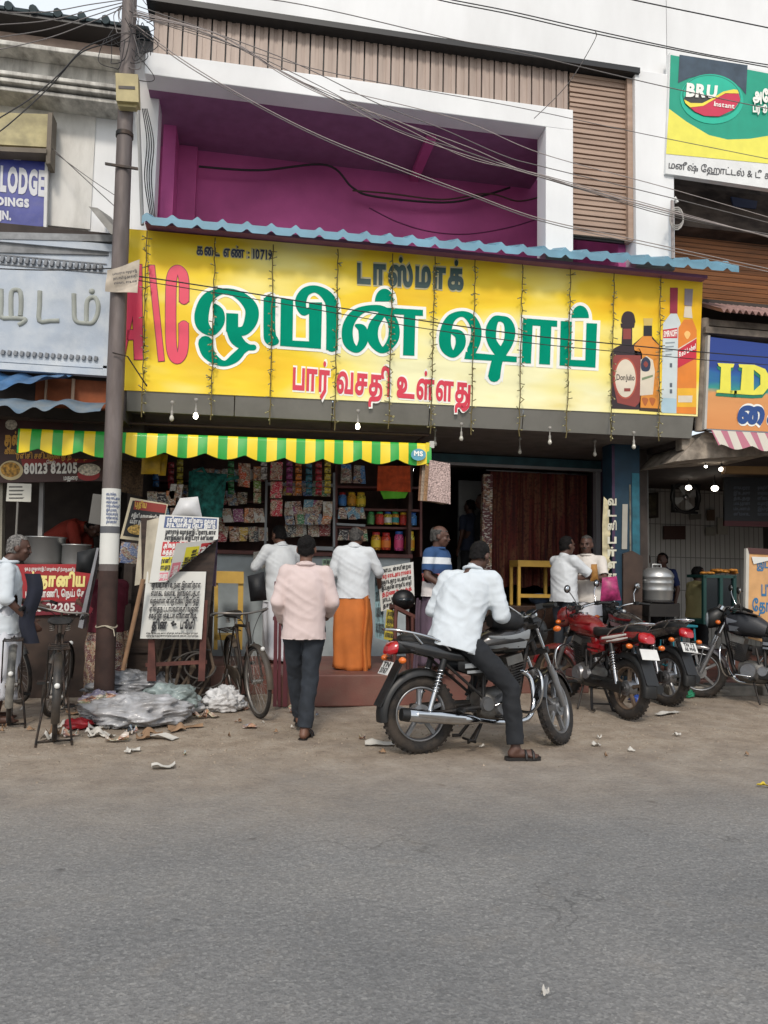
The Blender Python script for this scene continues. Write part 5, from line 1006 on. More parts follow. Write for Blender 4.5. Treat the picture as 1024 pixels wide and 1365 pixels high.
def cloth_mat(name, col, rough=.85, var=.08, dirt=None, stripes=None, damt=.3):
    if name in MATS: return MATS[name]
    m = pm(name, col, rough, var=var, scale=5, bump=.12, bscale=220, dirt=dirt, damt=damt, dscale=6)
    if stripes:
        t = m.node_tree; tc = nd(t, 'ShaderNodeTexCoord'); sp = nd(t, 'ShaderNodeSeparateXYZ'); t.links.new(tc.outputs['Object'], sp.inputs[0])
        mr = nd(t, 'ShaderNodeMapRange'); t.links.new(sp.outputs[2], mr.inputs[0]); mr.inputs[1].default_value = stripes[0]; mr.inputs[2].default_value = stripes[1]
        t.links.new(ramp(t, mr.outputs[0], stripes[2], 'CONSTANT'), t.nodes['Principled BSDF'].inputs[0])
    return m
SK = {'a': pm('skin_brown', (.135, .062, .038), .55, var=.12, scale=9), 'b': pm('skin_dark', (.085, .04, .027), .55, var=.12, scale=9), 'c': pm('skin_mid', (.17, .082, .05), .55, var=.12, scale=9)}
HAIRB = pm('black_hair', (.009, .008, .008), .8, spec=.15, var=.3, scale=40, bump=.5, bscale=120); HAIRG = pm('grey_hair', (.16, .15, .14), .7, var=.6, scale=50, bump=.5, bscale=120); HAIRM = pm('greying_hair', (.05, .046, .042), .7, var=.6, scale=40, bump=.5, bscale=120)
EYE = flat('eye_dark', (.02, .015, .012), .25)
def hand(mb, w, dirv, palm, s=1, curl=.5, mir=1):
    """palm, four unequal bent fingers and a thumb; dirv = along the hand, palm = palm normal"""
    d = V(dirv).normalized(); p = (V(palm)-d*V(palm).dot(d)).normalized(); x = d.cross(p)*mir; w = V(w)
    caps(mb, w, w+d*.03*s, .024*s, .027*s)
    for k in (-1.1, -.35, .35, 1.1): caps(mb, w+d*.03*s+x*k*.014*s, w+d*.085*s+x*k*.021*s, .016*s, .0125*s, 8)
    for k, l in ((-1.1, .062), (-.35, .078), (.35, .084), (1.1, .072)):
        a = w+d*.088*s+x*k*.021*s; q = a
        for j in range(3):
            ang = curl*(j*.9+.4); v = d*cos(ang)+p*sin(ang); b = q+v*l*s*(.42, .33, .25)[j]; caps(mb, q, b, .0095*s, .0085*s, 8); q = b
    a = w+d*.03*s+x*.026*s; b = a+(x*.75+d*.6+p*.25).normalized()*.04*s; caps(mb, a, b, .013*s, .0105*s, 8); caps(mb, b, b+(d*.8+p*.6+x*.1).normalized()*.032*s, .0105*s, .009*s, 8)
def foot(mb, ank, toe, s=1):
    ank, toe = V(ank), V(toe); d = (toe-ank); d.z = 0; d = d.normalized(); x = V((d.y, -d.x, 0)); zf = toe.z
    caps(mb, ank, ank-d*.03+V((0, 0, zf-ank.z+.035)), .04, .036); caps(mb, ank-d*.03+V((0, 0, zf-ank.z+.032)), ank+d*.12+V((0, 0, zf-ank.z+.03)), .034, .034)
    for k in range(5): caps(mb, ank+d*.11+x*(k-2)*.017+V((0, 0, zf-ank.z+.022)), ank+d*(.185-.012*abs(k-1))+x*(k-2)*.019+V((0, 0, zf-ank.z+.014)), .016, .011, 8)
def head(mb, c, f, s=1):
    """skull, jaw, brow, nose, lips, ears around centre c looking along f; returns the frame"""
    c = V(c); f = V(f).normalized(); u = V((0, 0, 1)); x = f.cross(u).normalized(); u = x.cross(f); R = M((x, f, u)).transposed()
    P = lambda a, b, d: c+(x*a+f*b+u*d)*s
    E = lambda a, b, d, r: mb.ell(P(a, b, d), tuple(q*s for q in r), 16, 10, R=R)
    E(0, -.008, .03, (.077, .096, .088)); E(0, .018, -.03, (.064, .074, .085)); E(0, .045, -.082, (.04, .04, .032)); E(0, .035, -.055, (.052, .052, .05))
    E(0, .083, .028, (.05, .018, .013)); E(0, .094, -.005, (.012, .016, .03)); E(0, .106, -.022, (.017, .014, .012)); E(0, .088, -.052, (.026, .014, .008)); E(0, .086, -.064, (.022, .014, .008))
    for k in (-1, 1): E(k*.078, -.005, -.008, (.011, .022, .034)); E(k*.04, .065, -.02, (.024, .02, .022))
    return c, x, f, u, P, R
def person(label, at, rz, J, top, bottom, skin='a', hair=None, bald=0, vox=.0085, name='person', moust=True, sandals=None, look=None, beard=False):
    """J joints in own space (x right, y forward, z up): see STAND"""
    e = empty(name, at, label, 'person', None, rz); s = 1; sk = SK[skin]; J = {k: V(v) for k, v in J.items()}
    mb = MB(); f = V(look or (0, 1, -.08)); c, x, fd, u, P, R = head(mb, J['head'], f)
    caps(mb, J['neck'], J['head']-V((0, 0, .05))-fd*.02, .056, .052)
    lean = (J['neck']-J['pelvis']).normalized(); sx = (J['shR']-J['shL']).normalized()
    ch = J['pelvis']*.35+J['neck']*.65
    for a, b, r0, r1 in ((J['pelvis'], ch, .115, .125), (ch, J['neck']-lean*.06, .125, .07)): caps(mb, a, b, r0, r1)
    for k in 'LR':
        caps(mb, ch+(J['sh'+k]-ch)*.5, J['sh'+k]-lean*.01, .07, .05); caps(mb, J['sh'+k], J['el'+k], .05, .039); caps(mb, J['el'+k], J['wr'+k], .039, .026)
        caps(mb, J['hip'+k], J['kn'+k], .08, .055); caps(mb, J['kn'+k], J['an'+k], .053, .037); foot(mb, J['an'+k], J['toe'+k])
        hd = J.get('hd'+k, (J['wr'+k]-J['el'+k])); hand(mb, J['wr'+k], hd, J.get('pl'+k, -sx if k == 'R' else sx), .97, float(J['curl'+k].x) if 'curl'+k in J else .45, 1 if k == 'R' else -1)
    co, no, fs = blobmesh(mb, vox, 4, .5); put('body', co, fs, sk, e)
    # hair
    if hair:
        mb = MB(); mb.ell(P(0, -.012, .034), (.081, .099, .091), 20, 14, R=R); mb.ell(P(0, -.036, -.02), (.073, .068, .07), 18, 12, R=R); co, no, fs = blobmesh(mb, vox, 3, .5)
        q = co-np.array(c); fu = q@np.array(u); ff = q@np.array(fd); fx = abs(q@np.array(x))
        nz_ = np.array([noise.noise(V(map(float, v))*26) for v in co]); nz2 = np.array([noise.noise(V(map(float, v))*75) for v in co]); co = co+no*(nz_*.006+nz2*.005)[:, None]
        keep = ((ff < .012+.01*nz_) & (fu > -.075+.03*(fx/.08))) | (fu > .082-.03*bald+.01*nz_)
        if bald: keep &= ~((fu > .075) & (ff > -.075))
        keep &= ~((fx > .07) & (fu < .0) & (ff > -.03))
        co, fs = cutmesh(co, fs, keep); mb = MB(); put('hair', co, fs, hair, e)
    mb = MB()
    for k in (-1, 1): mb.ell(P(k*.033, .082, .004), (.012, .008, .006), 8, 6, R=R)
    mb.use(EYE); mb.ell
    for k in (-1, 1): mb.ell(P(k*.034, .0925, .026), (.02, .006, .0045), 8, 5, R=R)
    if moust: mb.use(hair or HAIRB); mb.ell(P(0, .1, -.042), (.03, .012, .008), 10, 6, R=R)
    mb.mats = [EYE, hair or HAIRB]; mb.mi = [0]*len(mb.mi); mb.build('face_detail', None, e, local=True)
    # shirt
    t = top; m = t['mat']; hem = t.get('hem', -.12); mb = MB(); ease = t.get('ease', .022)
    low = J['pelvis']+lean*hem
    W_ = t.get('w', 1.0); dp = t.get('depth', .0)
    Rt = M((sx, lean.cross(sx) if False else sx.cross(lean)*-1, lean)).transposed()
    shc = (J['shL']+J['shR'])/2
    yv = lean.cross(sx); rg = []
    low2 = low-lean*.04; topp = shc+lean*.02
    for i in range(9):
        k = i/8; p = low2.lerp(topp, k); a = (.176, .170, .160, .156, .158, .165, .168, .150, .085)[i]*W_+ease*.7; b = (.128, .128, .122, .118, .119, .124, .122, .105, .075)[i]+ease*.7+dp
        rg.append([p+sx*a*(abs(cos(q))**.85)*(1 if cos(q) > 0 else -1)+yv*b*sin(q) for q in [2*pi*j/22 for j in range(22)]])
    mb.rings(rg)
    for k in 'LR':
        caps(mb, ch.lerp(J['sh'+k], .4)+lean*.05, J['sh'+k]-lean*.012, .085, .058+ease*.3); caps(mb, J['sh'+k]-lean*.01, J['el'+k], .060+ease*.3, .050+ease*.35)
        if t.get('long'): caps(mb, J['el'+k], J['el'+k].lerp(J['wr'+k], t['long']), .050+ease*.35, .038+ease*.3)
    caps(mb, shc-lean*.02, J['neck'].lerp(J['head'], .22), .085, .064)
    co, no, fs = blobmesh(mb, .0105, 5, .6); co = folds(co, no, t.get('fold', .011), rnd.random()*50)
    keep = snap(co, low, -lean, .5); nk = J['neck'].lerp(J['head'], .2); keep &= snap(co, nk, (J['head']-J['neck']).normalized(), .13)
    for k in 'LR':
        a, b = (J['el'+k], J['wr'+k]) if t.get('long') else (J['sh'+k], J['el'+k]); d = (b-a).normalized(); keep &= snap(co, a.lerp(b, t.get('long') or t.get('sleeve', .8)), d, .13)
    co, fs = cutmesh(co, fs, keep); so = put('shirt', co, fs, m, e); 
    if t.get('collar'):
        mb = MB(); cx = nk-lean*.012; mb.tube([cx+sx*(.073*cos(a))+(lean.cross(sx))*(.076*sin(a)) for a in [2*pi*k/20 for k in range(20)]], .0135, 8, True); mb.build('collar', m, e, local=True)
    sd_ = so.modifiers.new('thick', 'SOLIDIFY'); sd_.thickness = .004
    # lower garment
    b = bottom; mb = MB(); m = b['mat']
    if b['kind'] == 'trousers':
        mb.ell(J['pelvis']-V((0, 0, .03)), (.165, .125, .13), 18, 10)
        for k in 'LR':
            caps(mb, J['hip'+k], J['kn'+k], .098, .072); q = J['kn'+k].lerp(J['an'+k], b.get('len', .98)); caps(mb, J['kn'+k], q, .073, .066)
        co, no, fs = blobmesh(mb, .0105, 4, .5); co = folds(co, no, b.get('fold', .01), rnd.random()*50, (9, 9, 6)); keep = np.ones(len(co), bool)
        for k in 'LR': keep &= snap(co, J['kn'+k].lerp(J['an'+k], b.get('len', .98)), (J['an'+k]-J['kn'+k]).normalized(), .14)
        co, fs = cutmesh(co, fs, keep); put('trousers', co, fs, m, e)
    else: # wrapped cloth to the ankles
        rg = []; n = 56; top_ = J['pelvis']+V((0, 0, .1)); ctr = (J['anL']+J['anR'])/2; bot = V((ctr.x, ctr.y, b.get('hem', .06)))
        for i in range(22):
            k = i/21; p = top_.lerp(bot, k); rx = .143+.052*min(1, k*2.6)-.03*max(0, k-.4)+b.get('flare', .0)*k; ry = .095+.07*min(1, k*2.4)
            ring = []
            for j in range(n):
                a = 2*pi*j/n; w_ = (.2+.8*min(1, k*3))*.010*(sin(a*5+k*2.0)+.7*sin(a*9-k*3+1))*(.3+k)+.012*noise.noise((cos(a)*2, sin(a)*2, k*4))
                ring.append(p+V(((rx+w_)*cos(a), (ry+w_)*sin(a), .012*sin(a*2+1)*k)))
            rg.append(ring)
        mb.rings(rg, False); co = [v for v in mb.v]; o = MB(); o.use(m); o.add(co, mb.f, True); lu = o.build('wrap_cloth', None, e, local=True); sd_ = lu.modifiers.new('thick', 'SOLIDIFY'); sd_.thickness = .006
        f_ = MB(); f_.use(m); f_.grid(lambda u, v: (.13+.05*u+.01*sin(v*9), -.125-.035*sin(pi*u)-.03*v, top_.z-.2+(bot.z-top_.z+.03)*v+.03*u), 8, 20, True, (0, .006, 0)); f_.build('cloth_fold', None, e, local=True)
    if sandals:
        for k in 'LR':
            a = J['an'+k]; tz = J['toe'+k].z; d = J['toe'+k]-a; d.z = 0; d = d.normalized(); x_ = V((d.y, -d.x, 0)); mb = MB()
            mb.prism([V((a.x, a.y, tz-.012))+d*p+x_*q for p, q in ((-.085, -.02), (-.06, -.038), (.05, -.036), (.12, -.048), (.185, -.03), (.2, 0), (.185, .032), (.12, .048), (.05, .036), (-.06, .038), (-.085, .02))], (0, 0, .022))
            for p in (.07, .125): mb.tube([V((a.x, a.y, tz+.0))+d*p+x_*.05*cos(q)+V((0, 0, .056*sin(q))) for q in [pi*i/8 for i in range(9)]], .011, 6)
            mb.build('sandal', sandals, e, local=True)
    return e
def STAND(h=1.66, **kw):
    k = h/1.66
    J = dict(head=(0, .03, 1.545), neck=(0, 0, 1.40), shL=(-.175, 0, 1.355), shR=(.175, 0, 1.355), elL=(-.235, -.03, 1.09), elR=(.235, -.03, 1.09), wrL=(-.235, .05, .86), wrR=(.235, .05, .86),
             pelvis=(0, 0, .93), hipL=(-.09, 0, .88), hipR=(.09, 0, .88), knL=(-.1, .03, .48), knR=(.1, .03, .48), anL=(-.1, -.02, .08), anR=(.1, -.02, .08), toeL=(-.12, .18, 0), toeR=(.12, .18, 0))
    J.update(kw); return {a: (V(v)*k if not a.startswith(('curl', 'hd', 'pl')) else V(v)) for a, v in J.items()}
whs = cloth_mat('white_shirt_cloth', 'c9cdd0', var=.05); pks = cloth_mat('pale_pink_cloth', 'c9b7b3', var=.05, stripes=None); lbs = cloth_mat('pale_blue_white_cloth', 'c6cdd2', var=.05)
dho = cloth_mat('white_dhoti_cloth', 'cbcdd3', var=.06); lun = cloth_mat('orange_lungi_cloth', 'b9682c', var=.12); jean = cloth_mat('dark_slate_trouser', '252b33', var=.25); blkt = cloth_mat('black_trouser', '15181d', var=.2)
leather = flat('dark_leather', '1d1a19', .5)
FX = -pi/2    # facing +X
# man in pink shirt, walking up to the kiosk, seen from behind
person('man in pale pink shirt and dark trousers seen from behind, walking towards the kiosk', G(402, 984)+V((0, .06, 0)), -.12,
       STAND(1.71, shL=(-.16, 0, 1.355), shR=(.16, 0, 1.355), elL=(-.222, -.04, 1.10), wrL=(-.19, .13, .93), elR=(.225, -.02, 1.11), wrR=(.2, .2, 1.0), knL=(-.07, .16, .5), anL=(-.03, .3, .12), toeL=(-.03, .5, .05), knR=(.06, .0, .47), anR=(.03, -.08, .08), toeR=(.07, .12, 0), head=(0, .04, 1.545), curlL=(.9, 0, 0), curlR=(.9, 0, 0)),
       dict(mat=pks, long=.92, hem=-.13, ease=.036, fold=.012, collar=True, w=.98), dict(kind='trousers', mat=jean, fold=.012), 'a', HAIRB, look=(.05, 1, -.05), sandals=leather)
# white shirted reader
p = V((Y(371, 872, .85).x, .85, PT)); e1 = person('man in white shirt and long white dhoti reading a newspaper at the kiosk', p, .35,
       STAND(1.62, head=(-.01, .07, 1.53), elL=(-.3, .08, 1.14), wrL=(-.2, .3, 1.22), elR=(.28, .1, 1.12), wrR=(.12, .33, 1.2), curlL=(1.1, 0, 0), curlR=(1.1, 0, 0)), dict(mat=whs, long=.8, hem=-.2, ease=.035, fold=.012, collar=True), dict(kind='wrap', mat=dho, hem=.04), 'a', HAIRB, look=(-.15, 1, -.25))
# orange lungi man
p = G(470, 893, PT); person('man in white shirt and orange wrapped lungi standing at the edge of the pavement', p+V((0, .1, 0)), -.2,
       STAND(1.60, head=(.02, .08, 1.525), elR=(.29, .06, 1.12), wrR=(.3, .24, .96), elL=(-.24, .02, 1.1), wrL=(-.12, .22, 1.0), curlR=(1.1, 0, 0), curlL=(1.0, 0, 0)), dict(mat=whs, long=.25, hem=-.11, ease=.03, fold=.012, collar=True), dict(kind='wrap', mat=lun, hem=.01, flare=.03), 'a', HAIRM, bald=.6, look=(.25, 1, -.25))
# striped polo man
polo = cloth_mat('striped_polo_cloth', '27466f', stripes=(.95, 1.36, [(0, 'c8c2c0'), (.1, 'b84a50'), (.2, 'd0786c'), (.3, '2a3e68'), (.42, '27466f'), (.55, 'c9cdd0'), (.72, '27466f')]))
person('man in blue polo shirt with white and red stripes standing behind the motorcycle rider', Y(581, 868, -.3)*1.0-V((0, 0, Y(581, 868, -.3).z-.33)), -2.3,
       STAND(1.58, elL=(-.27, .0, 1.1), elR=(.27, .02, 1.1), wrL=(-.2, .2, .98), wrR=(.2, .2, .98)), dict(mat=polo, hem=-.05, ease=.03, fold=.01, w=1.08, collar=True), dict(kind='wrap', mat=cloth_mat('mauve_lungi', '5a4a58', var=.2), hem=.1), 'b', HAIRM, bald=.8, look=(-.41, .91, -.1))
# left man with grey hair
p = G(-4, 962); person('grey haired man in pale shirt and dhoti near the food stall bicycles', p, -1.25,
       STAND(1.68, head=(.0, .09, 1.54), elL=(-.24, .02, 1.1), wrL=(-.16, .26, 1.02), elR=(.25, .0, 1.1), wrR=(.2, .2, .9)), dict(mat=lbs, long=.2, hem=-.15, ease=.03, collar=True), dict(kind='wrap', mat=dho, hem=.2), 'b', HAIRG, look=(.1, 1, -.15))
mb = MB(); navyc = cloth_mat('navy_cloth', '191d2c', var=.3); q = G(-4, 962); mb.grid(lambda u, v: (q.x+.20+.13*u+.03*sin(v*7), q.y-.16-.05*sin(pi*u)+.03*v, 1.33-.62*v), 10, 16, True, (0, .02, 0)); tag(mb.build('towel', navyc), 'dark navy towel hanging over the arm of the grey haired man', 'towel')
# two men by the red motorcycle
p1 = V((Y(752, 800, .6).x, .6, .3)); person('man in white shirt reaching out an arm over the red motorcycle handlebar', p1, -1.25,
       STAND(1.6, elR=(.22, .24, 1.16), wrR=(.2, .5, 1.08), elL=(-.2, .2, 1.12), wrL=(-.05, .42, 1.1), curlR=(1.2, 0, 0), curlL=(1.2, 0, 0), head=(0, .05, 1.54)), dict(mat=whs, sleeve=.85, hem=-.1, ease=.03), dict(kind='trousers', mat=jean), 'b', HAIRB, look=(.0, 1, -.05))
p2 = V((Y(783, 800, .78).x, .78, .3)); person('man in cream white shirt facing his companion across the red motorcycle', p2, .95+pi/2*.9,
       STAND(1.62, elR=(.25, .1, 1.12), wrR=(.1, .3, 1.15), elL=(-.26, .1, 1.12), wrL=(-.1, .32, 1.12), curlR=(1.2, 0, 0), curlL=(1.2, 0, 0)), dict(mat=cloth_mat('cream_shirt_cloth', 'cfc9c2', var=.05), sleeve=.85, hem=-.12, ease=.03, collar=True), dict(kind='wrap', mat=dho), 'b', HAIRM, look=(-.1, 1, -.05))
packet('plastic_bag', [(803, 770), (822, 768), (828, 800), (800, 802)], .25, pm('pink_plastic', '9c2f62', .45, var=.35, scale=18), 'pink plastic bag held over the handlebar by the reaching man', 'bag', None, .08, 4)
packet('paper_parcel', [(788, 752), (796, 752), (798, 775), (787, 775)], .45, pm('brown_parcel', 'a8783a', .7, var=.3), 'small brown parcel held between the two men', 'parcel', None, .05, 5)
# cook bending over the vats
p = Y(78, 760, 1.75); person('cook in red shirt bending over the large vat', (p.x-.12, 1.75, .66), -1.75,
       STAND(1.62, pelvis=(0, -.15, .93), hipL=(-.09, -.15, .88), hipR=(.09, -.15, .88), neck=(0, .42, 1.28), shL=(-.17, .36, 1.28), shR=(.17, .36, 1.28), head=(0, .56, 1.26), elL=(-.2, .42, 1.02), elR=(.2, .42, 1.02), wrL=(-.12, .52, .86), wrR=(.12, .52, .86)), dict(mat=cloth_mat('red_cook_cloth', '8c2c1c', var=.15), hem=-.1, ease=.035, long=.3), dict(kind='trousers', mat=blkt), 'b', HAIRB, look=(0, .7, -.7), vox=.012)
# woman in maroon half hidden by the pole
p = G(138, 935); person('person in maroon with patterned red skirt half hidden by the electric pole', (p.x+.02, .05, 0), .7,
       STAND(1.5, elL=(-.22, .1, 1.12), wrL=(-.18, .3, 1.14), elR=(.22, .05, 1.1), wrR=(.15, .22, 1.0), curlL=(1.1, 0, 0)), dict(mat=cloth_mat('maroon_cloth', '5a1426', var=.2), hem=-.1, ease=.025, sleeve=.9), dict(kind='wrap', mat=print_mat('saree_print', ['4a1014', '5a1a1c', '6a4a2a', '3c0c12', '70302a'], 30), hem=.05), 'b', HAIRB, moust=False, vox=.012)
packet('shoulder_bag', [(103, 736), (128, 730), (124, 765), (101, 762)], -.25, pm('black_cloth', '1c1f22', .7, var=.3), 'black shoulder bag with a small white mark held beside the pole', 'bag', None, .1, 6)
mb = MB(); mb.prism([Y(129, 730, -.32), Y(132, 731, -.32), Y(110, 838, -.3), Y(104, 836, -.3)], (0, .15, 0)); tag(mb.build('board', pm('pale_edge', '84858a', .6, var=.15)), 'pale board edge leaning between the pole and the red banner', 'board')
# silhouettes in the doorway
person('figure in dark clothes standing inside the bar doorway near the pale partition', (Y(628, 700, 3.3).x, 3.3, .99), .5, STAND(1.6), dict(mat=cloth_mat('dark_blue_cloth', '20283c'), hem=-.1), dict(kind='trousers', mat=blkt), 'b', HAIRB, vox=.014)
person('second figure in dark clothes in the bar doorway, closer to the curtain', (Y(645, 700, 2.9).x, 2.9, .99), 1.4, STAND(1.66), dict(mat=cloth_mat('black_cloth_shirt', '15161a'), hem=-.1), dict(kind='trousers', mat=blkt), 'b', HAIRB, vox=.014)
# hotel customers
person('diner in dark shirt standing under the framed picture', (Y(860, 720, 3.2).x, 3.2, .15), 2.6, STAND(1.66), dict(mat=MATS['black_cloth_shirt'], hem=-.1), dict(kind='trousers', mat=blkt), 'b', HAIRB, vox=.014)
person('diner in navy shirt standing between the steamer and the wall fan', (Y(884, 720, 2.9).x, 2.9, .15), 2.0, STAND(1.66), dict(mat=cloth_mat('royal_blue_cloth', '1c2a58'), hem=-.1, w=1.1), dict(kind='trousers', mat=blkt), 'b', HAIRB, vox=.014)
person('boy in pale yellow shirt working beside the green snack cabinet', (Y(929, 740, 1.9).x, 1.9, .15), -1.5, STAND(1.42, elR=(.22, .2, 1.12), wrR=(.2, .4, .98), elL=(-.22, .2, 1.12), wrL=(-.15, .4, .98)), dict(mat=cloth_mat('yellow_shirt_cloth', 'b5ab78'), hem=-.1, ease=.03), dict(kind='trousers', mat=blkt), 'b', HAIRB, moust=False, vox=.012)
# newspaper held by the white shirted reader
def held(u, v): p = Y(338+24*u, 736+24*v-4*u, .95+.2*u); return p+V((0, .02*sin(v*4), 0))
mb = MB(); mb.grid(held, 8, 8, True, (0, .004, 0)); tag(mb.build('newspaper', pm('held_news', 'a8a6a0', .85, var=.35, scale=60)), 'open newspaper held by the man in white at the kiosk', 'newspaper')
# ================================================================== MOTORCYCLES
rubber = pm('tyre_rubber', '211f1e', .85, var=.2, scale=12, dirt='5a4e42', damt=.55, dscale=7, bump=.3, bscale=90)
chrome = pm('chrome', 'c8cacc', .12, metal=1., var=.06, dirt='7a7068', damt=.25, dscale=9)
alloy = pm('alloy_grey', '8d8f92', .35, metal=.7, var=.12, dirt='6a5c4e', damt=.45, dscale=9)
darkm = pm('dark_engine', '2a2a2b', .5, metal=.5, var=.2, dirt='55493d', damt=.45, dscale=10)
engm = pm('engine_alloy', '6f6e6b', .5, metal=.6, var=.2, dirt='4a3f35', damt=.6, dscale=11)
plast = pm('black_plastic', '121314', .45, var=.15, dirt='4a4238', damt=.12, dscale=7)
vinyl = pm('seat_vinyl', '17181a', .55, var=.15, dirt='4e4840', damt=.3, dscale=8, bump=.15, bscale=120)
glassd = flat('gauge_glass', '1c2226', .1, coat=.6); lens = pm('lamp_lens', 'aab2b5', .08, var=0, coat=.8); redlens = flat('red_lens', 'a8101a', .15, coat=.7); orange = flat('orange_lens', 'd2661a', .2, coat=.5)
platew = flat('plate_white', 'd3d3cf', .4, var=.08)
def ring_tube(mb, c, r, t, w=None, n=44, m=12):
    """tyre-like ring in the xz plane"""
    c = V(c); R = []
    for i in range(n):
        a = 2*pi*i/n; rad = V((cos(a), 0, sin(a)))
        R.append([c+rad*(r+t*cos(q))+V((0, (w or t)*sin(q), 0)) for q in [2*pi*j/m for j in range(m)]])
    mb.rings(R, False, True, True)
def ybox(mb, c, d, ry=0, **k): mb.box(c, d, M.Rotation(-ry, 3, 'Y'))
def loft(mb, secs, n=18, p=.75, cap=True):
    """secs: (centre, half width y, half height along up, up vector) super-ellipse sections"""
    R = []
    for c, hy, hz, up in secs:
        c = V(c); up = V(up).normalized(); R.append([c+V((0, 1, 0))*hy*abs(cos(a))**p*(1 if cos(a) >= 0 else -1)+up*hz*abs(sin(a))**p*(1 if sin(a) >= 0 else -1) for a in [2*pi*i/n for i in range(n)]])
    mb.rings(R, cap)
def arc_guard(mb, c, r, a0, a1, hw, depth=.035, n=20, th=.004):
    """mudguard strip round a wheel, angles in degrees from +x"""
    prof = [(-hw, -depth), (-hw*.92, -.012), (-hw*.6, -.002), (0, .004), (hw*.6, -.002), (hw*.92, -.012), (hw, -depth)]; pts = prof+[(y, d-th*2) for y, d in prof[::-1]]; R = []
    for i in range(n+1):
        a = radians(a0+(a1-a0)*i/n); R.append([V(c)+V((cos(a)*(r+d), y, sin(a)*(r+d))) for y, d in pts])
    mb.rings(R, True)
def wheel(root, cx, r, tw, m_rim, spokes=5, rot=.3, steer=None):
    P = lambda mb: [V(q) for q in mb.v]
    def fin(mb):
        if steer: mb.v = [tuple(steer @ V(q)) for q in mb.v]
    c = V((cx, 0, r)); mb = MB(); mb.use(alloy); mb.cyl(c+V((0, -.06, 0)), c+V((0, .06, 0)), .045, n=18); mb.cyl(c+V((0, -.09, 0)), c+V((0, .09, 0)), .012, n=10); mb.cyl(c+V((0, -.045, 0)), c+V((0, .045, 0)), .075, n=22); fin(mb); w = mb.build('wheel', None, root, local=True)
    mb = MB(); ring_tube(mb, c, r-tw*1.02, tw, tw*.92); 
    for i in range(40):
        a = 2*pi*i/40
        for s in (-1, 1): mb.box(c+V((cos(a)*(r-tw*.17), s*tw*.33, sin(a)*(r-tw*.17))), (.02, tw*.5, .014), M.Rotation(-a+pi/2, 3, 'Y') @ M.Rotation(s*.45, 3, 'X'))
    fin(mb); mb.build('tyre', rubber, w, local=True)
    mb = MB(); ring_tube(mb, c, r-tw*1.95, .014, .034, 44, 8)
    for i in range(spokes):
        a = rot+2*pi*i/spokes; d = V((cos(a), 0, sin(a))); mb.tube([c+d*.04, c+d*.12, c+d*(r-tw*2.0)], [.026, .017, .015], 8)
        mb.box(c+d*(.04+(r-tw*2-.04)/2), (.03, .03, r-tw*2-.05), M.Rotation(pi/2-a, 3, 'Y'))
    fin(mb); mb.build('rim', m_rim, w, local=True); return w
def spring(mb, a, b, r, n=7, t=.0065):
    a, b = V(a), V(b); x, y, z = frame(a, b); L = (b-a).length
    mb.tube([a+z*L*i/(n*10)+(x*cos(2*pi*i/10)+y*sin(2*pi*i/10))*r for i in range(n*10+1)], t, 6)
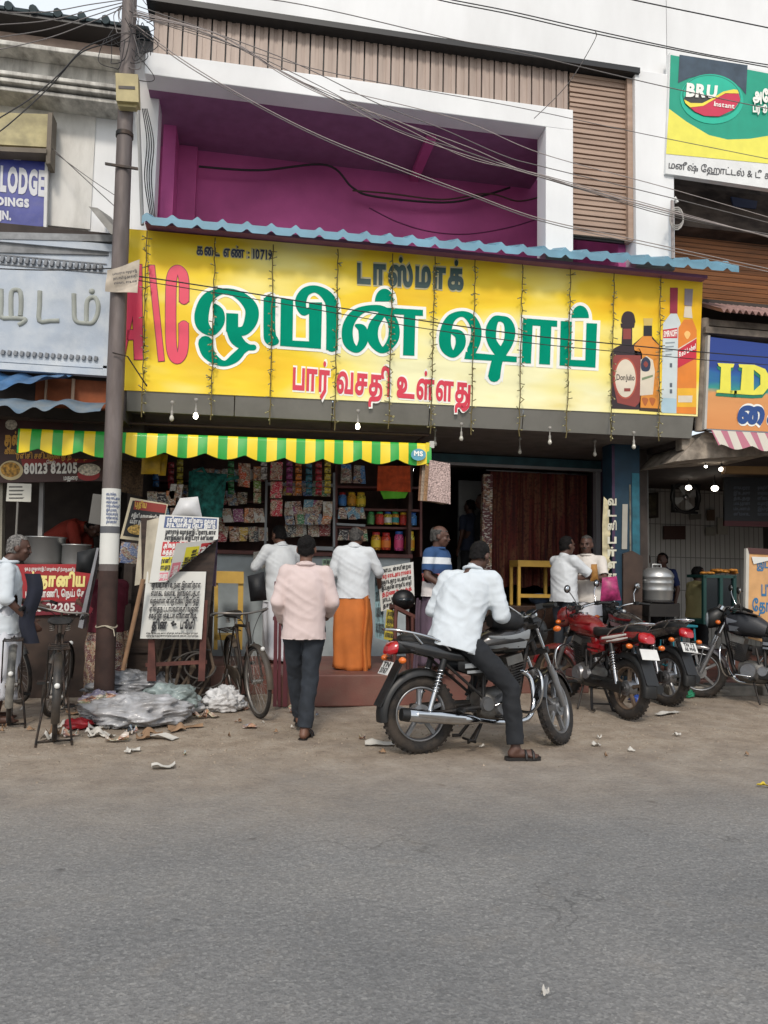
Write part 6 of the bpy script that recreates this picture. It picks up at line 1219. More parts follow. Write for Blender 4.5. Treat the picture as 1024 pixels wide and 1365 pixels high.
def motorcycle(label, at, rz, col, col2, plate, stripe=None, steer=0., lean=0., rim=None, cover=None, group=None, bag=None, dusty=None, mirrors=True):
    e = empty('motorcycle', at, label, 'motorcycle', group, rz); e.rotation_euler = (lean, 0, rz)
    B = lambda mb, n, m=None, p=None: mb.build(n, m, p or e, local=True)
    paint = pm('paint_'+col, col, .22, var=.06, coat=.6, dirt='5a5046', damt=.2 if not dusty else .75, dscale=6); paint2 = pm('paint_'+col2, col2, .3, var=.06, coat=.4, dirt='5a5046', damt=.2, dscale=6); rim = rim or alloy
    RX, FXx, r = -.63, .63, .305
    up = V((-.40, 0, .92)); ax = V((FXx, 0, r)); T = M.Translation(V((.36, 0, .95))) @ M.Rotation(steer, 4, V((-.33, 0, .94))) @ M.Translation(-V((.36, 0, .95)))
    S_ = T if steer else None
    def st(mb):
        if steer: mb.v = [tuple(T @ V(q)) for q in mb.v]
        return mb
    wheel(e, RX, r, .052, rim, 5, .35); wheel(e, FXx, r, .046, rim, 5, .1, S_)
    # front end
    for s in (-1, 1):
        mb = MB(); mb.use(alloy); mb.tube([ax+V((0, s*.085, 0)), ax+up*.36+V((0, s*.085, 0))], .026, 12); mb.use(chrome); mb.tube([ax+up*.36+V((0, s*.085, 0)), ax+up*.74+V((0, s*.085, 0))], .016, 10); B(st(mb), 'fork')
    mb = MB(); mb.use(darkm); mb.box(ax+up*.5, (.05, .24, .04), M.Rotation(-.41, 3, 'Y')); mb.box(ax+up*.72, (.07, .24, .035), M.Rotation(-.41, 3, 'Y')); mb.cyl(ax+up*.48, ax+up*.76, .03, n=12); B(st(mb), 'steering_head')
    mb = MB(); mb.use(paint); arc_guard(mb, ax, r+.025, 20, 165, .065, .05); mb.use(alloy)
    for s in (-1, 1): mb.tube([ax+V((-.03, s*.075, .29)), ax+V((0.02, s*.085, .05))], .008, 6)
    B(st(mb), 'front_mudguard')
    hl = ax+up*.68+V((.14, 0, 0)); mb = MB(); mb.use(plast if not stripe else paint); loft(mb, [(hl+V((.05, 0, 0)), .095, .10, (0, 0, 1)), (hl+V((.02, 0, .01)), .11, .115, (0, 0, 1)), (hl+V((-.06, 0, .03)), .10, .12, (0, 0, 1)), (hl+V((-.12, 0, .06)), .06, .08, (0, 0, 1))], 20, .9); h_ = B(st(mb), 'headlight')
    mb = MB(); mb.use(lens); mb.ell(hl+V((.045, 0, 0)), (.03, .085, .09), 18, 10); B(st(mb), 'lens', None, h_)
    bar = ax+up*.80+V((-.02, 0, .0))
    for s in (-1, 1):
        g = hl+V((-.10, s*.05, .125)); mb = MB(); mb.use(chrome); mb.cyl(g, g+V((-.022, 0, .04)), .046, n=20); mb.use(glassd); mb.cyl(g+V((-.022, 0, .04)), g+V((-.024, 0, .044)), .038, n=20); B(st(mb), 'gauge')
    mb = MB(); mb.use(chrome); mb.tube(catmull([bar+V((-.16, -.37, .03)), bar+V((-.09, -.24, .05)), bar+V((.01, -.1, .02)), bar+V((0.0, 0, .0)), bar+V((.01, .1, .02)), bar+V((-.09, .24, .05)), bar+V((-.16, .37, .03))], 6), .0115, 8); hb = B(st(mb), 'handlebar')
    for s in (-1, 1):
        mb = MB(); mb.use(plast); mb.cyl(bar+V((-.10, s*.26, .05)), bar+V((-.165, s*.385, .03)), .018, n=10); mb.box(bar+V((-.085, s*.22, .05)), (.05, .06, .045)); mb.tube([bar+V((-.05, s*.22, .04)), bar+V((-.06, s*.36, .025))], .006, 6); B(st(mb), 'grip', None, hb)
        mb = MB(); mb.use(plast); q = hl+V((-.05, s*.11, -.01)); mb.tube([q, q+V((0, s*.08, 0))], .009, 6); mb.use(orange); mb.ell(q+V((.01, s*.11, 0)), (.03, .035, .025), 12, 8); B(st(mb), 'indicator')
        if not mirrors: continue
        mb = MB(); mb.use(chrome); mp_ = bar+V((-.03, s*.33, .26)); mb.tube([bar+V((-.08, s*.2, .06)), bar+V((-.04, s*.24, .17)), mp_], .0065, 6); mb.use(plast); Tm = M.Translation(mp_) @ M.Rotation(pi/2, 4, 'Y'); mb.ell(mp_, (.02, .06, .045), 16, 8); mb.use(chrome); mb.ell(mp_+V((-.012, 0, 0)), (.012, .052, .038), 16, 8); B(st(mb), 'mirror')
    mb = MB(); mb.use(plast)
    for s in (-1, 1): mb.tube(catmull([bar+V((-.1, s*.22, .04)), bar+V((.08, s*.18, .02)), bar+V((.10, s*.06, -.14)), bar+V((-.05, s*.03, -.22))], 5), .006, 5)
    B(st(mb), 'cable')
    # tank, side covers, tail
    mb = MB(); mb.use(paint); loft(mb, [((.36, 0, .87), .05, .06, (.3, 0, 1)), ((.31, 0, .88), .115, .10, (.2, 0, 1)), ((.2, 0, .88), .145, .125, (.05, 0, 1)), ((.06, 0, .865), .14, .115, (-.1, 0, 1)), ((-.07, 0, .83), .10, .09, (-.2, 0, 1)), ((-.14, 0, .80), .07, .06, (-.2, 0, 1))], 26, .85); tk = B(mb, 'fuel_tank')
    mb = MB(); mb.use(chrome); mb.cyl((.2, 0, .995), (.2, 0, 1.015), .04, n=18); B(mb, 'fuel_cap', None, tk)
    mb = MB(); mb.use(paint2)
    for s in (-1, 1):
        f_ = lambda u, v: ((.30-.36*u), s*(.118+.035*sin(pi*min(1, .25+u*.75))-.02*v*v), .955-.05*u-(.075-.05*u)*v-.02*sin(pi*u))
        mb.grid(f_, 14, 4, True, (0, -s*.02, 0))
        f2 = lambda u, v: ((.27-.36*u), s*(.122+.033*sin(pi*min(1, .25+u*.75))-.03*v), .865-.045*u-(.06-.04*u)*v); mb.grid(f2, 14, 4, True, (0, -s*.02, 0))
    B(mb, 'tank_graphic', None, tk)
    mb = MB(); mb.use(vinyl); loft(mb, [((-.06, 0, .85), .06, .03, (0, 0, 1)), ((-.14, 0, .825), .11, .05, (0, 0, 1)), ((-.3, 0, .815), .135, .055, (0, 0, 1)), ((-.45, 0, .835), .13, .055, (0, 0, 1)), ((-.6, 0, .865), .115, .055, (0, 0, 1)), ((-.74, 0, .885), .095, .045, (0, 0, 1)), ((-.8, 0, .885), .05, .025, (0, 0, 1))], 22, .6); B(mb, 'seat')
    for s in (-1, 1):
        mb = MB(); mb.use(paint if stripe else plast); mb.grid(lambda u, v: (-.08-.26*u, s*(.10+.04*sin(pi*u)*sin(pi*v)+.01*u), .76-.02*u-(.20-.1*u)*v), 10, 8, True, (0, -s*.012, 0)); sp_ = B(mb, 'side_cover')
        mb = MB(); mb.use(paint2); mb.grid(lambda u, v: (-.1-.2*u, s*(.142+.012*sin(pi*u)), .70-.01*u-(.035)*v), 8, 2, True, (0, s*.006, 0)); mb.grid(lambda u, v: (-.1-.18*u, s*(.140+.012*sin(pi*u)), .645-.01*u-(.022)*v), 8, 2, True, (0, s*.006, 0)); B(mb, 'graphic', None, sp_)
        mb = MB(); mb.use(paint); loft(mb, [((-.3, s*.125, .745), .016, .04, (0, 0, 1)), ((-.5, s*.125, .775), .02, .05, (0, 0, 1)), ((-.7, s*.10, .82), .02, .045, (0, 0, 1)), ((-.84, s*.06, .855), .015, .02, (0, 0, 1))], 12, .8); 
        if stripe: mb.use(stripe); loft(mb, [((-.34, s*.142, .765), .004, .012, (0, 0, 1)), ((-.5, s*.147, .79), .004, .016, (0, 0, 1)), ((-.7, s*.122, .835), .004, .01, (0, 0, 1))], 8, .8); loft(mb, [((-.42, s*.142, .74), .004, .006, (0, 0, 1)), ((-.6, s*.138, .775), .004, .014, (0, 0, 1)), ((-.72, s*.118, .805), .004, .006, (0, 0, 1))], 8, .8)
        B(mb, 'tail_panel')
    tl = V((-.86, 0, .80)); mb = MB(); mb.use(plast); loft(mb, [((-.72, 0, .82), .09, .05, (0, 0, 1)), ((-.84, 0, .825), .085, .06, (0, 0, 1))], 16, .7); B(mb, 'tail_cowl')
    mb = MB(); mb.use(redlens); loft(mb, [(tl+V((.02, 0, 0.02)), .085, .055, (.2, 0, 1)), (tl+V((-.03, 0, .01)), .08, .05, (.2, 0, 1)), (tl+V((-.055, 0, 0)), .05, .03, (.2, 0, 1))], 18, .6); B(mb, 'tail_light')
    for s in (-1, 1):
        mb = MB(); mb.use(plast); q = V((-.84, s*.09, .73)); mb.tube([q, q+V((0, s*.07, 0))], .009, 6); mb.use(orange); mb.ell(q+V((-.01, s*.10, 0)), (.03, .036, .026), 12, 8); B(mb, 'indicator')
    mb = MB(); mb.use(plast); arc_guard(mb, (RX, 0, r), r+.045, 60, 188, .075, .05)
    mb.prism([(-.80, -.075, .72), (-.80, .075, .72), (-.99, .07, .38), (-.99, -.07, .38)], (.012, 0, -.004)); B(mb, 'rear_mudguard')
    npc = V((-.90, 0, .655)); nu = V((-.19, 0, -.34)).normalized(); nn = V((-nu.z*-1, 0, nu.x)).normalized(); nn = V((-.87, 0, .49))
    mb = MB(); mb.use(platew); q = [npc+V((0, a*.1, 0))+nu*b*.055+nn*.02 for a, b in ((-1, -1), (1, -1), (1, 1), (-1, 1))]; mb.prism(q, nn*-.006); npo = B(mb, 'number_plate')
    mb = MB(); mb.use(ik); o_ = nn*.0035
    for i, s_ in enumerate(plate): y0 = -1+.12+i*.92; text_q(mb, s_, [npc+V((0, a*.082, 0))+nu*b*.055+nn*.02+o_ for a, b in ((.9, y0), (-.9, y0), (-.9, y0+.74), (.9, y0+.74))], .045, .08)
    B(mb, 'plate_lettering', None, npo)
    mb = MB(); mb.use(chrome)
    for s in (-1, 1): mb.tube(catmull([(-.42, s*.135, .80), (-.52, s*.145, .87), (-.7, s*.14, .925), (-.86, s*.09, .955), (-.92, s*.03, .96)], 5), .0105, 8); mb.tube([(-.66, s*.13, .85), (-.74, s*.135, .93)], .009, 6)
    mb.tube([(-.92, -.035, .96), (-.92, .035, .96)], .0105, 8); mb.tube([(-.80, -.11, .945), (-.80, .11, .945)], .009, 6); B(mb, 'grab_rail')
    # frame, swingarm, shocks
    mb = MB(); mb.use(darkm)
    mb.tube(catmull([(.36, 0, .93), (.2, 0, .80), (-.1, 0, .76), (-.4, 0, .77)], 5), .022, 10); mb.tube(catmull([(.36, 0, .86), (.30, 0, .6), (.22, 0, .34), (.0, 0, .25), (-.15, 0, .27)], 5), .022, 10)
    for s in (-1, 1): mb.tube([(-.1, s*.09, .74), (-.12, s*.1, .4)], .018, 8); mb.tube([(-.12, s*.1, .72), (-.75, s*.1, .80)], .014, 8); mb.tube([(-.12, s*.1, .42), (-.5, s*.11, .73)], .012, 8)
    B(mb, 'frame')
    mb = MB(); mb.use(darkm)
    for s in (-1, 1): mb.tube([(-.12, s*.1, .35), (RX, s*.1, r)], .02, 10); mb.box((RX, s*.1, r), (.09, .012, .04))
    B(mb, 'swingarm')
    mb = MB(); mb.use(plast); loft(mb, [((-.06, .125, .33), .014, .05, (0, 0, 1)), ((-.35, .125, .325), .016, .055, (0, 0, 1)), ((RX-.03, .125, .31), .014, .06, (0, 0, 1))], 12, .6); B(mb, 'chain_case')
    for s in (-1, 1):
        a, b = V((RX+.03, s*.125, r+.03)), V((-.47, s*.125, .73)); mb = MB(); mb.use(chrome); mb.tube([a, a.lerp(b, .45)], .022, 10); mb.tube([a, b], .01, 8); mb.use(plast); mb.tube([b.lerp(a, .3), b], .027, 10); sh = B(mb, 'shock_absorber'); mb = MB(); mb.use(chrome); spring(mb, a.lerp(b, .32), a.lerp(b, .78), .027); B(mb, 'spring', None, sh)
    # engine
    mb = MB(); mb.use(engm); loft(mb, [((-.14, 0, .36), .10, .09, (0, 0, 1)), ((-.08, 0, .36), .135, .125, (0, 0, 1)), ((.08, 0, .36), .14, .13, (0, 0, 1)), ((.17, 0, .36), .11, .10, (0, 0, 1))], 18, .7); mb.use(alloy)
    for s in (-1, 1): mb.cyl((.05, s*.13, .36), (.05, s*.165, .36), .095, .08, 24); mb.cyl((-.1, s*.12, .37), (-.1, s*.155, .37), .06, .05, 20); mb.cyl((.05, s*.165, .36), (.05, s*.17, .36), .04, n=16)
    B(mb, 'engine')
    mb = MB(); mb.use(darkm); R_ = M.Rotation(-.25, 3, 'Y')
    for k in range(9): mb.box((.13+.055*k*.25*.9, 0, .475+.024*k), (.17-.004*k, .19-.004*k, .01), R_)
    mb.box((.155, 0, .57), (.12, .13, .22), R_); mb.use(engm); mb.box((.19, 0, .71), (.15, .15, .07), R_); B(mb, 'cylinder')
    mb = MB(); mb.use(darkm); mb.box((-.03, 0, .6), (.13, .1, .1)); mb.cyl((.03, 0, .62), (.1, 0, .63), .035, n=12); mb.tube([(-.02, .1, .62), (-.06, .115, .45)], .015, 6); B(mb, 'carburettor')
    mb = MB(); mb.use(chrome); mb.tube(catmull([(.25, -.04, .62), (.34, -.06, .55), (.34, -.10, .36), (.24, -.15, .24), (.0, -.16, .23), (-.22, -.17, .26)], 6), .021, 10)
    mb.tube([(-.2, -.17, .255), (-.27, -.175, .265), (-.36, -.18, .275), (-.80, -.185, .325), (-.83, -.185, .33)], [.024, .04, .047, .05, .044], 18); mb.use(darkm); mb.cyl((-.83, -.185, .33), (-.85, -.185, .333), .03, .028, 14); mb.use(plast); mb.tube([(-.80, -.185, .325), (-.86, -.185, .332)], [.052, .047], 18); ex = B(mb, 'exhaust')
    mb = MB(); mb.use(chrome); loft(mb, [((-.34, -.225, .285), .012, .018, (0, 0, 1)), ((-.55, -.23, .312), .012, .03, (0, 0, 1)), ((-.74, -.235, .335), .01, .016, (0, 0, 1))], 12, .8); B(mb, 'heat_shield', None, ex)
    mb = MB(); mb.use(darkm)
    for s in (-1, 1):
        mb = MB(); mb.use(darkm); mb.tube([(-.02, s*.12, .27), (-.02, s*.3, .27)], .011, 8); mb.use(plast); mb.cyl((-.02, s*.2, .275), (-.02, s*.31, .275), .019, n=10); mb.use(darkm); mb.tube([(-.2, s*.12, .32), (-.38, s*.16, .34), (-.38, s*.26, .35)], .010, 8); mb.use(plast); mb.cyl((-.38, s*.2, .35), (-.38, s*.28, .35), .017, n=10); B(mb, 'footrest')
    mb = MB(); mb.use(chrome); mb.tube(catmull([(-.05, -.165, .36), (.06, -.20, .42), (.02, -.23, .50), (-.02, -.235, .56)], 5), .010, 7); mb.tube([(.0, .15, .3), (.14, .21, .31), (.17, .21, .31)], .008, 6); B(mb, 'kick_lever')
    mb = MB(); mb.use(chrome); 
    for s in (-1, 1): mb.tube(catmull([(.31, s*.03, .60), (.33, s*.14, .64), (.33, s*.24, .58), (.32, s*.25, .42), (.29, s*.16, .30), (.25, s*.04, .29)], 6), .0125, 9)
    B(mb, 'leg_guard')
    mb = MB(); mb.use(darkm)
    for s in (-1, 1): mb.tube([(-.12, s*.08, .24), (-.22, s*.13, .02 if dusty else .10), (-.28, s*.14, .02 if dusty else .10)], .014, 8)
    mb.tube([(-.2, -.11, .08), (-.2, .11, .08)], .010, 6); mb.tube([(.0, .1, .24), (-.1, .22, .01)], .011, 8); B(mb, 'stand')
    if cover: # vinyl tank cover with pouch
        mb = MB(); mb.use(cover); loft(mb, [((.34, 0, .90), .07, .075, (.3, 0, 1)), ((.28, 0, .90), .135, .11, (.2, 0, 1)), ((.14, 0, .895), .16, .135, (.05, 0, 1)), ((-.02, 0, .87), .15, .12, (-.1, 0, 1)), ((-.12, 0, .83), .11, .085, (-.2, 0, 1))], 24, .75); mb.grid(lambda u, v: (.27-.3*u, (v-.5)*.24, 1.035-.035*u+.028*sin(pi*u)*sin(pi*v)), 10, 10, True, (0, 0, -.02)); B(mb, 'tank_cover')
    if bag:
        mb = MB(); mb.use(bag); loft(mb, [((-.02, 0, .97), .1, .03, (0, 0, 1)), ((-.08, 0, .99), .13, .075, (0, 0, 1)), ((-.2, 0, .97), .135, .085, (0, 0, 1)), ((-.3, 0, .93), .09, .05, (0, 0, 1))], 16, .7); B(mb, 'saddle_bag')
    return e
ra, fa = G(562, 1006), G(745, 993); mid = (ra+fa)/2; ang = atan2(fa.y-ra.y, fa.x-ra.x)
motorcycle('black motorcycle with silver graphics carrying the rider in the pale shirt', mid+V((0, .03, 0)), ang, '121316', '8f9498', ('TN', '3767'), None, steer=.62, lean=radians(-3), mirrors=False)
redp = '7e1018'
dustp = pm('dusty_brown_metal', '5a4a3c', .8, var=.35, dirt='7a6654', damt=.6)
motorcycle('dusty red and white motorcycle parked with its tail to the road', V((3.66, -.52, 0)), radians(99), redp, '8a1018', ('', ''), flat('white_stripe', 'cfcac4', .3), steer=.5, lean=radians(4), rim=dustp, bag=None, dusty=True)
motorcycle('black motorcycle with a red tail lamp parked beyond the red one', V((4.50, .20, 0)), radians(101), '17181b', '7a1c22', ('TN 72', 'AK 9940'), None, steer=.3, lean=radians(5), dusty=True)
motorcycle('dark blue black motorcycle with tank cover facing the shops near the orange board', V((5.72, -.42, 0)), radians(128), '14182a', '6a7078', ('TN', '55'), None, steer=.45, lean=radians(7), cover=pm('tank_cover_vinyl', '23252a', .5, var=.15, bump=.1), dusty=True)
# ================================================================== THE RIDER
hx = V((cos(ang), sin(ang), 0)); seat = mid+V((0, .03, 0))+hx*-.33
Rr = ang-pi/2    # own +y runs along the motorcycle
def rider():
    loc = V((seat.x, seat.y, 0)); inv = M.Rotation(-Rr, 3, 'Z'); ftw = inv @ (G(692, 1014)+V((0, .02, 0))-loc)
    J = dict(pelvis=(.0, .0, .955), hipL=(-.10, .04, .88), hipR=(.10, .07, .86), neck=(-.05, .16, 1.43), head=(-.10, .26, 1.555), shL=(-.165, .0, 1.37), shR=(.065, .29, 1.365),
             elR=(.13, .33, 1.08), wrR=(-.07, .50, 1.08), elL=(-.22, -.10, 1.10), wrL=(-.33, .10, 1.06), curlR=(1.0, 0, 0), curlL=(1.0, 0, 0), hdR=(-.6, .7, .2), hdL=(.3, .9, .1),
             knR=(ftw.x*.62+.05, .5*ftw.y+.16, .53), anR=(ftw.x, ftw.y-.02, .085), toeR=(ftw.x+.05, ftw.y+.2, .015), knL=(-.27, .42, .66), anL=(-.26, .28, .34), toeL=(-.27, .48, .27))
    return person('man in pale shirt and black trousers astride the black motorcycle, foot on the road', loc, Rr, {k: V(v) for k, v in J.items()}, dict(mat=lbs, long=.45, hem=-.17, ease=.06, fold=.018, collar=True, w=1.06), dict(kind='trousers', mat=blkt, len=.93, fold=.014), 'b', HAIRB, look=(-.55, .8, -.42), sandals=leather, vox=.0085)
rider()
mb = MB(); q = seat+hx*.58+V((-.02, .10, 1.11)); mb.box(q, (.15, .075, .01), M.Rotation(.5, 3, 'Y') @ M.Rotation(.4, 3, 'Z')); tag(mb.build('mobile_phone', flat('phone_pale', 'b8bcc0', .3), bevel=.003), 'pale mobile phone held in the rider hands', 'phone')
mb = MB(); loft(mb, [((-.14, 0, 0), .06, .05, (0, 0, 1)), ((-.07, 0, .02), .13, .09, (0, 0, 1)), ((.06, 0, .01), .14, .085, (0, 0, 1)), ((.14, 0, -.01), .07, .05, (0, 0, 1))], 16, .75); mb.v = [tuple(M.Rotation(ang, 3, 'Z') @ V(v)+mid+hx*.12+V((0, .05, 1.02))) for v in mb.v]; tag(mb.build('bag', pm('black_bag_cloth', '131417', .6, var=.3, bump=.2)), 'soft black bag resting on the tank in front of the rider', 'bag')
# wooden stand with a helmet behind the motorcycle
ws = empty('wooden_stand', Y(541, 868, -.08)*1.0, 'small brown wooden frame stand behind the rider', 'stand'); wz = lambda a, b: Y(a, b, -.08)
for a, b in (((528, 808), (526, 872)), ((550, 820), (551, 872))):
    for dy in (0, .26): mb = MB(); p, q = wz(*a)+V((0, dy, 0)), wz(*b)+V((0, dy, 0)); q.z = PT; mb.tube([p, q], .022, 6); mb.build('leg', MATS['worn_red_wood'], ws)
mb = MB(); p, q = wz(526, 806), wz(554, 820); mb.prism([p+V((0, -.02, 0)), q+V((0, -.02, 0)), q+V((0, -.02, -.04)), p+V((0, -.02, -.04))], (0, .32, 0)); mb.build('top', MATS['worn_red_wood'], ws)
hc = wz(541, 800)+V((0, .12, .0)); hm = empty('helmet', hc, 'black motorcycle helmet resting on the wooden stand', 'helmet'); mb = MB(); mb.ell(hc, (.13, .115, .115), 20, 14); mb.build('shell', flat('helmet_black', '101113', .45), hm); mb = MB(); mb.ell(hc+V((.0, -.03, .0)), (.105, .10, .045), 18, 8); mb.build('visor', glassd, hm)
# ================================================================== BICYCLES
rusty = pm('rusty_black_paint', '1f1d1b', .6, metal=.3, var=.3, dirt='5a4434', damt=.7, dscale=9)
spoke_m = pm('dull_chrome', '8d8a85', .4, metal=.7, var=.2, dirt='6a5644', damt=.5, dscale=12)
def bicycle(label, at, rz, guard, steer=0., lean=0., extra=None, backrest=False):
    e = empty('bicycle', at, label, 'bicycle', None); e.rotation_euler = (lean, 0, rz); B = lambda mb, n, m=None, p=None: mb.build(n, m, p or e, local=True)
    RX, FX_, r = -.52, .56, .345; ax = V((FX_, 0, r)); up = V((-.36, 0, .93)); T = M.Translation(V((.36, 0, .8))) @ M.Rotation(steer, 4, V((-.36, 0, .93))) @ M.Translation(-V((.36, 0, .8)))
    def st(mb):
        if steer: mb.v = [tuple(T @ V(q)) for q in mb.v]
        return mb
    for cx, f_ in ((RX, lambda q: q), (FX_, st)):
        c = V((cx, 0, r)); mb = MB(); mb.use(spoke_m); mb.cyl(c-V((0, .05, 0)), c+V((0, .05, 0)), .022, n=12); w = B(f_(mb), 'wheel')
        mb = MB(); ring_tube(mb, c, r-.019, .019, .019, 48, 8); B(f_(mb), 'tyre', rubber, w); mb = MB(); ring_tube(mb, c, r-.045, .01, .015, 48, 6); B(f_(mb), 'rim', spoke_m, w)
        mb = MB()
        for i in range(32):
            a = 2*pi*i/32; s = 1 if i % 2 else -1; a2 = a+.5*(1 if i % 4 < 2 else -1); mb.tube([c+V((cos(a2)*.024, s*.03, sin(a2)*.024)), c+V((cos(a)*(r-.05), 0, sin(a)*(r-.05)))], .0022, 4)
        B(f_(mb), 'spokes', spoke_m, w)
        mb = MB(); mb.use(guard); arc_guard(mb, c, r+.012, -5 if cx > 0 else 45, 150 if cx > 0 else 205, .032, .016, 22, .002); mb.use(platew); mb.ell(c+V(((r+.03)*cos(radians(158)), 0, (r+.03)*sin(radians(158)))) if cx < 0 else c+V(((r+.03)*cos(radians(60)), 0, (r+.03)*sin(radians(60)))), (.018, .022, .022), 10, 6); B(f_(mb), 'mudguard')
    mb = MB(); mb.use(rusty); hd, bb, se = V((.36, 0, .86)), V((-.06, 0, .30)), V((-.20, 0, .84))
    mb.tube([hd, se+V((.01, 0, -.01))], .015, 8); mb.tube([hd-V((-.02, 0, .13)), bb], .016, 8); mb.tube([bb, se], .015, 8)
    for s in (-1, 1): mb.tube([bb+V((0, s*.03, 0)), V((RX, s*.06, r))], .010, 6); mb.tube([se+V((0, s*.02, -.02)), V((RX, s*.06, r))], .009, 6)
    mb.tube([hd+V((.008, 0, .04)), hd-V((-.05, 0, .17))], .02, 8); B(mb, 'frame')
    mb = MB(); mb.use(rusty)
    for s in (-1, 1): mb.tube([ax+V((0, s*.055, 0)), V((.44, s*.05, .66)), V((.415, s*.03, .70))], .011, 8)
    mb.tube([V((.35, 0, .88)), V((.325, 0, .98))], .012, 8); B(st(mb), 'fork')
    mb = MB(); mb.use(spoke_m); mb.tube(catmull([(.08, -.27, .98), (.2, -.27, 1.0), (.30, -.2, 1.0), (.33, -.06, .985), (.33, .06, .985), (.30, .2, 1.0), (.2, .27, 1.0), (.08, .27, .98)], 5), .011, 8); h_ = B(st(mb), 'handlebar')
    mb = MB(); mb.use(plast)
    for s in (-1, 1): mb.cyl((.16, s*.27, .995), (.06, s*.27, .975), .017, n=10)
    for s in (-1, 1): mb.tube([(.28, s*.2, .98), (.12, s*.235, .955)], .005, 5); mb.tube(catmull([(.3, s*.18, .98), (.42, s*.1, .95), (.42, s*.03, .8), (.44, s*.02, .68)], 4), .004, 5)
    B(st(mb), 'grip', None, h_)
    mb = MB(); mb.use(vinyl); loft(mb, [((-.02, 0, .93), .02, .018, (0, 0, 1)), ((-.12, 0, .935), .035, .025, (0, 0, 1)), ((-.22, 0, .94), .085, .03, (0, 0, 1)), ((-.30, 0, .945), .10, .035, (0, 0, 1)), ((-.34, 0, .945), .08, .025, (0, 0, 1))], 14, .75); sd_ = B(mb, 'saddle')
    mb = MB(); mb.use(spoke_m); mb.tube([se, se+V((-.02, 0, .1))], .012, 8)
    for s in (-1, 1): spring(mb, V((-.28, s*.06, .86)), V((-.28, s*.06, .93)), .018, 4, .004)
    B(mb, 'saddle_spring', None, sd_)
    mb = MB(); mb.use(rusty)
    for s in (-1, 1): mb.tube([(-.3, s*.07, .755), (-.8, s*.075, .755), (-.8, 0, .755)], .007, 6); mb.tube([(-.74, s*.075, .755), (RX, s*.08, r)], .006, 6)
    for x in (-.36, -.5, -.64, -.78): mb.tube([(x, -.075, .755), (x, .075, .755)], .006, 6)
    mb.tube([(-.32, .0, .765), (-.62, .0, .775)], .006, 6); B(mb, 'luggage_rack')
    mb = MB(); mb.use(rusty)
    for s in (-1, 1): mb.tube([(RX, s*.085, r), (RX-.05, s*.13, .012), (RX-.2, s*.13, .008)], .009, 6)
    mb.tube([(RX-.05, -.13, .012), (RX-.05, .13, .012)], .009, 6); B(mb, 'stand')
    mb = MB(); mb.use(spoke_m); Ty = M.Translation(bb) @ M.Rotation(pi/2, 4, 'X'); mb.lathe([(.09, -.045), (.095, -.04), (.08, -.035)], 24, Ty)
    for s in (-1, 1):
        q = bb+V((s*.11, -s*.07, -s*.12)); mb.tube([bb+V((0, -s*.06, 0)), q], .009, 6); mb.use(plast); mb.box(q+V((0, -s*.05, 0)), (.09, .07, .022)); mb.use(spoke_m)
    B(mb, 'crank'); mb = MB(); mb.use(guard); loft(mb, [((RX, -.06, r), .006, .05, (0, 0, 1)), ((-.3, -.06, .33), .006, .07, (0, 0, 1)), ((-.04, -.06, .30), .006, .105, (0, 0, 1)), ((.06, -.06, .30), .006, .06, (0, 0, 1))], 10, .7); B(mb, 'chain_guard')
    return e
def on_ray(rear, hd, d=.52): return V(rear)+V((cos(hd), sin(hd), 0))*d
h2 = radians(103); bicycle('old black bicycle on its double stand, rear wheel towards the road beside the rubbish', on_ray(G(72, 988), h2), h2, pm('black_guard', '1c1c1b', .5, var=.2, dirt='6a5a4a', damt=.5), steer=-.35)
h1 = radians(104); bicycle('old bicycle with pale rear mudguard tip, nearest the grey haired man', on_ray(G(12, 966), h1), h1, pm('grey_guard', '3a3a38', .5, var=.2, dirt='a8a49a', damt=.6, dscale=3), steer=.5)
h3 = radians(-77); bicycle('old bicycle leaning by the pavement with its front wheel towards the road', on_ray(G(347, 957), h3, -.56), h3, pm('brown_guard', '3a332c', .6, var=.2, dirt='7a6a58', damt=.5), steer=.12, lean=radians(7))
packet('bag', [(330, 768), (352, 762), (356, 800), (334, 802)], .02, pm('black_bag_cloth', '131417'), 'black cloth bag hung behind the leaning bicycle', 'bag', None, .1, 9)
# ================================================================== THE ELECTRIC POLE
pole = empty('electric_pole', Y(137, 950, -.38), 'tall brown steel electric pole with posters and a meter box', 'pole'); py_ = -.38
pst = pm('pole_steel', '6e6562', .6, metal=.2, var=.25, scale=3, dirt='493c36', damt=.6, stretch=(3, 3, .6)); Pp = lambda t: Y(173-33*t, 890*t, py_)
mb = MB(); mb.use(pst); zs = [-.12, 0, .2, .4, .6, .8, 1.065]; mb.tube([Pp(t) for t in zs], [.072, .073, .077, .082, .086, .089, .092], 28); mb.build('shaft', None, pole)
mb = MB(); mb.use(pm('rust_band', '3c2a24', .8, var=.3)); a = Pp(.86); mb.tube([Pp(.855), Pp(1.06)], [.0915, .096], 28); mb.build('base_sleeve', None, pole)
pr_ = lambda t: .073+.018*t+.003
mb = MB(); mb.use(paper); mb.tube([Pp(652/890), Pp(752/890)], [pr_(.73), pr_(.85)], 28, False, False); mb.use(flat('grey_band', '55565a')); mb.tube([Pp(702/890), Pp(711/890)], [pr_(.79)+.002]*2, 28, False, False); po = mb.build('poster', None, pole)
mb = MB(); mb.use(inkb)
c0 = Pp(.735); 
def on_pole(px_, py2, dr=.005):
    p = Y(px_, py2, py_-.15); t = py2/890; c = Pp(t); d = (p.x-c.x); R_ = pr_(t)+dr; d = max(-R_*.98, min(R_*.98, d)); return V((c.x+d, c.y-sqrt(R_*R_-d*d), c.z))
rr = random.Random(4)
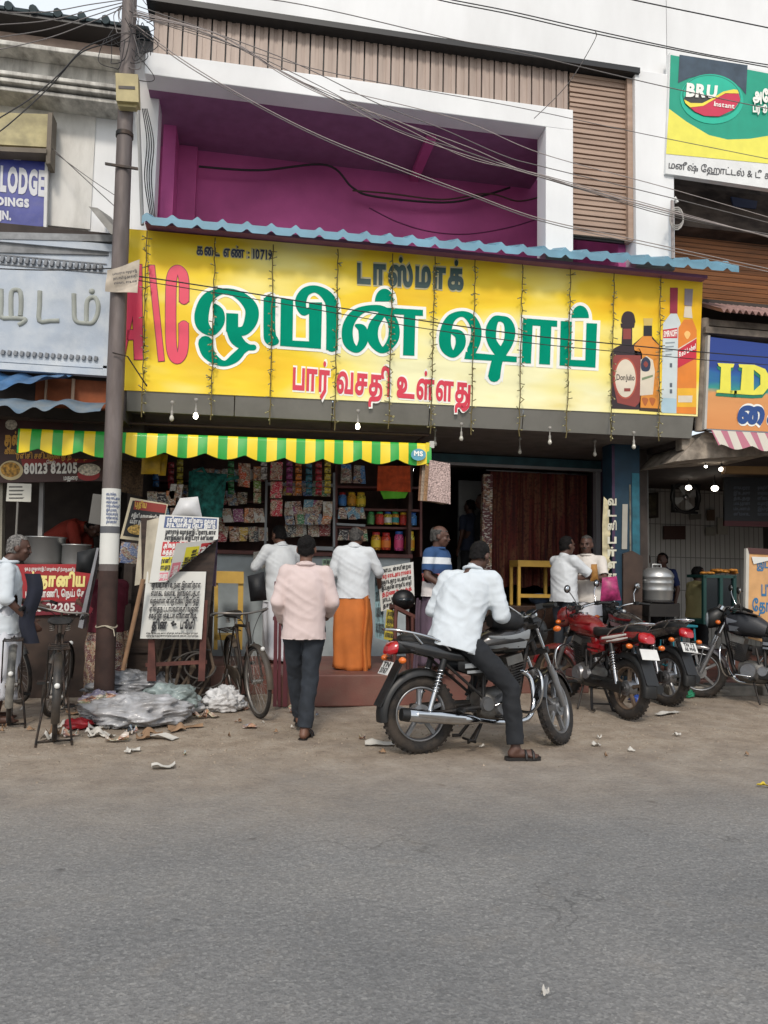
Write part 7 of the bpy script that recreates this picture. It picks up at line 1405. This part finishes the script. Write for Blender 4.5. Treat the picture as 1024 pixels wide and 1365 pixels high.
for i in range(8):
    y0 = 658+i*5.2; vs, ts, Wd = layout(words(rr, 2), .03); x1 = 158-rr.random()*5; mb.add([on_pole(140+(x1-140)*x/Wd, y0+3.4*(1-y/.7)) for x, y in vs], ts)
mb.build('lettering', None, po)
mb = MB(); mb.use(pm('torn_paper', 'bdb2a2', .85, var=.2, dirt='8a7a6a', damt=.5)); mb.grid(lambda u, v: Y(143+44*u-3*v, 360-7*u+16*u*v+28*v-5*u, py_-.125)+V((0, -.06*sin(pi*u)*0-.03*u*u+.012*sin(v*7+u*5), 0)), 14, 10, True, (0, .003, 0)); fl = mb.build('torn_notice', None, pole)
mb = MB(); mb.use(ik); vs = []
for i in range(3): text_px(mb, words(rr, 2), [(150+i, 364+6*i), (182, 359+7*i), (183, 362+7*i), (150+i, 367+6*i)], py_-.175, .03)
mb.build('lettering', None, fl)
mb = MB(); mb.use(pm('meter_yellow', 'b5a878', .6, var=.15, dirt='7a6e50', damt=.5)); mb.px([(154, 97), (184, 99), (185, 136), (155, 134)], py_-.2, .14); mb.px([(155, 134), (185, 136), (181, 143), (158, 141)], py_-.16, .08); mb.use(darkm); mb.px([(158, 114), (180, 115), (180, 119), (158, 118)], py_-.205, .02); mb.build('meter_box', None, pole, bevel=.008)
mb = MB(); mb.use(rusty); mb.px([(140, 216), (184, 223), (184, 226), (140, 219)], py_-.1, .02); mb.tube([Pp(.2), Pp(.206)], [.088, .088], 20); mb.tube([Y(150, 470, py_-.12), Y(170, 475, py_-.1), Y(196, 515, py_+.1)], .007, 6); mb.build('clamp', None, pole)
mb = MB(); mb.use(flat('pale_rope', 'a39a88')); mb.tube([Pp(.938)+V((.097*cos(a), .097*sin(a), .01*sin(a*3))) for a in [2*pi*i/24 for i in range(24)]], .008, 6, True); mb.tube([on_pole(138, 833, .01), on_pole(150, 838, .03), Y(153, 848, -.55)], .006, 5); mb.build('rope', None, pole)
mb = MB(); mb.use(flat('white_pipe', 'b8b6b0')); mb.tube([Y(184, 145, .2), Y(187, 220, .2), Y(190, 300, .2)], .02, 8); o = tag(mb.build('conduit_pipe'), 'thin white conduit pipe on the wall behind the electric pole', 'pipe')
# ================================================================== CABLES
cabm = flat('cable_black', '201f21', .6); cabg = flat('cable_grey', '6f6a68', .6); cabl = flat('cable_pale', '9a908c', .6)
def wire(pts, ys, r, m, lab, grp='overhead cables', name='overhead_cable'):
    n = len(pts); P = [Y(a, b, ys[0]+(ys[1]-ys[0])*i/(n-1)) for i, (a, b) in enumerate(pts)]; mb = MB(); mb.tube(catmull(P, 8), r*.78, 6); return tag(mb.build(name, m), lab, 'cable', grp)
wire([(176, 30), (250, 84), (340, 137), (434, 184), (539, 225), (627, 258), (719, 291), (840, 318), (1060, 366)], (-.4, -.6), .0065, cabl, 'pale overhead cable, upper of the twin pair sagging lowest across the magenta recess')
wire([(176, 34), (250, 88), (340, 140), (434, 187), (539, 229), (627, 261), (719, 294), (840, 322), (1060, 370)], (-.38, -.58), .0065, cabl, 'pale overhead cable, lower of the twin pair sagging lowest across the magenta recess')
rw_ = random.Random(12)
for i in range(6):
    o_ = [rw_.uniform(-5, 5) for _ in range(9)]; wire([(178, 12+i*2), (290, 50+o_[0]), (379, 96+o_[1]), (451, 131+o_[2]), (531, 168+o_[3]*1.6), (625, 205+o_[4]*1.8), (723, 238+o_[5]), (888, 283+o_[6]), (1060, 322+o_[7])], (-.42-.04*i, -.7), .0055, (cabl, cabg, cabl, cabl, cabg, cabl)[i], 'thin overhead cable in the loose bundle crossing the white frame and recess')
wire([(178, 6), (379, 78), (506, 139), (590, 172), (670, 207), (723, 222), (888, 262), (1060, 306)], (-.4, -.7), .006, cabg, 'grey overhead cable running just above the loose bundle')
wire([(453, 120), (613, 160), (723, 205), (888, 250), (1060, 300)], (-.5, -.7), .0055, cabl, 'pale overhead cable leaving the bundle over the portal frame')
wire([(205, -10), (379, 2), (598, 51), (680, 67), (893, 117), (1060, 152)], (-.4, -.8), .0065, cabg, 'grey overhead cable along the top of the tan cladding')
for dy, lab in ((0, 'upper'), (4, 'lower')): wire([(560, -12+dy), (594, -2+dy), (680, 15+dy), (794, 41+dy), (944, 73+dy*.5), (1060, 92+dy)], (-1.2, -1.4), .007, cabm, 'dark overhead cable, %s of the pair across the white parapet' % lab)
wire([(800, -12), (845, 0), (1024, 37), (1060, 44)], (-1.3, -1.5), .008, cabm, 'dark overhead cable at the upper corner of the white parapet')
wire([(178, 20), (420, 92), (680, 141), (841, 175), (1060, 219)], (-.45, -.8), .005, cabg, 'thin grey overhead cable crossing the coffee billboard')
wire([(794, 42), (792, 55), (757, 112), (712, 158)], (-1.28, -.3), .006, cabg, 'short service cable dropping from the cable pair to the white frame')
for k, (dy, c, r) in enumerate(((0, cabm, .0085), (10, cabm, .006))):
    wire([(160, 366+dy*.4), (211, 372+dy*.6), (347, 393+dy*.7), (457, 411+dy*.8), (560, 427+dy), (705, 447+dy), (825, 459+dy), (942, 470+dy), (1060, 479+dy)], (-.4, -.45), r, c, ('thick' if k == 0 else 'thinner')+' black cable crossing the yellow sign in front of the big letters')
wire([(-30, 357), (60, 360), (143, 358), (160, 356)], (-.4, -.4), .008, cabm, 'black cable from the pole across the plaster nameboard')
for i, p in enumerate(([(-20, 170), (0, 157), (40, 132), (78, 100), (110, 66), (140, 52), (170, 40)], [(-20, 186), (0, 175), (30, 150), (70, 112), (106, 72), (140, 58), (170, 44)])): wire(p, (-.6, -.4), .008, cabm, ('upper' if i == 0 else 'lower')+' black cable looping from the pole over the lodge cornice')
wire([(70, 198), (110, 235), (152, 274), (168, 285)], (.3, -.3), .007, cabg, 'grey cable slanting down the lodge wall to the pole'); wire([(75, 205), (120, 238), (165, 268)], (.3, -.3), .006, cabg, 'second grey cable slanting down the lodge wall')
for i in range(4): wire([(-20, 70-18*i), (60, 52-12*i), (120, 30-8*i), (170, 8-3*i)], (-.7, -.4), .006, cabg, 'thin grey cable running from the pole over the lodge roof')
wire([(265, 222), (345, 227), (435, 220), (470, 250), (500, 262), (590, 270), (640, 262), (680, 250)], (1.28, 1.28), .018, cabm, 'thick dark cable bundle fixed on the magenta back wall'); wire([(470, 254), (520, 258), (590, 266), (650, 258), (690, 268), (722, 262)], (1.26, 1.26), .014, flat('cable_brown', '4a3a30', .7), 'brown cable beside the thick bundle on the magenta wall')
wire([(492, 277), (530, 296), (575, 309), (625, 312), (680, 303), (722, 290)], (1.3, 1.3), .011, flat('cable_plum', '5c1f4a', .7), 'plum painted cable drooping on the magenta back wall')
rt = random.Random(21)
for i in range(12): # tangle at the pole head
    cx, cy = 172+rt.uniform(-24, 22), 48+rt.uniform(-40, 46); pts = [(172+rt.uniform(-8, 8), cy-20)]
    for k in range(6): a = k*1.15+rt.random(); pts.append((cx+rt.uniform(8, 24)*cos(a), cy+rt.uniform(10, 28)*sin(a)))
    wire(pts, (-.52, -.3), .0055, (cabm, cabg, cabm)[i % 3], 'loose looping wire in the tangle at the pole head', 'tangled wires at the pole head', 'loose_wire')
for i in range(4): wire([(190+2*i, 145), (196+3*i, 190), (193+3*i, 240), (203+2*i, 300+3*i)], (.1, .15), .008, cabm, 'black wire hanging down the wall between pole and magenta recess', 'wires down the wall', 'loose_wire')
ct = empty('cable_post', Y(897, 345, -.05), 'thin grey service post with coiled cable beside the coffee billboard', 'post'); mb = MB(); mb.use(cabl); mb.tube([Y(896, 268, -.05), Y(897, 345, -.05)], .02, 8); mb.use(platew); mb.tube([Y(896, 268, -.05), Y(900, 264, -.05), Y(903, 270, -.05)], .02, 8); mb.build('post', None, ct)
mb = MB(); mb.use(flat('coil_white', 'a8a39c')); mb.tube([Y(902+9*cos(a), 292+(8+i*.2)*sin(a), -.1-.004*i) for i, a in enumerate([2*pi*k/14 for k in range(43)])], .009, 6); mb.build('cable_coil', None, ct)
# ================================================================== FAIRY LIGHTS ON THE SIGN
twig = flat('fairy_wire', '665a30', .7); tipm = flat('fairy_bulb', 'a09a70', .3)
spots = ((196, 308, 189, 556, 'between the pink A and its slash'), (287, 317, 281, 560, 'over the first big green letter'), (364, 326, 360, 566, 'beside the shop number'), (451, 332, 446, 574, 'over the second tall green letter'), (524, 338, 518, 572, 'under the start of the dark green heading'), (580, 342, 574, 578, 'at the gap between the two green words'), (634, 346, 628, 580, 'over the looped start of the second word'), (697, 352, 692, 582, 'through the middle of the second green word'), (761, 358, 755, 584, 'through the last big green letter'), (819, 364, 814, 588, 'over the brown bottle'), (881, 368, 878, 588, 'between the amber and clear bottles'))
for x0, y0, x1, y1, where in spots:
    e = empty('fairy_lights', Y(x1, y1, -.06), 'string of fairy lights on the yellow sign '+where, 'fairy lights', 'strings of fairy lights on the sign')
    r = random.Random(x0); n = 26; pts = []
    for i in range(n+1): k = i/n; pts.append(Y(x0+(x1-x0)*k+r.uniform(-.8, .8), y0+(y1-y0)*k, -.055+r.uniform(-.01, .01)))
    mb = MB(); mb.use(twig); mb.tube(pts, .0065, 5); mb.build('wire', None, e); mb = MB()
    for i in range(1, n):
        for s in range(r.choice((1, 1, 2, 3))):
            d = V((r.uniform(-1, 1), -.35, r.uniform(-.7, .5))).normalized()*r.uniform(.035, .07); mb.use(twig); mb.tube([pts[i], pts[i]+d*.7], .005, 4); mb.use(tipm); mb.tube([pts[i]+d*.7, pts[i]+d], .0075, 5)
    mb.build('bulb_chain', None, e)
litb = pm('bulb_lit', 'fff4dc', emit=9., var=0); dimb = pm('bulb_clear', 'b8b4a8', .08, var=0, coat=.6)
for px_, py2, lit, lab in ((261, 553, 1, 'glowing bulb under the sign above the awning, nearest the pole'), (477, 567, 1, 'glowing bulb under the sign above the end half of the awning'), (229, 556, 0, 'unlit bulb under the sign close to the glowing one by the pole'), (580, 590, 0, 'unlit bulb beside the free end of the striped awning'), (615, 583, 0, 'unlit bulb hanging left of the bar doorway'), (693, 601, 0, 'unlit bulb hanging lowest before the curtain'), (733, 588, 0, 'unlit bulb hanging under the last green letter'), (793, 604, 0, 'unlit bulb hanging by the door post'), (845, 594, 0, 'unlit bulb hanging near the blue column')):
    c = G(px_, py2, 2.94); e = empty('hanging_bulb', c, lab, 'bulb', 'bulbs under the sign'); mb = MB(); mb.use(flat('socket_grey', '8f8b84')); mb.lathe([(.006, .17), (.02, .165), (.02, .14), (.006, .13), (.006, .07), (.013, .06), (.013, .02)], 12, M.Translation(c)); mb.build('holder', None, e); mb = MB(); mb.lathe([(.011, .02), (.021, .0), (.024, -.018), (.017, -.036), (.004, -.042)], 14, M.Translation(c)); mb.build('bulb', litb if lit else dimb, e)
# ================================================================== RUBBISH AND LITTER
def lump(name, c, r, m, lab, cat, seed, grp=None, amp=.35, fr=2.4, n=26, flat_=.0):
    """crumpled soft bag: creased, sagging on the ground"""
    c = V(c); mb = MB(); R = []; mm = n*2//3
    for i in range(mm+1):
        a = -pi/2+pi*i/mm; a = max(min(a, pi/2-.03), -pi/2+.03); ring = []
        for k in range(n):
            d = V((cos(a)*cos(2*pi*k/n), cos(a)*sin(2*pi*k/n), sin(a))); q = d*fr+V((seed*3.1, seed*1.7, 0)); f = 1+amp*(noise.noise(q)+.6*(1-2.4*abs(noise.noise(q*1.4)))+.22*(1-2.2*abs(noise.noise(q*3.0)))+.05*(1-2.4*abs(noise.noise(q*8.7+V((3, 1, 2))))))
            p = V((d.x*r[0], d.y*r[1], d.z*r[2]))*f+c; p.z = max(p.z, .012+.006*noise.noise(q*5)); ring.append(p)
        R.append(ring)
    mb.rings(R); return tag(mb.build(name, m), lab, cat, grp)
grey_pl = pm('grey_plastic', 'a6a7aa', .32, var=.25, scale=7, dirt='6e665e', damt=.6, dscale=5, coat=.3, bump=.5, bscale=26); sil_pl = pm('dirty_silver_plastic', '8a8d92', .3, var=.35, scale=9, dirt='5e554c', damt=.6, coat=.3, bump=.6, bscale=22); teal_pl = pm('teal_grey_plastic', '8d9a98', .35, var=.3, dirt='565a54', damt=.5, coat=.3, bump=.5, bscale=24); whp = pm('white_crumple', 'c4c4c4', .45, var=.2, scale=12, dirt='8a8078', damt=.4, bump=.5, bscale=30)
g = lambda x, y, z=0: G(x, y)+V((0, 0, z))
lump('rubbish_bag', g(178, 968, .10)+V((0, .12, 0)), (.42, .26, .14), grey_pl, 'large torn grey white plastic sack at the front of the rubbish heap', 'rubbish bag', 1, None, .30, 2.0, 90)
lump('rubbish_bag', g(170, 945, .2)+V((0, .2, 0)), (.38, .22, .13), sil_pl, 'dirty silver plastic sack lying on top of the rubbish heap', 'rubbish bag', 2, None, .32, 2.2, 80)
lump('rubbish_bag', g(225, 955, .14)+V((0, .05, 0)), (.24, .2, .13), teal_pl, 'teal grey plastic sack at the heap end nearest the news stand', 'rubbish bag', 3, None, .32, 2.3, 72)
lump('rubbish_bag', g(298, 948, .09), (.17, .13, .12), whp, 'crumpled white plastic bag lying alone before the leaning bicycle', 'rubbish bag', 4, None, .35, 2.6, 64)
lump('rubbish_bag', g(252, 950, .05), (.13, .09, .06), whp, 'small whitish bag between the heap and the lone white bag', 'rubbish bag', 5, None, .4, 2.6, 28)
lump('rubbish_bag', g(135, 955, .08), (.18, .15, .12), print_mat('dirty_print', ['8a8488', '7a7486', '9a8f88'], 9, 'c8c4bc', .6), 'bundle of crushed printed wrapping beside the bicycle stand', 'rubbish', 6, None, .4, 2.8, 30)
lump('plastic_bag', g(104, 972, .04), (.10, .07, .045), pm('red_plastic', 'a8242c', .35, var=.3, coat=.3), 'small bright red plastic bag on the ground at the heap edge', 'bag', 7, None, .4, 3, 24)
lump('plastic_bag', g(265, 948, .03), (.12, .05, .035), pm('blue_plastic', '2a4a9a', .4, var=.3), 'flattened blue plastic wrapper beside the lone white bag', 'bag', 8, None, .3, 3, 20)
lump('plastic_bag', g(851, 937, .04), (.09, .06, .04), pm('blue_plastic', '2a4a9a'), 'crushed blue plastic bag between the two parked motorcycle rear wheels', 'bag', 9, None, .4, 3, 24)
lump('plastic_bag', g(914, 930, .04), (.09, .07, .045), pm('green_plastic', '2a7a5a', .4, var=.3), 'crushed green plastic bag on the ground before the hotel kerb', 'bag', 10, None, .4, 3, 24)
lump('stone', g(950, 925, .05), (.3, .16, .06), conc, 'flat rough stone lying before the hotel kerb', 'stone', 11, None, .2, 2, 24)
rl_ = random.Random(30)
def scrap(x, y, w, h, m, lab, grp='scraps of litter on the verge', lift=.03):
    c = G(x, y); a = rl_.uniform(-.6, .6); s1, s2 = rl_.random()*6, rl_.random()*6; mb = MB()
    def fn(u, v):
        dx, dy = (u-.5)*w, (v-.5)*h; q = c+V((dx*cos(a)-dy*sin(a), dx*sin(a)+dy*cos(a), 0)); q.z = max(.01, .012+gz(q.x, q.y)+lift*(sin(u*3+s1)*sin(v*3+s2))**2+.012*noise.noise((u*4+s1, v*4, 0))); return q
    mb.grid(fn, 8, 6, True, (0, 0, .002)); return tag(mb.build('paper_scrap', m), lab, 'litter', grp)
pap = pm('litter_paper', 'c2beb6', .8, var=.15, dirt='8f8678', damt=.4); crd = pm('litter_card', '8a6e54', .85, var=.2); prt = print_mat('litter_print', ['9a9a9a', 'a08878', '7a8a9a', 'b0a498'], 12, 'd8d4cc', .6)
scrap(178, 1001, .10, .06, pap, 'white paper scrap on the road edge before the rubbish heap'); scrap(218, 1025, .16, .07, pap, 'white paper scrap lying furthest out on the road'); scrap(506, 993, .24, .12, pap, 'flat white sheet on the ground at the motorcycle rear wheel'); scrap(333, 970, .12, .10, prt, 'printed wrapper lying under the leaning bicycle wheel'); scrap(1018, 1050, .08, .03, flat('yellow_scrap', 'c9b02a'), 'tiny yellow scrap on the road edge'); scrap(890, 952, .34, .08, pap, 'long pale card strip lying behind the parked motorcycles'); scrap(727, 1329, .035, .012, pap, 'small white fleck far out on the dark road'); scrap(215, 985, .28, .10, pap, 'long folded pale card at the front of the heap'); scrap(247, 972, .3, .08, crd, 'brown broken board piece beside the heap'); scrap(795, 995, .07, .05, pap, 'white fleck on the verge in front of the front wheel')
for i in range(44): x = rl_.gauss(185, 65); y = rl_.uniform(940, 990); scrap(x, y, rl_.uniform(.06, .2), rl_.uniform(.05, .12), rl_.choice((pap, prt, prt, crd, pap)), 'crumpled paper scrap around the rubbish heap', 'paper scraps around the heap', .07)
for i in range(34): x = rl_.uniform(0, 1024); y = rl_.uniform(948, 1012); scrap(x, y, rl_.uniform(.02, .07), rl_.uniform(.02, .05), rl_.choice((pap, pap, crd, prt)), 'small scrap of litter scattered along the dusty verge')
# scattered grit: one uncountable layer
rg_ = random.Random(44); mb = MB(); mb.use(pm('grit_stone', '8f8272', .9, var=.35, scale=30))
for i in range(2600):
    x = rg_.uniform(-3.2, 7.5); y = rg_.triangular(-3.0, .4, -1.6); s = rg_.uniform(.004, .011)*(1.6 if rg_.random() < .06 else 1); z = gz(x, y) if y > -2.6 else 0
    q = [V((rg_.uniform(-1, 1), rg_.uniform(-1, 1), 0)).normalized()*s for _ in range(1)][0]; r_ = V((-q.y, q.x, 0)); c = V((x, y, z))
    mb.add([c+q, c+r_, c-q*.9, c-r_*.8, c+V((q.x*.2, q.y*.2, s*.9))], [(0, 1, 4), (1, 2, 4), (2, 3, 4), (3, 0, 4)], False)
tag(mb.build('gravel', origin=(0, 0, 0)), kind='stuff')
